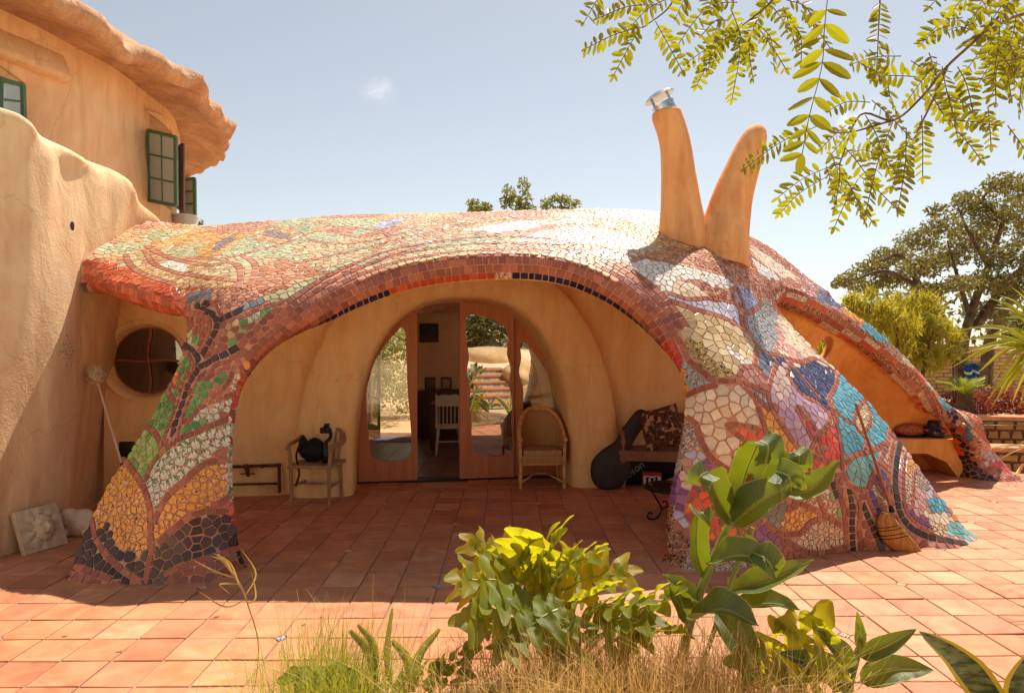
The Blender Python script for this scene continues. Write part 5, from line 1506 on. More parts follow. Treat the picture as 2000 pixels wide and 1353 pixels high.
arm = catmull([(-.24, -.24, .63), (-.27, -.1, .65), (-.27, .08, .67), (-.22, .2, .74), (-.1, .26, .79), (.1, .26, .79), (.22, .2, .74), (.27, .08, .67), (.27, -.1, .65), (.24, -.24, .63)], 6)
m = MB(); m.tube(arm, .03, 8, flat=.7); m.build('arm_rail', M_oldwood, ch)
for k in range(7):
    x = -.17 + k * .057; m = MB(); m.tube([(x, .2, .44), (x * 1.1, .235, .75 + .02 * (1 - abs(k - 3) / 3))], .012, 6); m.build('back_slat', M_oldwood, ch)
bag = thing('camera_bag', 'soft black bag slumped on the wooden armchair', 'bag', c + Vector((-.04, -.02, .445)), R(-10))
m = MB(); m.ball((-.02, .03, .12), (.16, .1, .12), noise=.16, seed=4, sub=3).ball((-.12, .0, .19), (.05, .05, .1), noise=.1, seed=6); m.build('bag_body', M_black, bag)
m = MB(); m.tube(catmull([(-.12, -.06, .22), (-.13, -.13, .1), (-.1, -.16, .0), (-.06, -.2, -.1), (-.09, -.22, -.22)], 5), .012, 5, flat=.4); m.build('strap', M_black, bag)
gim_s = 1.08
gim = thing('camera_gimbal', 'black folded camera stabiliser leaning on the bag on the wooden armchair', 'camera gear', c + Vector((.1, -.05, .445)), 0)
gim.scale = (gim_s,) * 3
m = MB(); m.tube([(0, 0, .0), (.0, .02, .2)], [.03, .024], 10); m.build('grip', M_blackp, gim)
m = MB(); m.tube(catmull([(0, .02, .2), (.05, .03, .26), (.04, .02, .34), (-.02, .02, .36)], 4), .018, 8); m.build('arm', M_blackp, gim)
m = MB(); m.box((.0, .0, .33), (.09, .06, .06), bevel=.008).box((.02, 0, .385), (.05, .04, .03), bevel=.006).tube([(.0, -.03, .33), (0, -.075, .33)], .026, 12); m.build('camera', M_blackp, gim)
m = MB(); m.ball((.02, -.03, .04), (.05, .04, .04), noise=.15, seed=2); m.build('lens_cover', M_blackp, gim)
# ---- rattan chair
M_ratt = material('rattan_pole', (216,166,104), .5, .2, 12, .2, 30)
def weave():
    m = bpy.data.materials.new('rattan_weave'); m.use_nodes = True; MATS['rattan_weave'] = m
    nt = m.node_tree; b = nt.nodes['Principled BSDF']; L = nt.links
    tc = nd(nt, 'ShaderNodeTexCoord'); hs_ = []
    for ax in ('X', 'Z'):
        w = nd(nt, 'ShaderNodeTexWave'); w.bands_direction = ax; w.inputs['Scale'].default_value = 22; w.inputs['Distortion'].default_value = 1.2; L.new(tc.outputs['Object'], w.inputs['Vector']); hs_.append(w)
    mu = nd(nt, 'ShaderNodeMath'); mu.operation = 'MULTIPLY'; L.new(hs_[0].outputs['Fac'], mu.inputs[0]); L.new(hs_[1].outputs['Fac'], mu.inputs[1])
    rp = nd(nt, 'ShaderNodeValToRGB'); rp.color_ramp.elements[0].color = rgba((156,106,58)); rp.color_ramp.elements[1].color = rgba((232,190,130)); rp.color_ramp.elements[1].position = .6
    L.new(mu.outputs[0], rp.inputs[0]); L.new(rp.outputs[0], b.inputs['Base Color']); b.inputs['Roughness'].default_value = .6
    bp = nd(nt, 'ShaderNodeBump'); bp.inputs['Strength'].default_value = .8; bp.inputs['Distance'].default_value = .006; L.new(mu.outputs[0], bp.inputs['Height']); L.new(bp.outputs[0], b.inputs['Normal'])
    return m
M_weave = weave()
rc = thing('rattan_chair', 'rounded wicker tub chair with padded seat beside the right door', 'chair', (.335, 8.33, 0), R(4))
v, f = [], []; n_ = 25
for i in range(n_):
    a = math.pi * (i / (n_ - 1)); s_ = math.sin(a); x = -.27 * math.cos(a) ; y = -.2 + .42 * s_ ** .7
    top = .6 + .33 * min(1, s_ * 1.12) ** .9
    for k in range(7):
        z = .3 + (top - .3) * k / 6; v.append((x * (1 + .1 * (z - .4)), y + .1 * (z - .4) * s_, z))
for i in range(n_ - 1):
    for k in range(6): f.append((i * 7 + k, (i + 1) * 7 + k, (i + 1) * 7 + k + 1, i * 7 + k + 1))
o = mesh('woven_back', v, f, M_weave, rc); sm = o.modifiers.new('thick', 'SOLIDIFY'); sm.thickness = .022
m = MB(); m.tube([Vector(v[i * 7 + 6]) for i in range(n_)], .024, 8); m.build('rim', M_ratt, rc)
m = MB(); m.box((0, -.02, .36), (.5, .42, .1), bevel=.02); m.build('seat_frame', M_weave, rc)
m = MB(); m.box((0, -.03, .435), (.47, .42, .075), bevel=.03); m.build('cushion', material('beige_cushion', (190,150,116), .9, .15, 40, .5, 140), rc)
for sx in (-1, 1):
    m = MB(); m.tube([(sx * .265, -.21, 0), (sx * .262, -.2, .35), (sx * .272, -.215, .58)], .019, 8).ball((sx * .272, -.23, .6), .034); m.build('leg', M_ratt, rc)
    m = MB(); m.tube([(sx * .25, .24, 0), (sx * .22, .18, .35)], .017, 8); m.build('leg', M_ratt, rc)
m = MB(); m.tube([(-.26, -.2, .3), (.26, -.2, .3)], .015, 8); m.build('stretcher', M_ratt, rc)
m = MB(); m.tube(catmull([(-.262, -.2, .08), (-.16, -.1, .12), (-.06, .1, .13), (.06, .1, .13), (.16, -.1, .12), (.262, -.2, .08)], 4), .012, 6); m.build('brace', M_ratt, rc)
# ---- instrument cases
def case(name, label, outline_px, Y, th, mat, lean=.12):
    pts = [P3(x, y, Y) for x, y in outline_px]; c_ = catmull(pts, 4, True); b = min(p.z for p in c_)
    root = thing(name, label, 'instrument case', (sum(p.x for p in c_) / len(c_), Y, 0)); n_ = len(c_)
    cen = sum(c_, Vector()) / n_
    def sh(p, d, s_): q = cen.lerp(p, s_); return Vector((q.x, q.y + d + lean * (q.z - b), max(.004, q.z - b)))
    rings = [(-th / 2, .9), (-th / 2 + .012, .985), (0, 1.0), (th / 2 - .012, .985), (th / 2, .9)]
    v = [sh(p, d, s_) for d, s_ in rings for p in c_]; f = [tuple(range(n_)), tuple(reversed(range(4 * n_, 5 * n_)))]
    for r_ in range(4):
        for i in range(n_): f.append((r_ * n_ + i, (r_ + 1) * n_ + i, (r_ + 1) * n_ + (i + 1) % n_, r_ * n_ + (i + 1) % n_))
    put(mesh('case_shell', v, f, mat), root)
    m = MB(); m.tube([sh(p, 0, 1.004) for p in c_] + [sh(c_[0], 0, 1.004)], .006, 5, cap=False); put(m.build('zip_edge', M_blackp), root)
    return root
M_case = material('charcoal_case', (58,48,46), .6, .15, 8, .25, 120)
case('guitar_case', 'charcoal guitar case leaning behind the carved bench', [(1155,918),(1160,893),(1182,872),(1202,860),(1216,838),(1240,806),(1252,797),(1266,802),(1262,822),(1246,846),(1234,868),(1230,884),(1231,905),(1222,932),(1204,947),(1178,950),(1161,938)], 8.1, .11, M_case)
g2 = case('gig_bag', 'black gig bag with white lettering lying under the carved bench', [(1212,950),(1220,910),(1240,890),(1290,880),(1330,884),(1332,925),(1300,945),(1250,952)], 8.42, .1, M_blackp, .05)
tcu = bpy.data.curves.new('lettering', 'FONT'); tcu.body = 'Gibson'; tcu.size = .13; tcu.extrude = .002; tcu.align_x = 'CENTER'; tcu.shear = .2
tmp = bpy.data.objects.new('lettering_source', tcu); COL.objects.link(tmp); bpy.context.view_layer.update()
lme = bpy.data.meshes.new_from_object(tmp.evaluated_get(bpy.context.evaluated_depsgraph_get())); bpy.data.objects.remove(tmp)
lme.materials.clear(); to = link_mesh('lettering', lme, material('white_print', (206,200,190), .6), None, False)
pt = P3(1236, 928, 8.335); to.parent = g2; to.location = pt - Vector(g2.location); to.rotation_euler = (R(85), R(-38), 0)
# ---- carved bench, cushion, box, table
M_bench = material('bench_wood', (168,122,86), .65, .25, 3, .35, 26, stretch=(1.5, 8, 8), color2=(128,88,60))
be = thing('carved_bench', 'long old wooden bench with turned legs and curved armrest behind the right mosaic leg', 'bench', (1.29, 8.1, 0), R(-9))
m = MB(); m.box((.66, .26, .455), (1.36, .56, .035), bevel=.008); m.build('seat', M_bench, be)
m = MB(); m.box((.66, .0, .395), (1.34, .04, .09), bevel=.008); m.build('apron', M_bench, be)
tp = [(.022, 0), (.03, .015), (.024, .05), (.036, .09), (.04, .12), (.022, .16), (.03, .2), (.038, .25), (.026, .3), (.034, .33), (.034, .44)]
for x, y in ((.03, .02), (1.29, .02), (.03, .5), (1.29, .5)):
    m = MB(); m.lathe(tp, (x, y, 0), 12); m.build('leg', M_bench, be)
m = MB(); m.lathe([(.03, .47), (.022, .52), (.034, .58), (.02, .64), (.03, .68)], (.03, .03, 0), 12); m.build('arm_post', M_bench, be)
m = MB(); m.tube(catmull([(.02, -.04, .66), (.02, .04, .69), (.03, .2, .69), (.05, .4, .71), (.05, .52, .74)], 5), .03, 8, flat=.6); m.build('armrest', M_bench, be)
m = MB(); m.box((.66, .54, .82), (1.36, .035, .12), bevel=.01); m.build('back_rail', M_bench, be)
for k in range(9): m = MB(); m.tube([(.08 + k * .145, .53, .46), (.08 + k * .145, .54, .78)], .013, 8); m.build('back_spindle', M_bench, be)
def kilim():
    m = bpy.data.materials.new('kilim_cloth'); m.use_nodes = True; MATS['kilim_cloth'] = m
    nt = m.node_tree; b = nt.nodes['Principled BSDF']; L = nt.links
    tc = nd(nt, 'ShaderNodeTexCoord'); v1 = nd(nt, 'ShaderNodeTexVoronoi'); v1.distance = 'CHEBYCHEV'; v1.inputs['Scale'].default_value = 16; L.new(tc.outputs['Object'], v1.inputs['Vector'])
    rp = nd(nt, 'ShaderNodeValToRGB'); rp.color_ramp.interpolation = 'CONSTANT'; e = rp.color_ramp.elements
    e[0].color = rgba((44,30,24)); e[1].position = .85; e[1].color = rgba((186,150,112))
    for p_, c_ in ((.25, (110,48,36)), (.4, (60,38,28)), (.55, (150,110,78)), (.62, (84,44,34)), (.78, (50,32,26))): k = e.new(p_); k.color = rgba(c_)
    mt = nd(nt, 'ShaderNodeMath'); mt.operation = 'MULTIPLY'; mt.inputs[1].default_value = 1.5; L.new(v1.outputs['Distance'], mt.inputs[0]); L.new(mt.outputs[0], rp.inputs[0])
    L.new(rp.outputs[0], b.inputs['Base Color']); b.inputs['Roughness'].default_value = .95
    bp = nd(nt, 'ShaderNodeBump'); bp.inputs['Strength'].default_value = .4; bp.inputs['Distance'].default_value = .005; L.new(mt.outputs[0], bp.inputs['Height']); L.new(bp.outputs[0], b.inputs['Normal'])
    return m
def pillow(name, mat, s_, th, par=None):
    v, f = [], []; n_ = 14
    for side in (1, -1):
        for i in range(n_ + 1):
            for j in range(n_ + 1):
                u, w = 2 * i / n_ - 1, 2 * j / n_ - 1; k = max(0, (1 - u ** 4) * (1 - w ** 4)) ** .5
                pinch = 1 - .07 * (1 - abs(u)) * (abs(w) > .8) - .07 * (1 - abs(w)) * (abs(u) > .8)
                v.append((u * s_ * pinch, side * th * k * (1 + .08 * math.sin(5 * u + 3 * w)), w * s_ * pinch))
    N1 = (n_ + 1) ** 2
    for i in range(n_):
        for j in range(n_):
            a = i * (n_ + 1) + j; f.append((a, a + 1, a + n_ + 2, a + n_ + 1)); f.append((N1 + a, N1 + a + n_ + 1, N1 + a + n_ + 2, N1 + a + 1))
    return mesh(name, v, f, mat, par)
pl = pillow('patterned_cushion', kilim(), .25, .085); tag(pl, 'dark brown kilim-patterned cushion propped on the carved bench', 'cushion')
pl.location = P3(1292, 838, 8.12) + Vector((.0, .0, .02)); pl.rotation_euler = (R(-18), R(-14), R(-4))
bxr = thing('cardboard_box', 'red and white printed box on the floor under the bench', 'box', P3(1273, 930, 8.25) * 1.0, R(-8)); bxr.location.z = 0
m = MB(); m.box((0, 0, .1), (.23, .16, .19), bevel=.004); m.build('box_body', material('red_card', (176,44,36), .6), bxr)
m = MB(); m.box((0, -.0805, .095), (.2, .003, .11)); lb = m.build('white_label', material('white_card', (226,220,208), .6), bxr, False)
for x, z, w, h_ in ((-.06, .1, .03, .07), (-.045, .13, .02, .02), (.0, .1, .035, .06), (.05, .105, .03, .075), (-.01, .06, .15, .012)):
    m = MB(); m.box((x, -.083, z), (w, .002, h_)); m.build('print', M_blackp if z > .07 else material('red_print', (190,40,36), .5), lb, False)
M_iron = material('wrought_iron', (38,30,26), .5, .3, 30, .3, 60, metallic=.5)
tb = thing('side_table', 'low round glass-topped table on scrolled iron legs by the right mosaic leg', 'table', (1.62, 6.78, 0))
m = MB(); m.tube([(.3 * math.cos(a * math.pi / 20), .3 * math.sin(a * math.pi / 20), .31) for a in range(41)], .011, 6, cap=False); m.build('rim', M_iron, tb)
m = MB(); m.lathe([(.295, .305), (.297, .315)], (0, 0, 0), 40); m.build('glass_top', glassmat('smoked_glass', .2, (150,130,110)), tb, False)
for k in range(3):
    a = R(200 + 120 * k); d = Vector((math.cos(a), math.sin(a), 0)); z3 = Vector((0, 0, 1))
    sc = [d * .27 + z3 * .3, d * .2 + z3 * .2, d * .15 + z3 * .1, d * .2 + z3 * .02, d * .28 + z3 * .012, d * .31 + z3 * .05, d * .28 + z3 * .08, d * .25 + z3 * .06]
    m = MB(); m.tube(catmull(sc, 5), .009, 6); m.build('leg', M_iron, tb)
    m = MB(); m.tube(catmull([d * .15 + z3 * .1, d * .08 + z3 * .13, d * .1 + z3 * .18, d * .14 + z3 * .17], 4), .007, 6); m.build('scroll', M_iron, tb)
# ---- pipes on the wall
pp = thing('water_pipe', 'rusty brown water pipe with valves on the porch wall beside the left mosaic leg', 'pipe', wl_(-.2, 0, .1))
M_rust = material('rusty_pipe', (92,66,46), .7, .35, 14, .4, 50, metallic=.2)
def wq(px, py, d=.09): a, b = on_plane(px, py, d); return wl_(a, b, d)
m = MB(); m.tube([wq(440, 912), wq(545, 908)], .018, 8).ball(wq(480, 911), .032).ball(wq(512, 910), .026); put(m.build('upper_run', M_rust), pp)
m = MB(); m.tube([wq(545, 906), wq(546, 962)], .019, 8).ball(wq(545, 908), .026); put(m.build('riser', M_rust), pp)
m = MB(); m.tube([wq(440, 946), wq(545, 944)], .014, 8); put(m.build('lower_run', M_rust), pp)
m = MB(); m.tube([wq(482, 912), wq(485, 930)], [.03, .02], 8).tube([wq(470, 925), wq(498, 925)], .008, 6); put(m.build('valve', M_rust), pp)
m = MB(); m.tube([wq(521, 946, .1), wq(521, 960, .1)], [.014, .01], 8); put(m.build('tap', material('white_plastic', (196,186,170), .4)), pp)
# ---- wool duster and dustpan
ds = thing('wool_duster', 'fluffy wool duster on a long pole leaning in the corner by the round window', 'duster', (-3.69, 6.62, 0))
q = on_wall(164, 731); hp = q[0] + q[1] * .1
m = MB(); rd = random.Random(2)
m.ball(hp, .07, noise=.06, seed=3, sub=3)
for k in range(420):
    d = Vector((rd.gauss(0, 1), rd.gauss(0, 1), rd.gauss(0, 1))).normalized(); p = hp + d * .066; e_ = d + Vector((rd.gauss(0, .4), rd.gauss(0, .4), rd.gauss(0, .4)))
    s_ = d.orthogonal().normalized() * .006; m.add([p - s_, p + s_, p + e_ * .026], [(0,1,2)])
put(m.build('duster_head', material('cream_wool', (206,180,140), .95, .2, 30)), ds)
bt = Vector((-3.69, 6.62, .01)); dv = (bt - hp).normalized(); jn = hp.lerp(bt, .6)
m = MB(); m.tube([hp + dv * .05, jn], .011, 8); put(m.build('pole', material('white_red_pole', (214,180,164), .4, .2, 6, stretch=(1, 1, .4))), ds)
m = MB(); m.tube([jn, bt], .014, 8); put(m.build('pole_grip', material('navy_grip', (36,40,70), .5)), ds)
dp = thing('dustpan', 'black upright dustpan standing behind the left mosaic leg', 'dustpan', P3(243, 940, 6.95)); dp.location.z = 0
m = MB(); m.prism([(-.13, 0), (.13, 0), (.12, .3), (-.12, .3)], -.01, .06); m.build('pan', M_blackp, dp)
m = MB(); m.tube([(0, .03, .3), (0, .05, .62)], .012, 8); m.build('handle', M_blackp, dp)
m = MB(); m.box((.0, .045, .66), (.16, .03, .16), bevel=.02); m.build('hood', M_blackp, dp)
# ---- carved stone plaque with a face, and a white stone beast
M_stone = material('carved_stone', (206,186,154), .9, .15, 6, .5, 40)
A_, B_ = gnd(46, 1086), gnd(119, 1064); u = (B_ - A_).normalized(); back = Vector((-u.y, u.x, 0)); back = back if back.x < 0 else -back
S_ = .37; up = (Vector((0, 0, .93)) + back * .36).normalized(); nf = u.cross(up).normalized(); nf = nf if nf.x > 0 else -nf
plq = thing('stone_plaque', 'square stone relief of a smiling sun face leaning on the left stucco wall', 'plaque', A_.lerp(B_, .5))
def pq(a, b, d): return A_ + u * (a * S_) + up * (b * S_) + nf * d
v, f = [], []; n_ = 44
for i in range(n_ + 1):
    for j in range(n_ + 1):
        a, b = i / n_, j / n_; x, y_ = (a - .52) * 2, (b - .5) * 2
        r_ = math.hypot(x, y_); th = math.atan2(y_, x)
        hgt = 0
        fx, fy = x / .48, y_ / .64; rf = fx * fx + fy * fy
        if rf < 1:
            hgt = .07 * (1 - rf) ** .5
            hgt += .026 * math.exp(-(fx / .15) ** 2 - ((fy + .02) / .26) ** 2)                      # nose
            for sx in (-1, 1):
                hgt -= .022 * math.exp(-((fx - sx * .4) / .2) ** 2 - ((fy - .2) / .1) ** 2)       # eye sockets
                hgt += .008 * math.exp(-((fx - sx * .4) / .11) ** 2 - ((fy - .18) / .045) ** 2)
                hgt += .01 * math.exp(-((fx - sx * .4) / .24) ** 2 - ((fy - .38) / .06) ** 2)       # brows
                hgt += .008 * math.exp(-((fx - sx * .45) / .2) ** 2 - ((fy + .25) / .2) ** 2)
            hgt += .011 * math.exp(-(fx / .26) ** 2 - ((fy + .42) / .05) ** 2) + .011 * math.exp(-(fx / .22) ** 2 - ((fy + .56) / .06) ** 2)
            hgt -= .022 * math.exp(-(fx / .3) ** 2 - ((fy + .49) / .025) ** 2)
        elif r_ < 1.15:
            pet = abs(math.sin(th * 5)); hgt = .03 * pet * max(0, 1.1 - r_) * 1.6
        v.append(pq(a, b, .03 + hgt))
for i in range(n_):
    for j in range(n_): a = i * (n_ + 1) + j; f.append((a, a + n_ + 1, a + n_ + 2, a + 1))
k = len(v); v += [pq(0, 0, -.02), pq(1, 0, -.02), pq(1, 1, -.02), pq(0, 1, -.02)]
e1 = [i * (n_ + 1) for i in range(n_ + 1)]; e2 = [n_ * (n_ + 1) + j for j in range(n_ + 1)]; e3 = [i * (n_ + 1) + n_ for i in range(n_, -1, -1)]; e4 = [j for j in range(n_, -1, -1)]
f += [tuple(e1) + (k + 1, k), tuple(e2) + (k + 2, k + 1), tuple(e3) + (k + 3, k + 2), tuple(e4) + (k, k + 3)]
o = put(mesh('relief', v, f, M_stone), plq); sharp(o, 45)
sb = thing('stone_figure', 'pale carved stone animal sitting half hidden behind the left mosaic leg', 'sculpture', gnd(160, 1046))
m = MB(); m.ball((0, 0, .12), (.14, .11, .13), noise=.08, seed=8, sub=3).ball((-.09, -.03, .17), (.08, .075, .09), noise=.08, seed=1, sub=3).ball((-.11, -.05, .05), (.05, .06, .05), seed=2).ball((.1, -.06, .05), (.07, .05, .05)); m.build('carved_body', material('pale_stone', (222,200,170), .9, .1, 8, .5, 40), sb)
# ---- broom leaning on the right leg
M_straw = material('broom_straw', (206,148,78), .8, .3, 5, .8, 16, stretch=(14, 14, 1.2), color2=(158,102,44))
tpn = surf(1656, 800); T0 = tpn[0] + tpn[1] * .07 + Vector((0, -.02, .02)); fs = surf(1728, 1000); F0 = fs[0] + fs[1] * .08
br = thing('straw_broom', 'straw broom with wooden handle leaning on the right mosaic leg', 'broom', gnd(1762, 1080))
_mx = 0.0
for _k in range(1, 12):                  # the shaft clears the bulge of the leg
    _q = T0.lerp(F0, _k / 12); _s = surf(CXP + _q.x / _q.y * FPX, CYP - (_q.z - CAMH) / _q.y * FPX)
    if _s: _mx = max(_mx, _q.y - _s[0].y + .03)
T0.y -= max(0, _mx); F0.y -= max(0, _mx) * .5
m = MB(); m.tube([T0, T0.lerp(F0, .5), F0], [.012, .0135, .0135], 10); put(m.build('handle', material('handle_wood', (176,98,46), .45, .2, 4, stretch=(10, 10, 1))), br)
m = MB(); m.tube([F0 + (T0 - F0).normalized() * .05, F0], [.018, .024], 10); put(m.build('ferrule', M_iron), br)
YB = F0.y
Lf = catmull([(1722,1001,0),(1713,1018,0),(1716,1036,0),(1724,1055,0),(1741,1071,0),(1768,1080,0)], 6); Rt = catmull([(1734,1000,0),(1748,1012,0),(1762,1028,0),(1777,1046,0),(1792,1064,0),(1803,1078,0)], 6)
v, f = [], []; nn_ = len(Lf); M_ = 9
for i in range(nn_):
    t = i / (nn_ - 1)
    for j in range(2 * M_):
        a = 2 * math.pi * j / (2 * M_); w = (1 - math.cos(a)) / 2
        p = Lf[i].lerp(Rt[i], w); Yd = YB - .03 * t + math.sin(a) * (.022 + .018 * math.sin(math.pi * min(1, t * 1.1)))
        q = P3(p.x, p.y, YB - .03 * t); v.append(Vector((q.x, Yd, max(.003, q.z))))
for i in range(nn_ - 1):
    for j in range(2 * M_): f.append((i * 2 * M_ + j, i * 2 * M_ + (j + 1) % (2 * M_), (i + 1) * 2 * M_ + (j + 1) % (2 * M_), (i + 1) * 2 * M_ + j))
f += [tuple(reversed(range(2 * M_))), tuple((nn_ - 1) * 2 * M_ + j for j in range(2 * M_))]
bh = put(mesh('bristles', v, f, M_straw), br)
for k in (.34, .42, .5, .58):
    i = int(k * (nn_ - 1)); ring = [v[i * 2 * M_ + j] for j in range(2 * M_)]; cc = sum(ring, Vector()) / len(ring)
    m = MB(); m.tube([cc + (p - cc) * 1.02 for p in ring] + [cc + (ring[0] - cc) * 1.02], .0035, 4, cap=False); o = m.build('stitching', M_iron, bh)
# ---- alcove bench and pottery
ab = MB()
prof = [(4.7, .0), (4.7, .46), (4.74, .5), (6.0, .5), (6.04, .46), (6.04, .0), (5.85, .0), (5.7, .2), (5.45, .31), (5.15, .31), (4.9, .2), (4.8, .0)]
ab.prism(prof, 8.86, 9.6); ab.build('alcove_bench', M_alc, house, True, 30)
fp = thing('ceramic_fish', 'terracotta fish-shaped pot lying on the alcove bench', 'pottery', (5.36, 9.1, .5))
m = MB(); m.ball((0, 0, .09), (.19, .1, .09), sub=3).tube([(.15, 0, .08), (.24, 0, .07), (.31, 0, .09)], [.05, .025, .06], 10, flat=.4); m.build('fish_body', material('fish_glaze', (176,96,60), .45, .3, 30, .6, 60), fp)
m = MB(); m.lathe([(.2, 0), (.22, .012), (.2, .02)], (0, 0, 0), 20, sy=.6); m.build('dish', M_blackp, fp)
pt = thing('blue_pot', 'dark blue pot with orange knobs standing on the alcove bench', 'pottery', (5.68, 9.08, .5))
m = MB(); m.lathe([(.1, 0), (.14, .03), (.145, .08), (.11, .13), (.085, .15), (.08, .19), (.1, .22), (.09, .225), (.07, .2)], (0, 0, 0), 20); m.build('pot_body', material('pot_glaze', (50,46,60), .35, .35, 20), pt)
for k in range(9):
    a = k * .7; m = MB(); m.tube([(.13 * math.cos(a), .13 * math.sin(a), .06 + .03 * (k % 2)), (.17 * math.cos(a), .17 * math.sin(a), .075 + .03 * (k % 2))], [.02, .012], 7); m.build('knob', material('knob_glaze', (206,110,60), .4), pt)
# ---- inside the room
wc = thing('white_chair', 'white painted spindle-back chair inside the room behind the doors', 'chair', (-1.04, 10.75, 0), R(8))
M_wp = material('white_paint', (236,230,218), .5, .06, 10)
m = MB(); m.box((0, 0, .44), (.42, .42, .035), bevel=.012); m.build('seat', M_wp, wc)
for sx in (-1, 1):
    for sy in (-1, 1): m = MB(); m.tube([(sx * .2, sy * .2, 0), (sx * .16, sy * .16, .43)], [.014, .02], 8); m.build('leg', M_wp, wc)
    m = MB(); m.tube([(sx * .19, -.18, .45), (sx * .2, -.22, .97)], [.018, .014], 8); m.build('back_post', M_wp, wc)
    m = MB(); m.tube([(sx * .185, -.18, .18), (sx * .185, .18, .18)], .011, 6); m.build('stretcher', M_wp, wc)
m = MB(); m.tube([(-.185, -.185, .22), (.185, -.185, .22)], .011, 6); m.build('stretcher', M_wp, wc)
m = MB(); m.prism([(-.21, .78), (.21, .78), (.215, .93), (.1, .965), (0, .955), (-.1, .965), (-.215, .93)], -.235, -.21); m.build('crest_rail', M_wp, wc)
for k in range(6): m = MB(); m.tube([(-.15 + .06 * k, -.185, .45), (-.15 + .06 * k, -.22, .79)], .009, 6); m.build('spindle', M_wp, wc)
M_tab = material('table_wood', (96,62,40), .5, .2, 5, stretch=(1, 8, 8))
dt = thing('dining_table', 'dark wooden table inside the room beside the white chair', 'table', (-.55, 11.5, 0))
m = MB(); m.box((0, 0, .74), (1.7, .9, .045), bevel=.008); m.build('table_top', M_tab, dt)
for sx in (-1, 1):
    for sy in (-1, 1): m = MB(); m.box((sx * .78, sy * .38, .36), (.08, .08, .72), bevel=.01); m.build('leg', M_tab, dt)
m = MB(); m.box((0, -.39, .67), (1.5, .03, .1)); m.build('apron', M_tab, dt)
sdb = thing('side_cabinet', 'dark low cabinet with framed pictures against the room wall', 'cabinet', (-1.3, 12.6, 0))
m = MB(); m.box((0, 0, .45), (1.0, .45, .9), bevel=.01); m.build('carcass', M_tab, sdb)
for k, x in enumerate((-.25, .05)):
    fr = thing('picture_frame', ['small dark picture frame standing left on the room cabinet', 'small pale picture frame standing right on the room cabinet'][k], 'picture frame', (-1.3 + x, 12.5, .9))
    m = MB(); m.box((0, 0, .12), (.2, .02, .24)); m.build('frame', M_tab, fr, False)
    m = MB(); m.box((0, -.012, .12), (.14, .004, .18)); m.build('picture', material('photo_print_%s' % ('dark', 'pale')[k], ((120,100,80), (170,160,140))[k], .4, .4, 20), fr, False)
pc = thing('wall_picture', 'small dark landscape picture hung high on the room back wall', 'picture', P3(838, 650, 12.97))
m = MB(); m.box((0, 0, 0), (.36, .03, .36)); m.build('frame', M_blackp, pc, False)
m = MB(); m.box((0, -.017, .06), (.31, .004, .19)); m.build('canvas_sky', material('canvas_blue', (64,72,80), .7, .3, 12), pc, False)
m = MB(); m.box((0, -.017, -.1), (.31, .004, .13)); m.build('canvas_field', material('canvas_brown', (110,70,44), .7, .3, 20), pc, False)
mt = mesh('door_mat', [(x, y, z) for z in (.012, .022) for x, y in ((-2.6,11.9),(-1.7,11.9),(-1.7,12.6),(-2.6,12.6))], [(4,5,6,7),(0,1,5,4),(1,2,6,5),(2,3,7,6),(3,0,4,7)], material('blue_mat', (70,96,136), .95, .2, 40, .4, 100), None, False); tag(mt, 'blue mat on the room floor in front of the back door', 'mat')
fd = thing('french_door', 'dark framed glass door standing open at the back of the room', 'door', (-2.78, 12.98, 0), R(-62))
for a, b in (((.0, 0, 1.05), (.07, .04, 2.1)), ((.62, 0, 1.05), (.07, .04, 2.1)), ((.31, 0, .12), (.62, .04, .24)), ((.31, 0, 2.05), (.62, .04, .1)), ((.31, 0, .75), (.62, .03, .04)), ((.31, 0, 1.4), (.62, .03, .04))):
    m = MB(); m.box(a, b); m.build('door_bar', M_tab, fd, False)
# ================================================================ plants
def broad_leaf(mid, width, up=(0, 0, 1), fold=.25, n=14, k=4, wav=.0, shape=None, seed=0, roll=0.0):
    "blade along a curved midrib; fold lifts both halves, wav ripples the edge"
    rr = random.Random(seed); mid = catmull([Vector(p) for p in mid], max(2, n // (len(mid) - 1))); L_ = len(mid)
    v, f = [], []; ph = rr.uniform(0, 6)
    for i, p in enumerate(mid):
        t = i / (L_ - 1); tg = (mid[min(i + 1, L_ - 1)] - mid[max(i - 1, 0)]).normalized()
        U = Vector(up); sd = tg.cross(U); sd = sd.normalized() if sd.length > 1e-4 else tg.orthogonal().normalized()
        nn = sd.cross(tg).normalized()
        if roll: q = Quaternion(tg, roll * t); sd = q @ sd; nn = q @ nn
        w = width * .5 * (shape(t) if shape else (math.sin(math.pi * min(1, max(0, t)) ** .75) ** .8 if 0 < t < 1 else .02))
        for j in range(-k, k + 1):
            s_ = j / k
            v.append(p + sd * (w * s_) + nn * (fold * w * abs(s_) ** 1.3 + wav * width * s_ * s_ * math.sin(t * 17 + ph + (2 if s_ > 0 else 0))))
    m_ = 2 * k + 1
    for i in range(L_ - 1):
        for j in range(m_ - 1): f.append((i * m_ + j, i * m_ + j + 1, (i + 1) * m_ + j + 1, (i + 1) * m_ + j))
    return v, f
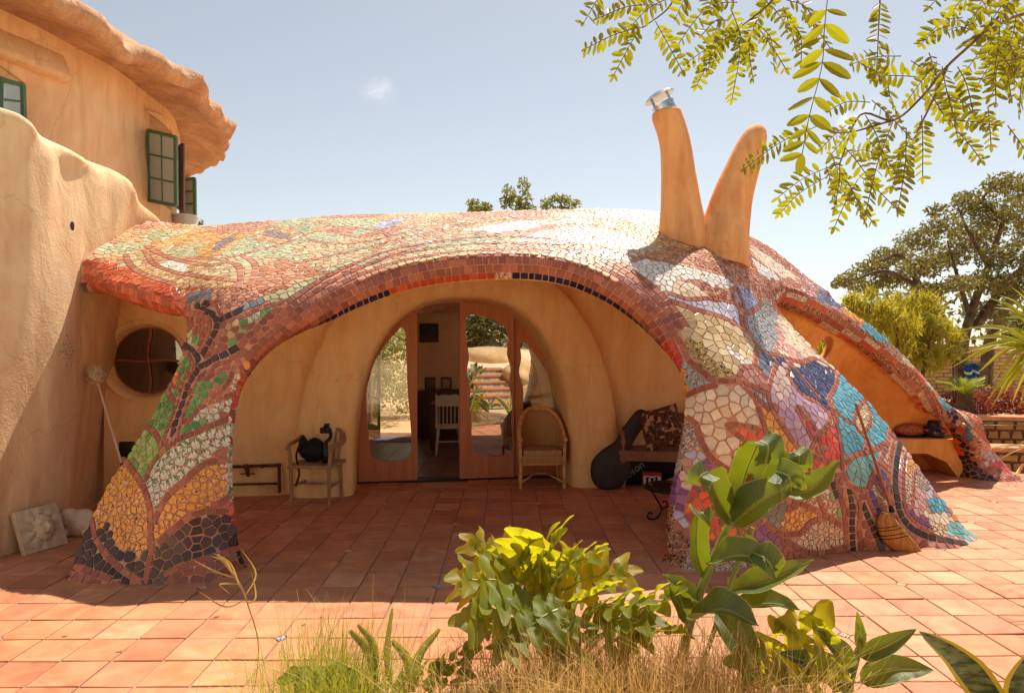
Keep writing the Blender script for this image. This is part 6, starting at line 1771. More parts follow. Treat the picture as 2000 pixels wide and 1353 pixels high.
def lobed_leaf(base, tip, width, up, seed=0, lobes=5, droop=.15):
    "deeply cut leaf: tongue-shaped lobes leaving a common midrib"
    rr = random.Random(seed); base, tip = Vector(base), Vector(tip); ax = tip - base; L_ = ax.length; ax.normalize()
    U = Vector(up); sd = ax.cross(U).normalized(); nn = sd.cross(ax).normalized(); v, f = [], []
    def mid(t): return base + ax * (L_ * t) - nn * (droop * L_ * (t * t)) + nn * (.05 * L_ * math.sin(t * 5))
    def blade(p0, d, n_, ln_, w0, w1, curl, ph):
        "one lobe; its foot melts into the midrib"
        s2 = d.cross(n_).normalized(); K, J = 9, 3; b = len(v)
        for i_ in range(K + 1):
            t = i_ / K; w = (w0 * (1 - t) ** 1.5 + w1 * math.sin(math.pi * (.1 + .74 * t)) ** .7) * (1 if t < .95 else .6) * (1 - .2 * t)
            c_ = p0 + d * (ln_ * t) + n_ * (ln_ * (.14 * t - curl * t * t))
            for j_ in range(-J, J + 1):
                q = j_ / J; v.append(c_ + s2 * (w * q * (1 + .16 * math.sin(9 * t + ph + (2 if q > 0 else 0)) * abs(q))) + n_ * (w * (.25 * abs(q) + .22 * math.sin(8 * t + ph + 3 * q) * q * q)))
        m_ = 2 * J + 1
        for i_ in range(K):
            for j_ in range(m_ - 1): f.append((b + i_ * m_ + j_, b + i_ * m_ + j_ + 1, b + (i_ + 1) * m_ + j_ + 1, b + (i_ + 1) * m_ + j_))
    nl = max(3, int(round(lobes))); sp_ = L_ / nl
    for k_ in range(nl):
        for side in (-1, 1):
            t = (k_ + (.12 if side > 0 else .3)) / nl; env = math.sin(math.pi * (.2 + .68 * t)) ** .7
            fw_ = -.25 + .95 * t + rr.uniform(-.1, .1)
            d = (sd * side * 1.0 + ax * fw_ + nn * rr.uniform(-.1, .25)).normalized()
            blade(mid(t), d, nn, width * .62 * env * rr.uniform(.8, 1.15), sp_ * .55, sp_ * .36, rr.uniform(.1, .5), rr.uniform(0, 6))
    blade(mid(.8), (ax - nn * .2).normalized(), nn, L_ * .42, sp_ * .6, sp_ * .5, .3, rr.uniform(0, 6))
    return v, f, mid
M_phil = leafmat('philodendron_leaf', (116,130,52), (150,156,52), .58, .42, (206,196,30), .3, 9)
M_stem = material('green_stem', (150,156,70), .5, .2, 10)
M_ging = leafmat('ginger_leaf', (80,98,52), (98,112,62), .26, .36, (160,170,24), .3, 9)
M_edge = material('dry_leaf_edge', (196,120,50), .8, .3, 20)
def at_leaf(px, py, Y): return P3(px, py, Y)
def veined(m_):
    "pale midrib, cross veins and yellowed margin on a ginger blade"
    nt = m_.node_tree; L = nt.links; b = nt.nodes['Principled BSDF']; src = b.inputs['Base Color'].links[0].from_socket
    aa = nd(nt, 'ShaderNodeAttribute'); aa.attribute_name = 'across'; al = nd(nt, 'ShaderNodeAttribute'); al.attribute_name = 'along'
    s1 = nd(nt, 'ShaderNodeMath'); s1.operation = 'MULTIPLY_ADD'; s1.inputs[1].default_value = -14; L.new(aa.outputs['Fac'], s1.inputs[0])
    s0 = nd(nt, 'ShaderNodeMath'); s0.operation = 'MULTIPLY'; s0.inputs[1].default_value = 110; L.new(al.outputs['Fac'], s0.inputs[0]); L.new(s0.outputs[0], s1.inputs[2])
    s2 = nd(nt, 'ShaderNodeMath'); s2.operation = 'SINE'; L.new(s1.outputs[0], s2.inputs[0])
    r1_ = nd(nt, 'ShaderNodeMapRange'); r1_.inputs[1].default_value = -1; r1_.inputs[2].default_value = 1; r1_.inputs[3].default_value = .84; r1_.inputs[4].default_value = 1.12; L.new(s2.outputs[0], r1_.inputs[0])
    m1 = nd(nt, 'ShaderNodeMix'); m1.data_type = 'RGBA'; m1.blend_type = 'MULTIPLY'; m1.inputs[0].default_value = 1; L.new(src, m1.inputs[6]); L.new(r1_.outputs[0], m1.inputs[7])
    rp = nd(nt, 'ShaderNodeValToRGB'); e = rp.color_ramp.elements; e[0].position = .0; e[0].color = (1, 1, 1, 1); e[1].position = 1; e[1].color = (1, 1, 1, 1)
    for q, c_ in ((.07, 1), (.1, 0), (.93, 0), (.97, .8)): k_ = e.new(q); k_.color = (c_, c_, c_, 1)
    L.new(aa.outputs['Fac'], rp.inputs[0])
    m2 = nd(nt, 'ShaderNodeMix'); m2.data_type = 'RGBA'; L.new(rp.outputs[0], m2.inputs[0]); L.new(m1.outputs[2], m2.inputs[6]); m2.inputs[7].default_value = rgba((172,168,84)); L.new(m2.outputs[2], b.inputs['Base Color'])
    b.inputs['Specular IOR Level'].default_value = .5
veined(M_ging)
def leaf_attr(o, k):
    m_ = 2 * k + 1; n_ = len(o.data.vertices); L_ = n_ // m_
    a = o.data.attributes.new('across', 'FLOAT', 'POINT'); a.data.foreach_set('value', [abs((i % m_) - k) / k for i in range(n_)])
    a = o.data.attributes.new('along', 'FLOAT', 'POINT'); a.data.foreach_set('value', [(i // m_) / max(1, L_ - 1) for i in range(n_)])
    return o
# ---- cut-leaf philodendron
pr = gnd(1085, 1330); pr = Vector((.25, 3.32, .04))
ph = thing('philodendron', 'large yellow-green cut-leaf philodendron in front of the porch floor', 'plant', pr)
PL = [((985,1135),(935,1058),95,3.35),((1000,1120),(1040,1040),80,3.45),((960,1160),(905,1135),70,3.3),((1010,1150),(920,1115),95,3.2),((1050,1130),(1068,1052),85,3.4),((1085,1130),(1150,1070),85,3.42),((1110,1150),(1210,1105),90,3.3),
      ((1040,1180),(945,1165),100,3.15),((1060,1200),(935,1195),85,3.05),((1090,1190),(1010,1235),80,3.0),((1070,1170),(1100,1090),90,3.25),((1110,1190),(1165,1140),85,3.15),((1120,1210),(1090,1270),80,2.95),((1150,1200),(1235,1160),80,3.1),((1040,1150),(990,1085),80,3.5),
      ((980,1200),(912,1255),60,3.1),((1170,1215),(1260,1200),80,3.0),((1200,1230),(1310,1215),85,3.0),((1230,1220),(1290,1150),70,3.15),((1130,1160),(1080,1105),70,3.5),((1260,1240),(1200,1280),75,2.9),((1040,1215),(985,1262),75,3.0),
      ((1020,1130),(975,1070),70,3.55),((1100,1140),(1125,1085),60,3.55),((1060,1160),(1030,1085),75,3.3)]
for k, (b, t, w, Y) in enumerate(PL):
    rk = random.Random(k); B = P3(b[0], b[1], Y); T = P3(t[0], t[1], Y - .08 + rk.uniform(-.1, .1)); ext = T + (T - B) * .1
    view = (Vector((0, 0, CAMH)) - B).normalized()
    up = Vector((rk.uniform(-.5, .5), -.35 + rk.uniform(-.3, .4), .9)).normalized()
    v, f, mid = lobed_leaf(B, ext, w * 1.45 * Y / FPX, up, k, lobes=4)
    o = put(mesh('leaf', v, f, M_phil), ph)
    m = MB(); m.tube([mid(q / 8) + up * .002 for q in range(8)], [.006 - .0005 * q for q in range(8)], 5); r_ = m.build('leaf_rib', M_stem, o)
    m = MB(); m.tube(catmull([pr + Vector((rk.uniform(-.05, .05), rk.uniform(-.05, .05), 0)), pr.lerp(B, .55) + Vector((0, 0, .08)), B], 6), .008, 6); put(m.build('leaf_stalk', M_stem, None), ph)
# ---- ginger with torn folded leaves and a dried flower spike
gr = Vector((.78, 3.15, .04))
gg = thing('ginger_plant', 'tall ginger plant with broad torn leaves and a dried orange flower spike', 'plant', gr)
GY = 3.12
st = catmull([P3(1318, 1345, GY), P3(1345, 1225, GY), P3(1385, 1110, GY), P3(1425, 1020, GY), P3(1455, 965, GY)], 8)
st = [gr] + st[1:]
m = MB(); m.tube(st, [.026 - .0005 * k for k in range(len(st))], 10); put(m.build('stalk', M_stem), gg)
st2 = catmull([gr + Vector((.06, .05, 0)), P3(1400, 1215, GY + .1), P3(1430, 1130, GY + .1), P3(1470, 1030, GY + .1)], 6)
m = MB(); m.tube(st2, .012, 8); put(m.build('stalk', M_stem), gg)
m = MB(); rr = random.Random(9)
for k in range(120):
    t = k / 120; p = P3(1452 + 18 * t, 985 - 62 * t, GY - .02); a = rr.uniform(0, 6.3); r_ = .02 * (1 - .4 * t)
    m.ball(p + Vector((r_ * math.cos(a), r_ * math.sin(a), rr.uniform(-.01, .01))), rr.uniform(.006, .012), sub=1)
put(m.build('flower_spike', material('dried_flower', (196,112,40), .8, .3, 30)), gg)
# base px, middle px, tip px, width px, depths (base, mid, tip), up vector, fold
GL = [((1440,985),(1458,920),(1482,862),66,(3.12,3.1,3.0),(-.3,-.9,.1),.3),((1482,862),(1500,872),(1495,905),64,(3.0,2.96,2.98),(.1,-.7,.7),.2),
      ((1450,1010),(1500,950),(1548,890),52,(3.12,3.05,3.0),(-.5,-.6,.6),.35),((1548,885),(1560,892),(1556,915),50,(3.0,2.96,2.98),(0,-.7,.7),.2),
      ((1432,1020),(1490,975),(1560,945),84,(3.1,2.98,2.9),(-.25,-.75,.6),.3),((1530,965),(1585,955),(1640,898),62,(3.0,2.95,2.92),(-.1,-.65,.75),.35),((1515,920),(1540,930),(1545,962),60,(2.9,2.86,2.9),(.0,-.9,.3),.12),
      ((1432,1022),(1405,980),(1382,922),66,(3.12,3.05,2.98),(.3,-.85,.3),.3),((1382,922),(1368,930),(1362,945),52,(2.98,2.94,2.95),(0,-.8,.5),.2),
      ((1378,1130),(1360,1075),(1362,1000),46,(3.14,3.08,3.0),(.2,-.9,.2),.35),((1362,1000),(1372,1003),(1386,1020),46,(3.0,2.95,2.98),(.2,-.7,.6),.2),
      ((1385,1100),(1445,1085),(1520,1100),76,(3.1,2.95,2.88),(-.1,-.6,.8),.4),((1470,1078),(1500,1095),(1515,1130),64,(2.92,2.86,2.88),(0,-.8,.5),.3),
      ((1425,1155),(1500,1135),(1590,1092),60,(3.12,3.0,2.95),(-.15,-.6,.8),.35),((1345,1215),(1410,1190),(1482,1222),84,(3.05,2.88,2.8),(0,-.5,.85),.4),((1420,1205),(1490,1180),(1562,1190),66,(3.1,2.98,2.9),(0,-.45,.9),.4),
      ((1370,1175),(1330,1150),(1295,1122),46,(3.12,3.05,3.0),(.2,-.6,.7),.3),((1350,1215),(1325,1180),(1305,1140),56,(3.1,3.0,2.95),(.3,-.8,.4),.3),((1400,1190),(1445,1250),(1480,1330),70,(3.05,2.95,2.9),(-.2,-.7,.6),.3),
      ((1452,1040),(1470,1080),(1478,1110),44,(3.2,3.2,3.2),(-.3,-.9,.1),.3)]
def torn(t): return (.25 + .75 * min(1, t * 3)) * (1 if t < .93 else .8)
for k, (b, c_, t, w, dz, up, fo) in enumerate(GL):
    short = math.hypot(t[0] - b[0], t[1] - b[1]) < 60
    v, f = broad_leaf([P3(b[0], b[1], dz[0]), P3(c_[0], c_[1], dz[1]), P3(t[0], t[1], dz[2])], w * dz[1] / FPX * .92, up, fo + .25, 12, 5, .05, (lambda q: 1.0) if short else (torn if k in (0, 2, 7, 9) else None), k)
    o = put(mesh('leaf', v, f, [M_ging, M_edge]), gg)
    leaf_attr(o, 5); rw_ = len(v) // 11; rk = random.Random(k + 300)
    o.data.polygons.foreach_set('material_index', [1 if ((q % 10) in (0, 9) and (q // 10) > rw_ * .7 and rk.random() < .25) or ((q // 10) >= rw_ - 1 and rk.random() < .6) else 0 for q in range(len(f))])
    mp_ = catmull([P3(b[0], b[1], dz[0]), P3(c_[0], c_[1], dz[1]), P3(t[0], t[1], dz[2])], 6)
    m = MB(); m.tube([p + Vector(up).normalized() * .002 for p in mp_], .0035, 4); r_ = m.build('leaf_rib', M_stem, o)
# ---- young ginger at the lower right
yr = Vector((1.5, 2.95, .04))
yg = thing('young_ginger', 'small ginger shoot with five pointed leaves near the bottom right corner', 'plant', yr)
m = MB(); m.tube(catmull([yr, P3(1662, 1350, 2.9), P3(1678, 1270, 2.88), P3(1680, 1220, 2.88)], 6), .01, 8); put(m.build('stalk', M_stem), yg)
M_redst = material('red_stalk', (150,96,52), .6, .2, 10)
for a, b in (((1630,1350),(1690,1235)),((1575,1350),(1532,1222)),((1560,1353),(1545,1330))):
    m = MB(); m.tube([yr + Vector((RNG.uniform(-.1, .05), 0, 0)), P3(a[0], a[1], 2.92), P3(b[0], b[1], 2.95)], .008, 6); put(m.build('stalk', M_redst), yg)
for k, (b, c_, t, w, up) in enumerate([((1670,1310),(1640,1275),(1592,1228),50,(.3,-.8,.5)),((1664,1350),(1610,1305),(1522,1274),62,(.1,-.75,.65)),((1680,1282),(1730,1262),(1790,1228),40,(-.2,-.7,.7)),((1680,1330),(1745,1308),(1824,1308),56,(-.1,-.7,.7)),((1678,1270),(1682,1235),(1674,1192),22,(-.6,-.7,.2))]):
    v, f = broad_leaf([P3(b[0], b[1], 2.9), P3(c_[0], c_[1], 2.84), P3(t[0], t[1], 2.8)], w * 2.85 / FPX, up, .4, 14, 4, .015, None, k); leaf_attr(put(mesh('leaf', v, f, M_ging), yg), 4)
p2 = thing('cut_leaf_shoot', 'low cut-leaf philodendron shoot between the two ginger plants', 'plant', (1.3, 2.9, .04))
for k, (b, t, w, Y) in enumerate([((1530,1330),(1600,1215),70,2.9),((1540,1340),(1460,1290),80,2.85),((1570,1330),(1640,1290),60,2.8),((1500,1320),(1540,1230),60,2.95)]):
    v, f, mid = lobed_leaf(P3(b[0], b[1], Y), P3(t[0], t[1], Y - .1), w * 1.3 * Y / FPX, (.1, -.6, .8), k + 40, 4); put(mesh('leaf', v, f, M_phil), p2)
    m = MB(); m.tube(catmull([(1.3, 2.9, .04), P3(b[0], b[1] + 40, Y), P3(b[0], b[1], Y)], 4), .006, 5); put(m.build('leaf_stalk', M_redst), p2)
# ---- snake plant blades
def sansev():
    m = bpy.data.materials.new('snake_plant_leaf'); m.use_nodes = True; MATS['snake_plant_leaf'] = m
    nt = m.node_tree; b = nt.nodes['Principled BSDF']; L = nt.links
    uvn = nd(nt, 'ShaderNodeAttribute'); uvn.attribute_name = 'across'
    tc = nd(nt, 'ShaderNodeTexCoord'); nz = nd(nt, 'ShaderNodeTexNoise'); nz.inputs['Scale'].default_value = 30; nz.inputs['Detail'].default_value = 3; mp = nd(nt, 'ShaderNodeMapping'); mp.inputs['Scale'].default_value = (.4, 1, 1.6); L.new(tc.outputs['Object'], mp.inputs[0]); L.new(mp.outputs[0], nz.inputs['Vector'])
    r1_ = nd(nt, 'ShaderNodeValToRGB'); r1_.color_ramp.elements[0].position = .42; r1_.color_ramp.elements[0].color = rgba((62,78,44)); r1_.color_ramp.elements[1].position = .58; r1_.color_ramp.elements[1].color = rgba((124,132,82)); L.new(nz.outputs[0], r1_.inputs[0])
    ab_ = nd(nt, 'ShaderNodeMath'); ab_.operation = 'GREATER_THAN'; ab_.inputs[1].default_value = .72; L.new(uvn.outputs['Fac'], ab_.inputs[0])
    mx = nd(nt, 'ShaderNodeMix'); mx.data_type = 'RGBA'; L.new(ab_.outputs[0], mx.inputs[0]); L.new(r1_.outputs[0], mx.inputs[6]); mx.inputs[7].default_value = rgba((214,186,60)); L.new(mx.outputs[2], b.inputs['Base Color']); b.inputs['Roughness'].default_value = .35
    return m
M_sans = sansev()
sp = thing('snake_plant', 'striped snake plant blades with yellow edges at the bottom right corner', 'plant', (2.3, 2.75, .04))
for k, (pts, w) in enumerate([([(1990,1480,2.75),(1925,1353,2.75),(1868,1285,2.75),(1795,1232,2.75)], 62), ([(1985,1480,2.7),(1995,1380,2.7),(2005,1320,2.7),(2020,1270,2.7)], 60), ([(2040,1480,2.6),(2060,1330,2.6),(2050,1180,2.6)], 56)]):
    v, f = broad_leaf([P3(*p) for p in pts], w * 2.75 / FPX, (-.6, -.7, .5), .3, 18, 5, 0, lambda t: min(1, (1 - t) * 2.2) ** .7 + .02, k)
    o = mesh('blade', v, f, M_sans); at = o.data.attributes.new('across', 'FLOAT', 'POINT'); at.data.foreach_set('value', [abs((i % 11) - 5) / 5 for i in range(len(v))]); put(o, sp)
# ---- strap shoots and a broken reed at the left
ss = thing('strap_shoots', 'cut-back strap-leaved shoots standing in the grass left of the philodendron', 'plant', (-.55, 3.0, .04))
M_strap = leafmat('strap_leaf', (150,154,104), (156,156,96), .3, .4, (190,176,70), .3, 14)
for k, (pts, w) in enumerate([([(740,1330),(728,1270),(685,1228)], 20), ([(735,1330),(735,1260),(700,1218)], 15), ([(765,1340),(760,1270),(768,1188)], 13), ([(815,1340),(822,1280),(860,1228)], 16), ([(800,1340),(795,1290),(765,1250)], 17)]):
    v, f = broad_leaf([P3(x, y, 3.1) for x, y in pts], w * 3.1 / FPX, (RNG.uniform(-.6, .6), -.9, .3), 1.1, 12, 3, .03, lambda t: .45 + .9 * math.sin(math.pi * t) ** .8 * (.5 + .5 * (1 - t)), k); put(mesh('leaf', v, f, M_strap), ss)
for k, (b, t, w) in enumerate([((850,1320),(905,1265),60), ((840,1330),(900,1310),60), ((780,1340),(845,1300),60), ((690,1320),(575,1310),46)]):
    v, f, mid = lobed_leaf(P3(b[0], b[1], 3.0), P3(t[0], t[1], 2.9), w * 3 / FPX, (0, -.5, .85), k + 70, 4); put(mesh('leaf', v, f, M_phil), ss)
rd_ = thing('broken_reed', 'dry reed stem with curling thin leaves in front of the left mosaic leg', 'plant', (-1.25, 3.05, .04))
M_reed = leafmat('reed_leaf', (180,150,96), (190,156,100), .3, .5, (220,190,80), .25, 10)
m = MB(); m.tube(catmull([(-1.2, 3.05, .04), P3(505, 1270, 3.05), P3(484, 1180, 3.05), P3(462, 1130, 3.05), P3(425, 1082, 3.05)], 6), [.0012 + .00018 * k for k in range(25)], 5); put(m.build('stem', M_reed), rd_)
rr = random.Random(12)
for k, (b, c_, t) in enumerate([((480,1170),(440,1185),(385,1152)), ((465,1130),(420,1115),(372,1090)), ((470,1150),(450,1100),(415,1078)), ((478,1165),(500,1120),(470,1070)), ((470,1140),(430,1140),(450,1160)), ((482,1180),(500,1165),(490,1110)), ((455,1120),(440,1095),(410,1085))]):
    v, f = broad_leaf([P3(b[0], b[1], 3.05), P3(c_[0], c_[1], 3.02), P3(t[0], t[1], 3.0)], .008, (0, -.8, .6), .3, 10, 2, 0, None, k); put(mesh('leaf', v, f, M_reed), rd_)
# ---- grasses
def blades(name, n, area, hgt, wid, mats, seed, lean=.35, curl=.5, label=None, droop=.6):
    rs_ = np.random.RandomState(seed); v, f = [], []
    for _ in range(n):
        x, y = area(rs_); hh = hgt * rs_.uniform(.45, 1.1); a = rs_.uniform(0, 6.283); d = np.array([math.cos(a), math.sin(a)]); le = lean * rs_.rand() * hh; cu = curl * hh * rs_.rand() ** 2
        sx, sy = -d[1], d[0]; w = wid * rs_.uniform(.6, 1.3); b = len(v)
        for t in (0, .35, .65, .85, 1):
            r_ = le * t + cu * t ** 2.5; z = hh * (t - droop * (cu / hh) * t ** 3); ww = w * (1 - t) ** .6 + .0003
            px_, py_ = x + d[0] * r_, y + d[1] * r_
            v += [(px_ - sx * ww, py_ - sy * ww, z + .04), (px_ + sx * ww, py_ + sy * ww, z + .04)]
        for q in range(4): f.append((b + 2 * q, b + 2 * q + 1, b + 2 * q + 3, b + 2 * q + 2))
    o = mesh(name, v, f, mats, None, False); stuff(o); o['label'] = label; o['category'] = 'grass'; return o
M_grs = leafmat('green_grass', (150,150,50), (160,160,60), .4, .5, (190,184,50), .3, 20)
M_dry = leafmat('dry_grass', (206,170,110), (206,170,110), .3, .6, (226,186,110), .25, 20)
def ell(cx_, cy_, rx, ry): return lambda r_: (cx_ + rx * r_.normal() * .5, cy_ + ry * r_.normal() * .5)
blades('green_grass', 1500, ell(-.78, 2.95, .3, .28), .5, .0016, M_grs, 1, .7, 1.1, 'fine green grass tuft at the bottom left of the plants')
blades('dry_grass', 5200, ell(.45, 2.74, .7, .32), .54, .0016, M_dry, 2, .6, .9, 'dry straw-coloured grass along the bottom edge')
blades('dry_seed_grass', 700, ell(1.02, 2.7, .22, .2), .62, .0016, M_dry, 3, .8, 1.6, 'arching dry grass in front of the ginger stalk', .9)
blades('yellow_grass', 900, ell(.15, 2.8, .6, .25), .42, .0016, M_grs, 4, .6, .9, 'yellow-green grass mixed through the dry tuft')
# ---- overhanging locust branch
M_loc = leafmat('locust_leaf', (92,98,32), (108,114,40), .5, .45, (178,172,16), .4, 9)
M_bark = material('grey_bark', (120,92,66), .9, .3, 14, .6, 30)
lo = thing('locust_branch', 'overhanging locust branches with feathery leaves in the upper right sky', 'tree branch', (2.2, 2.4, 4.2))
LB = MB(); rr = random.Random(21)
def leaflet(c0, d, n, L_, w):
    sd = d.cross(n).normalized(); nn = sd.cross(d)
    pts = [(0, .05), (.2, .75), (.45, 1), (.75, .85), (.95, .4), (1, .05)]
    v = []
    for t, ww in pts: v += [c0 + d * (L_ * t) + sd * (w * ww) + nn * (.1 * w * ww), c0 + d * (L_ * t) - nn * (.1 * w), c0 + d * (L_ * t) - sd * (w * ww) + nn * (.1 * w * ww)]
    f = []
    for i in range(5): f += [(3 * i, 3 * i + 1, 3 * i + 4, 3 * i + 3), (3 * i + 1, 3 * i + 2, 3 * i + 5, 3 * i + 4)]
    LB.add(v, f)
TW = MB()
def pinnate(pts, lpx, pairs, Y):
    c_ = catmull([P3(x, y, Y + dy) for x, y, dy in pts], 6); n_ = len(c_); TW.tube(c_, .0022 * Y / 3, 4)
    tot_ = sum((b - a).length for a, b in zip(c_[:-1], c_[1:]))
    L_ = lpx * Y / FPX
    N_ = Vector((rr.uniform(-.6, .6), -1, rr.uniform(-.5, .5))).normalized()
    for k in range(pairs):
        t = .12 + .88 * k / (pairs - 1); x = t * (n_ - 1); i = min(int(x), n_ - 2); p = c_[i].lerp(c_[i + 1], x - i); tg = (c_[min(i + 1, n_ - 1)] - c_[i]).normalized()
        sd = tg.cross(N_).normalized(); sc = (.75 + .35 * math.sin(math.pi * t)) * rr.uniform(.85, 1.1)
        for s_ in (-1, 1):
            if rr.random() < .04: continue
            d = (sd * s_ + tg * rr.uniform(.2, .65) + N_ * rr.uniform(-.35, .35) + Vector((0, 0, -.25))).normalized()
            nn = (N_ + Vector((rr.uniform(-.5, .5), rr.uniform(-.3, .3), rr.uniform(-.5, .5)))).normalized()
            q_ = sc * rr.uniform(.82, 1.12); leaflet(p, d, nn, L_ * q_, L_ * q_ * rr.uniform(.16, .22))
    leaflet(c_[-1], (c_[-1] - c_[-2]).normalized(), N_, L_ * .8, L_ * .17)
pinnate([(1618,-20,0),(1610,60,0),(1605,130,0),(1580,230,0),(1567,300,0)], 54, 11, 1.9)
RL = [((1260,52),(1145,95)),((1250,58),(1200,145)),((1280,42),(1332,138)),((1290,10),(1170,35)),((1310,-5),(1225,60)),((1170,-10),(1140,45)),((1345,-10),(1320,35)),
 ((1450,45),(1345,120)),((1450,50),(1362,165)),((1445,60),(1430,192)),((1490,55),(1512,128)),((1440,5),(1385,22)),((1550,50),(1565,118)),((1505,-10),(1470,60)),((1480,-10),(1540,55)),((1400,-10),(1385,20)),((1535,0),(1595,50)),((1420,40),(1370,70)),((1465,70),(1470,150)),
 ((1600,245),(1456,328)),((1610,330),(1520,385)),((1615,345),(1525,415)),((1635,325),(1688,432)),((1640,320),(1630,405)),((1680,225),(1625,300)),((1690,225),(1735,330)),((1745,235),(1692,410)),((1770,250),(1755,405)),((1800,225),(1802,345)),((1840,235),(1945,246)),((1850,190),(1905,230)),
 ((1760,110),(1665,125)),((1880,35),(1808,70)),((1855,50),(1800,85)),((1720,160),(1690,130)),((1790,150),(1700,150)),((1830,120),(1770,200)),((1840,130),(1860,220)),((1870,130),(1900,215)),((1700,200),(1620,215)),((1735,150),(1755,230)),((1660,300),(1710,300)),((1720,-10),(1712,140)),
 ((1955,20),(1940,160)),((1960,60),(1975,190)),((1985,30),(1965,120)),((1920,10),(1880,60)),((1940,-10),(1900,40)),((1990,-10),(1930,50)),((2010,50),(1985,140)),((2010,110),(1990,220)),((1975,80),(1920,110)),((1930,70),(1880,90)),((1960,10),(2010,60)),((1905,-5),(1860,25)),((1950,120),(1945,200)),((1995,0),(1960,40)),((1900,60),(1850,60))]
for (a, b) in RL:
    Y = rr.uniform(2.7, 3.6); mx_, my_ = (a[0] + b[0]) / 2 + rr.uniform(-8, 8), (a[1] + b[1]) / 2 - rr.uniform(2, 14)
    Lp = math.hypot(a[0] - b[0], a[1] - b[1]); pinnate([(a[0], a[1], 0), (mx_, my_, 0), (b[0], b[1], rr.uniform(-.2, .2))], 23, max(6, int(Lp / 11)), Y)
for _ in range(40):      # more foliage further back in the two thick parts of the branch
    cx_, cy_, sx_, sy_ = rr.choice([(1945, 70, 45, 60), (1975, 60, 40, 70), (1790, 180, 60, 50), (1470, 20, 60, 25), (1960, 40, 40, 50), (1650, 300, 40, 40)])
    a = (cx_ + rr.gauss(0, sx_), cy_ + rr.gauss(0, sy_)); an = rr.uniform(.6, 2.6); L_ = rr.uniform(60, 110)
    pinnate([(a[0], a[1], 0), (a[0] + math.cos(an) * L_ * .5, a[1] + math.sin(an) * L_ * .45, 0), (a[0] + math.cos(an) * L_, a[1] + math.sin(an) * L_, 0)], 21, 7, rr.uniform(3.2, 4.2))
for pts, r_ in (([(2060,-60),(1965,20),(1910,75),(1850,130),(1800,190),(1745,235),(1680,225),(1640,320)], .009), ([(2060,20),(1990,30),(1930,60),(1880,85)], .009), ([(1850,130),(1820,200),(1790,260)], .007), ([(1330,-60),(1310,10),(1255,55)], .006), ([(1560,-60),(1500,10),(1450,50)], .007), ([(1745,235),(1650,260),(1600,245)], .005), ([(1640,320),(1610,330)], .004), ([(1720,-40),(1712,140)], .003), ([(1620,-60),(1618,-20)], .004), ([(2080,60),(2000,110),(1950,120)], .008)):
    c_ = catmull([P3(x, y, 3.1) for x, y in pts], 6); TW.tube(c_, [r_ * (1 - .6 * k / len(c_)) for k in range(len(c_))], 6)
o = put(TW.build('twigs', M_bark), lo); stuff(o); o = put(LB.build('leaflets', M_loc, None, False), lo); stuff(o)
# ---- spiky dracaena at the right edge
M_yuc = leafmat('dracaena_leaf', (150,156,44), (164,164,60), .35, .38, (206,200,50), .25, 5)
yu = thing('dracaena', 'spiky yellow-green dracaena reaching in from the right edge', 'plant', (4.15, 5.3, .0))
yc = P3(2040, 690, 5.3)
m = MB(); m.tube([(4.15, 5.3, 0), yc], [.07, .05], 10); put(m.build('trunk', M_bark), yu)
for k, (x, y) in enumerate([(1921,579),(1971,557),(1940,600),(1870,644),(1862,667),(1857,718),(1905,732),(1880,690),(1936,748),(1950,759),(1927,784),(1934,799),(1990,560),(1960,620),(1985,740),(2020,560),(2060,540),(2100,620),(2140,700),(2110,780),(2050,820),(1990,800),(1900,640),(1948,575),(1925,660),(1895,705),(1960,770),(1975,790)]):
    rk = random.Random(k); Y = 5.3 + rk.uniform(-.35, .35); T = P3(x, y, Y); md = yc.lerp(T, .5) + Vector((0, 0, .07 + rk.uniform(0, .06)))
    v, f = broad_leaf([yc, md, T], .055, (rk.uniform(-.3, .3), -.7, .7), .5, 12, 2, 0, lambda t: min(1, .5 + t * 2) * min(1, (1 - t) * 1.7) + .01, k); put(mesh('leaf', v, f, M_yuc), yu)
for k, (x, y) in enumerate([(1920,877),(1943,880),(1949,898),(1985,870)]):
    b = P3(2060, 900 - k * 10, 4.6); T = P3(x, y, 4.6); v, f = broad_leaf([b, b.lerp(T, .5) + Vector((0, 0, .06)), T], .018, (0, -.6, .8), .4, 10, 2, 0, None, k); put(mesh('leaf', v, f, M_reed), yu)
# ================================================================ garden beyond and behind
def leafcloud(centers, n, size, seed, asp=.3, hang=0.0):
    "many small leaves spread through ellipsoid clumps"
    rs_ = np.random.RandomState(seed); wts = np.array([c[1][0] * c[1][1] * c[1][2] for c in centers]) ** .67; wts /= wts.sum()
    ix = rs_.choice(len(centers), n, p=wts); v, f = [], []
    for q in range(n):
        c_, r_ = centers[ix[q]]; d = rs_.normal(size=3); d /= np.linalg.norm(d); rad = rs_.rand() ** .45
        p = np.array(c_) + d * np.array(r_) * rad
        a = rs_.normal(size=3); a[2] -= hang; a /= np.linalg.norm(a); b = np.cross(a, rs_.normal(size=3)); b /= np.linalg.norm(b) + 1e-9
        s_ = size * rs_.uniform(.6, 1.4); k = len(v)
        v += [tuple(p - b * s_ * asp), tuple(p + a * s_), tuple(p + b * s_ * asp), tuple(p - a * s_ * .4)]; f.append((k, k + 1, k + 2, k + 3))
    return v, f
M_oak = leafmat('oak_leaf', (100,98,58), (124,116,72), .3, .45, (160,146,60), .4, 1.5)
M_oakbark = material('oak_bark', (104,86,68), .95, .35, 6, .9, 14)
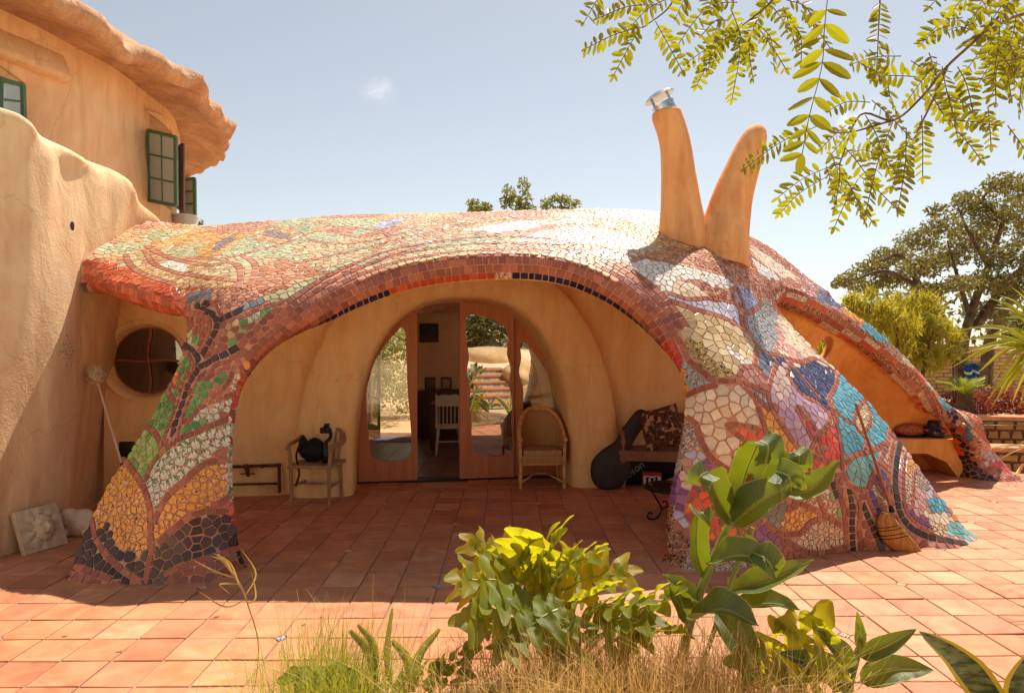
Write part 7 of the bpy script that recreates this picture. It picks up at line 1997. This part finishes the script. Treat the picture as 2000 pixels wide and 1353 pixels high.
def tree(name, label, root, trunks, clumps, n, size, leaf, bark, seed, cat='tree', asp=.3, hang=0.0):
    t = thing(name, label, cat, root)
    m = MB()
    for pts, r0, r1 in trunks:
        c_ = catmull(pts, 5); m.tube(c_, [r0 + (r1 - r0) * k / (len(c_) - 1) for k in range(len(c_))], 9)
    put(m.build('trunk', bark), t)
    v, f = leafcloud(clumps, n, size, seed, asp, hang); o = put(mesh('crown', v, f, leaf, None, False), t)
    return t
OY = 14.0
def O(x, y, d=0): return P3(x, y, OY + d)
rk = random.Random(5)
cl = []
for x, y, rx, ry in [(1660,545,36,22),(1700,525,45,26),(1740,500,50,28),(1690,560,40,22),(1745,545,50,26),(1790,470,50,34),(1800,520,55,36),(1840,440,45,34),(1850,500,60,40),(1900,400,50,40),(1905,460,60,45),(1955,360,45,30),(1960,420,60,45),(1960,500,60,40),(2010,370,50,50),(2020,450,50,50),(1870,555,50,26),(1930,550,60,36),(1990,560,60,50),(2060,520,60,70),(1640,555,22,14),(1830,410,26,16),(1880,385,24,16),(1810,570,40,24),(1930,610,50,30)]:
    Yd = rk.uniform(-1.2, 1.2); c_ = O(x, y, Yd)
    cl.append((tuple(c_), (rx * (OY + Yd) / FPX * .78, rx * (OY + Yd) / FPX, ry * (OY + Yd) / FPX * .74)))
tree('oak_tree', 'large spreading oak with dark trunk behind the right side of the shell', gnd(1885, 830) * 1.0, [([O(1885,860),O(1878,760),O(1880,680),O(1900,600),O(1930,520),O(1960,430)], .15, .04), ([O(1880,690),O(1840,620),O(1790,560),O(1730,530),O(1670,545)], .1, .02), ([O(1895,620),O(1870,540),O(1850,470)], .06, .015), ([O(1930,860,1),O(1925,760,1),O(1935,660,1),O(1975,580,1),O(2010,480,1)], .17, .06), ([O(1930,520),O(1890,450),O(1870,400)], .05, .012), ([O(1960,430),O(1920,390),O(1960,350)], .045, .012), ([O(1800,565),O(1760,500),O(1720,510)], .07, .02), ([O(1905,640),O(1960,560),O(2000,520)], .1, .04)], cl, 19000, .066, M_oak, M_oakbark, 31)
# yellow flowering bush
M_yel = leafmat('yellow_bush_leaf', (144,138,54), (160,152,70), .45, .6, (198,184,46), .45, 3)
BY = 11.5
cl = [(tuple(P3(x, y, BY + d)), (r_ * .74 * BY / FPX, r_ * .9 * BY / FPX, r_ * .6 * BY / FPX)) for x, y, r_, d in [(1680,600,38,.3),(1720,620,45,0),(1760,640,50,-.2),(1800,640,55,.2),(1830,650,46,0),(1780,600,40,.6),(1740,680,60,.2),(1800,700,60,.2),(1660,590,24,.5),(1850,690,40,.3),(1820,610,30,.4),(1620,690,70,.9),(1600,640,50,1.2),(1700,575,22,.4),(1750,590,26,.3),(1810,585,24,.1),(1868,660,26,.2),(1668,622,30,.6),(1730,600,20,-.2)]]
tree('yellow_bush', 'bright yellow-green feathery bush behind the far mosaic leg', gnd(1770, 880), [([gnd(1770, 880), P3(1765,760,BY), P3(1750,650,BY)], .06, .02), ([gnd(1770, 880), P3(1800,740,BY), P3(1820,640,BY)], .05, .02)], cl, 5600, .15, M_yel, M_oakbark, 8, 'bush', .09, -1.5)
# far greenery on the right, one mass
M_far = leafmat('far_leaf', (78,84,46), (110,108,64), .3, .6, (150,140,60), .4, .7)
cl = [((x, 24 + (i % 3), z), (1.6, 1.2, 1.2)) for i, (x, z) in enumerate([(13 + k * 1.5, 1.2 + .6 * math.sin(k * 2)) for k in range(12)] + [(13 + k * 1.6, 2.6 + .5 * math.sin(k)) for k in range(11)] + [(10 + k * 1.2, 1.8 + .4 * math.sin(k * 3)) for k in range(4)])]
v, f = leafcloud(cl, 9000, .2, 3); o = mesh('far_shrubbery', v, f, M_far, None, False); stuff(o)
# low garden walls of stone with brick-coloured caps
M_cap = material('terracotta_cap', (196,136,96), .8, .15, 5, .3, 30)
M_rub = material('tan_stone', (176,136,84), .9, .2, 4, .6, 20)
M_mort = material('stone_mortar', (120,96,70), .95, .2, 10, .4, 40)
def stone_wall(name, label, A, B, h0, h1, th, seed):
    A, B = Vector(A), Vector(B); u = (B - A).normalized(); nrm = Vector((u.y, -u.x, 0)); L_ = (B - A).length
    root = thing(name, label, 'wall', A); rk = random.Random(seed)
    m = MB(); a_, b_ = A + Vector((0, 0, h0)), B + Vector((0, 0, h0)); hh = Vector((0, 0, h1 - h0 - .06)); bk = -nrm * th
    m.add([a_, b_, b_ + hh, a_ + hh, a_ + bk, b_ + bk, b_ + hh + bk, a_ + hh + bk], [(0,1,2,3),(7,6,5,4),(0,3,7,4),(1,5,6,2)]); put(m.build('mortar_core', M_mort, None, False), root)
    m = MB(); cz = Vector((0, 0, h1 - .06)); o0, o1 = nrm * .05, bk - nrm * .05
    m.add([A + cz + o0, B + cz + o0, B + cz + o1, A + cz + o1] + [p + Vector((0, 0, .06)) for p in (A + cz + o0, B + cz + o0, B + cz + o1, A + cz + o1)], [(3,2,1,0),(4,5,6,7),(0,1,5,4),(1,2,6,5),(2,3,7,6),(3,0,4,7)]); put(m.build('cap', M_cap, None, False), root)
    z = h0
    while z < h1 - .08:
        rh = min(rk.uniform(.11, .17), h1 - .065 - z); x = rk.uniform(-.1, 0)
        while x < L_:
            w = rk.uniform(.16, .34); c_ = A + u * (x + w / 2) + Vector((0, 0, z + rh / 2)) + nrm * .005
            poly = [(-w / 2 + .012, -rh / 2 + .01 + rk.uniform(0, .02)), (w / 2 - .012, -rh / 2 + .01 + rk.uniform(0, .02)), (w / 2 - .012 - rk.uniform(0, .03), rh / 2 - .01), (0, rh / 2 - rk.uniform(.005, .02)), (-w / 2 + .012 + rk.uniform(0, .03), rh / 2 - .01)]
            P = [c_ + u * a + Vector((0, 0, 1)) * b for a, b in poly]; vv, ff = tile_solid(P, nrm, .03, .02)
            put(mesh('stone', vv, ff, M_rub, None, False), root); x += w
        z += rh
    return root
stone_wall('planter_wall', 'upper tan stone planter wall beyond the far mosaic leg', (5.9, 10.4, 0), (9.0, 9.9, 0), .0, .66, .35, 2)
stone_wall('planter_step', 'lower tan stone step in front of the planter wall at the right edge', (6.2, 9.35, 0), (8.8, 9.0, 0), .0, .33, .3, 3)
# brick wall far behind the oak
M_brick = material('pale_brick', (196,156,112), .9, .15, 3, .3, 30); M_bm = material('brick_mortar', (150,122,96), .95)
bw = thing('brick_wall', 'pale brick garden wall behind the oak trunks', 'wall', (8.6, 15.8, 0))
m = MB(); m.box((1.6, .12, .85), (4.4, .2, 1.7)); m.build('mortar_core', M_bm, bw, False)
bme = None
for r_ in range(19):
    for c_ in range(13):
        x = -.5 + c_ * .33 + (.165 if r_ % 2 else 0)
        if bme is None:
            m = MB(); m.box((0, 0, 0), (.315, .06, .076), bevel=.006); o = m.build('brick', M_brick, bw, False); bme = o
        else: o = new_like(bme, 'brick', parent=bw)
        o.location = (x, .0, .05 + r_ * .089)
tw_ = thing('blue_towel', 'blue towel with a white stripe hanging by the oak trunk', 'towel', P3(1897, 730, 13.2)); tw_.location.z = 0
zc = P3(1897, 730, 13.2).z
m = MB()
v, f = [], []
for i in range(9):
    for j in range(9): v.append((-.13 + .26 * i / 8 + .05 * j / 8, .05 * math.sin(i * 1.4 + j * .3), zc + .2 - .38 * j / 8 - .03 * math.sin(i)))
for i in range(8):
    for j in range(8): f.append((i * 9 + j, i * 9 + j + 1, (i + 1) * 9 + j + 1, (i + 1) * 9 + j))
o = mesh('cloth', v, f, [material('blue_cloth', (30,84,140), .9, .2, 10), material('white_cloth', (220,214,206), .9)], tw_); o.data.polygons.foreach_set('material_index', [1 if (q % 8) == 3 else 0 for q in range(64)])
m = MB(); m.tube([(-.3, .08, zc + .2), (.4, .06, zc + .2)], .012, 6).tube([(-.3, .08, 0), (-.3, .08, zc + .22)], .02, 6).tube([(.4, .06, 0), (.4, .06, zc + .22)], .02, 6); m.build('rail', M_oakbark, tw_)
# cycad, red shrubs
cy_ = thing('cycad', 'low cycad with stiff green fronds behind the planter wall', 'plant', (6.9, 10.6, .55))
M_cyc = leafmat('cycad_leaf', (112,130,44), (124,136,54), .35, .4, (180,180,40), .25, 4)
cc = P3(1885, 775, 10.6); rk = random.Random(3)
m = MB(); m.lathe([(.12, 0), (.14, .1), (.1, max(.15, cc.z - .45))], cc - Vector((0, 0, cc.z - .5)), 10); put(m.build('stem', M_oakbark), cy_)
for k in range(22):
    a = k * 2.4; el = rk.uniform(.3, 1.0); L_ = rk.uniform(.35, .52); d = Vector((math.cos(a) * math.cos(el), math.sin(a) * math.cos(el), math.sin(el)))
    c_ = catmull([cc, cc + d * L_ * .5 + Vector((0, 0, .04)), cc + d * L_ - Vector((0, 0, .06))], 8); v, f = [], []
    for i in range(2, len(c_)):
        tg = (c_[i] - c_[i - 1]).normalized(); sd = tg.cross(Vector((0, 0, 1))).normalized()
        for s_ in (-1, 1):
            b = len(v); p = c_[i]; e_ = p + sd * s_ * .1 * (1 - .5 * i / len(c_)) + tg * .05 + Vector((0, 0, .03)); v += [p - tg * .009, p + tg * .009, e_]; f.append((b, b + 1, b + 2))
    v2, f2 = broad_leaf([c_[0], c_[len(c_) // 2], c_[-1]], .012, (0, 0, 1), .2, 6, 1); b = len(v); v += v2; f += [tuple(i + b for i in q) for q in f2]
    put(mesh('frond', v, f, M_cyc, None, False), cy_)
M_redl = leafmat('red_shrub_leaf', (120,62,50), (140,74,60), .3, .45, (190,90,60), .4, 5)
for k, (x, y, w, h_, Y) in enumerate([(1900,800,44,34,10.7),(1945,785,46,34,10.9),(1985,800,50,40,10.7),(1870,785,30,24,11.2),(2020,790,50,50,10.9)]):
    c_ = P3(x, y, Y); s_ = Y / FPX
    tree('red_shrub', ['dark red leafy shrub nearest the far mosaic leg', 'dark red leafy shrub second from the far mosaic leg', 'dark red leafy shrub third along the planter wall', 'small dark red shrub beside the cycad', 'dark red leafy shrub at the right picture edge'][k], Vector((c_.x, c_.y, .55)), [([Vector((c_.x, c_.y, .5)), c_], .03, .01)], [(tuple(c_), (w * s_, w * s_, h_ * s_)), (tuple(c_ + Vector((.1, -.1, .1))), (w * .6 * s_, w * .6 * s_, h_ * .6 * s_))], 900, .045, M_redl, M_oakbark, 50 + k, 'shrub')['group'] = 'red shrubs on the planter wall'
struct(mesh('planter_soil', [(5.9, 10.1, .54), (30, 9.0, .54), (30, 40, .5), (5.6, 40, .5)], [(0,1,2,3)], M_earth, None, False))
# tree tops behind the roof
M_euc = leafmat('gum_leaf', (96,110,62), (110,120,72), .35, .5, (170,160,60), .4, 1)
for k, (x, y, w, h_, lab) in enumerate([(935,405,34,22,'small tree crown behind the roof, left of the three'),(1012,385,36,42,'tallest tree crown behind the roof, middle of the three'),(1095,396,40,28,'wide tree crown behind the roof, right of the three')]):
    Y = 26.0; s_ = Y / FPX; c_ = P3(x, y, Y); rk = random.Random(k)
    cl = [(tuple(c_ + Vector((rk.uniform(-.7, .7) * w * s_, rk.uniform(-.4, .4), rk.uniform(-.7, .6) * h_ * s_))), (w * .42 * s_, .4, h_ * .36 * s_)) for _ in range(8)] + [(tuple(c_ - Vector((0, 0, 1.2))), (w * s_, .8, .9))]
    t = tree('gum_tree', lab, Vector((c_.x, Y, 0)), [([Vector((c_.x, Y, 0)), Vector((c_.x + .1, Y, c_.z - 1)), c_], .14, .03), ([Vector((c_.x + .08, Y, c_.z - 1.2)), c_ + Vector((.4, 0, .2))], .06, .015)], cl, 1500, .11, M_euc, M_oakbark, 70 + k); t['group'] = 'trees behind the roof'
M_shr = leafmat('shrub_leaf', (120,130,40), (130,136,50), .4, .5, (170,170,30), .4, 2)
# shrubs outside the back door of the room
for k, (x, y, z, r_, lab) in enumerate([(-3.35, 16.2, 1.3, 1.25, 'yellow-green shrub seen through the left glass door, nearer one'), (-3.9, 18.5, 2.3, 2.0, 'tall pale green tree seen through the left glass door')]):
    cl = [((x + .5 * math.sin(q * 2) * r_, y + .4 * math.cos(q * 3), z + .6 * r_ * math.sin(q * 1.3)), (r_ * .55, r_ * .55, r_ * .5)) for q in range(7)]
    tree('garden_shrub', lab, Vector((x, y, 0)), [([Vector((x, y, 0)), Vector((x + .1, y, z * .6)), Vector((x, y, z))], .07, .02)], cl, 6500, .08, M_shr if k == 0 else M_far, M_oakbark, 90 + k, 'shrub')
# twig top beside the house windows
tree('sapling', 'tip of a sapling just above the roof beside the house windows', Vector((P3(392, 440, 10.5).x, 10.5, 0)), [([Vector((P3(392, 440, 10.5).x, 10.5, 2.0)), P3(392, 436, 10.5)], .012, .005)], [(tuple(P3(393, 438, 10.5)), (.05, .05, .07))], 60, .035, M_euc, M_oakbark, 77, 'tree')
# ---- garden behind the camera, seen only in door reflections, plus a bank to bounce sun
M_boul = material('sandstone_boulder', (206,172,128), .9, .18, 2, .6, 10)
sty = -.35
for k in range(6):
    stp = thing('garden_step', ['lowest', 'second', 'third', 'fourth', 'fifth', 'topmost'][k] + ' garden step with painted tile riser facing the house', 'step', (2.75, sty - k * .36, 0), 0, 'garden steps')
    z = .17 * (k + 1)
    m = MB(); m.box((0, -.6, z - .03), (1.5, 1.2, .06), bevel=.008); m.build('tread', M_cap, stp)
    m = MB(); m.box((0, -.55, (z - .06) / 2), (1.4, 1.0, z - .06)); m.build('step_core', M_mort, stp, False)
    for q in range(8):
        m = MB(); m.box((-.615 + q * .1757, -.045, z - .115), (.168, .02, .105)); m.build('riser_tile', MATS[['talavera_blue', 'talavera_garden', 'talavera_leaf', 'talavera_white_green'][(q + k) % 4]], stp, False)
for k, (x, y, z, r_, lab) in enumerate([(3.75, -.3, .22, (.5, .4, .42), 'low sandstone boulder beside the lowest garden step'), (3.8, -1.6, .85, (.55, .5, .45), 'sandstone boulder halfway up the garden steps'), (1.75, -1.2, .5, (.4, .5, .6), 'sandstone boulder on the far side of the garden steps'), (3.3, -3.4, 1.3, (1.0, .5, .4), 'broad sandstone boulder at the head of the garden steps')]):
    m = MB(); m.ball((x, y, z), r_, noise=.09, seed=k + 5, sub=4); o = m.build('boulder', M_boul); tag(o, lab, 'boulder', 'boulders by the garden steps')
M_gran = material('bounce_granite', (226,202,168), .95, .08, 2, .5, 14)  # bank made tall and pale to bounce sun into the porch
struct(mesh('bounce_bank', [(-30, -3.0, -.02), (1.9, -3.0, -.02), (1.9, -7.2, 2.3), (-30, -7.2, 2.6), (3.5, -.4, -.02), (30, -.4, -.02), (30, -7.2, 2.6), (3.5, -7.2, 2.4), (30, -40, 3.0), (-30, -40, 3.0), (1.9, -2.5, 1.03), (3.5, -2.5, 1.03), (1.9, -.4, -.02)], [(0,1,2,3), (4,5,6,7,11), (10,11,7,2), (3,2,7,6,8,9), (1,12,10,2)], M_gran, None, False))
for k, (x, y, z, r_, lab) in enumerate([(-1.6, -8.5, 3.4, 1.3, 'dense green bush behind the camera left of the steps'), (1.5, -5.4, 2.8, 1.3, 'tall green bush behind the camera left above the steps'), (3.3, -4.6, 2.6, 1.25, 'dense green bush behind the camera at the head of the steps'), (-4.5, -9, 3.6, 1.9, 'broad green bush behind the camera far left'), (5.4, -5.0, 2.5, 1.4, 'broad green bush behind the camera right of the steps')]):
    cl = [((x + .6 * r_ * math.sin(q * 2.1), y + .4 * math.cos(q * 3), z + .5 * r_ * math.sin(q * 1.7)), (r_ * .5, r_ * .5, r_ * .5)) for q in range(8)]
    tree('garden_bush', lab, Vector((x, y, 2.5)), [([Vector((x, y, 2.4)), Vector((x, y, z))], .08, .03)], cl, 2600, .13, M_far, M_oakbark, 120 + k, 'bush')['group'] = 'bushes behind the camera'
for k, (x, y) in enumerate([(3.7, -.95), (3.95, .1)]):
    ag = thing('agave', ['green agave beside the garden steps behind the camera', 'green agave left of the low boulder behind the camera'][k], 'plant', (x, y, .1))
    for q in range(18):
        a = q * 2.4; T = Vector((x + .42 * math.cos(a), y + .42 * math.sin(a), .3 + .25 * (q % 4) / 4 + .15)); v, f = broad_leaf([Vector((x, y, .1)), Vector((x, y, .15)).lerp(T, .55) + Vector((0, 0, .04)), T], .07, (0, 0, 1), .4, 8, 2, 0, lambda t: min(1, .6 + t) * min(1, (1 - t) * 1.8) + .01); put(mesh('leaf', v, f, M_cyc), ag)

# fallen leaves on the patio
M_dead = material('fallen_leaf', (150,110,60), .8, .3, 30)
rk = random.Random(44)
for k in range(26):
    px_, py_ = rk.uniform(100, 1900), rk.uniform(985, 1330); g_ = gnd(px_, py_)
    if g_.y < 3.4 or (px_ < 500 and py_ < 1150) or (1280 < px_ < 1930 and py_ < 1120): continue
    s_ = rk.uniform(.012, .03); v = [(-s_, 0, .012), (0, -s_ * .35, .009), (s_, 0, .015), (0, s_ * .35, .01)]
    o = mesh('fallen_leaf', v, [(0,1,2,3)], M_dead, None, False); o.location = g_; o.rotation_euler = (0, 0, rk.uniform(0, 6)); tag(o, 'small dry leaf lying on the patio tiles', 'leaf', 'dry leaves scattered on the patio')
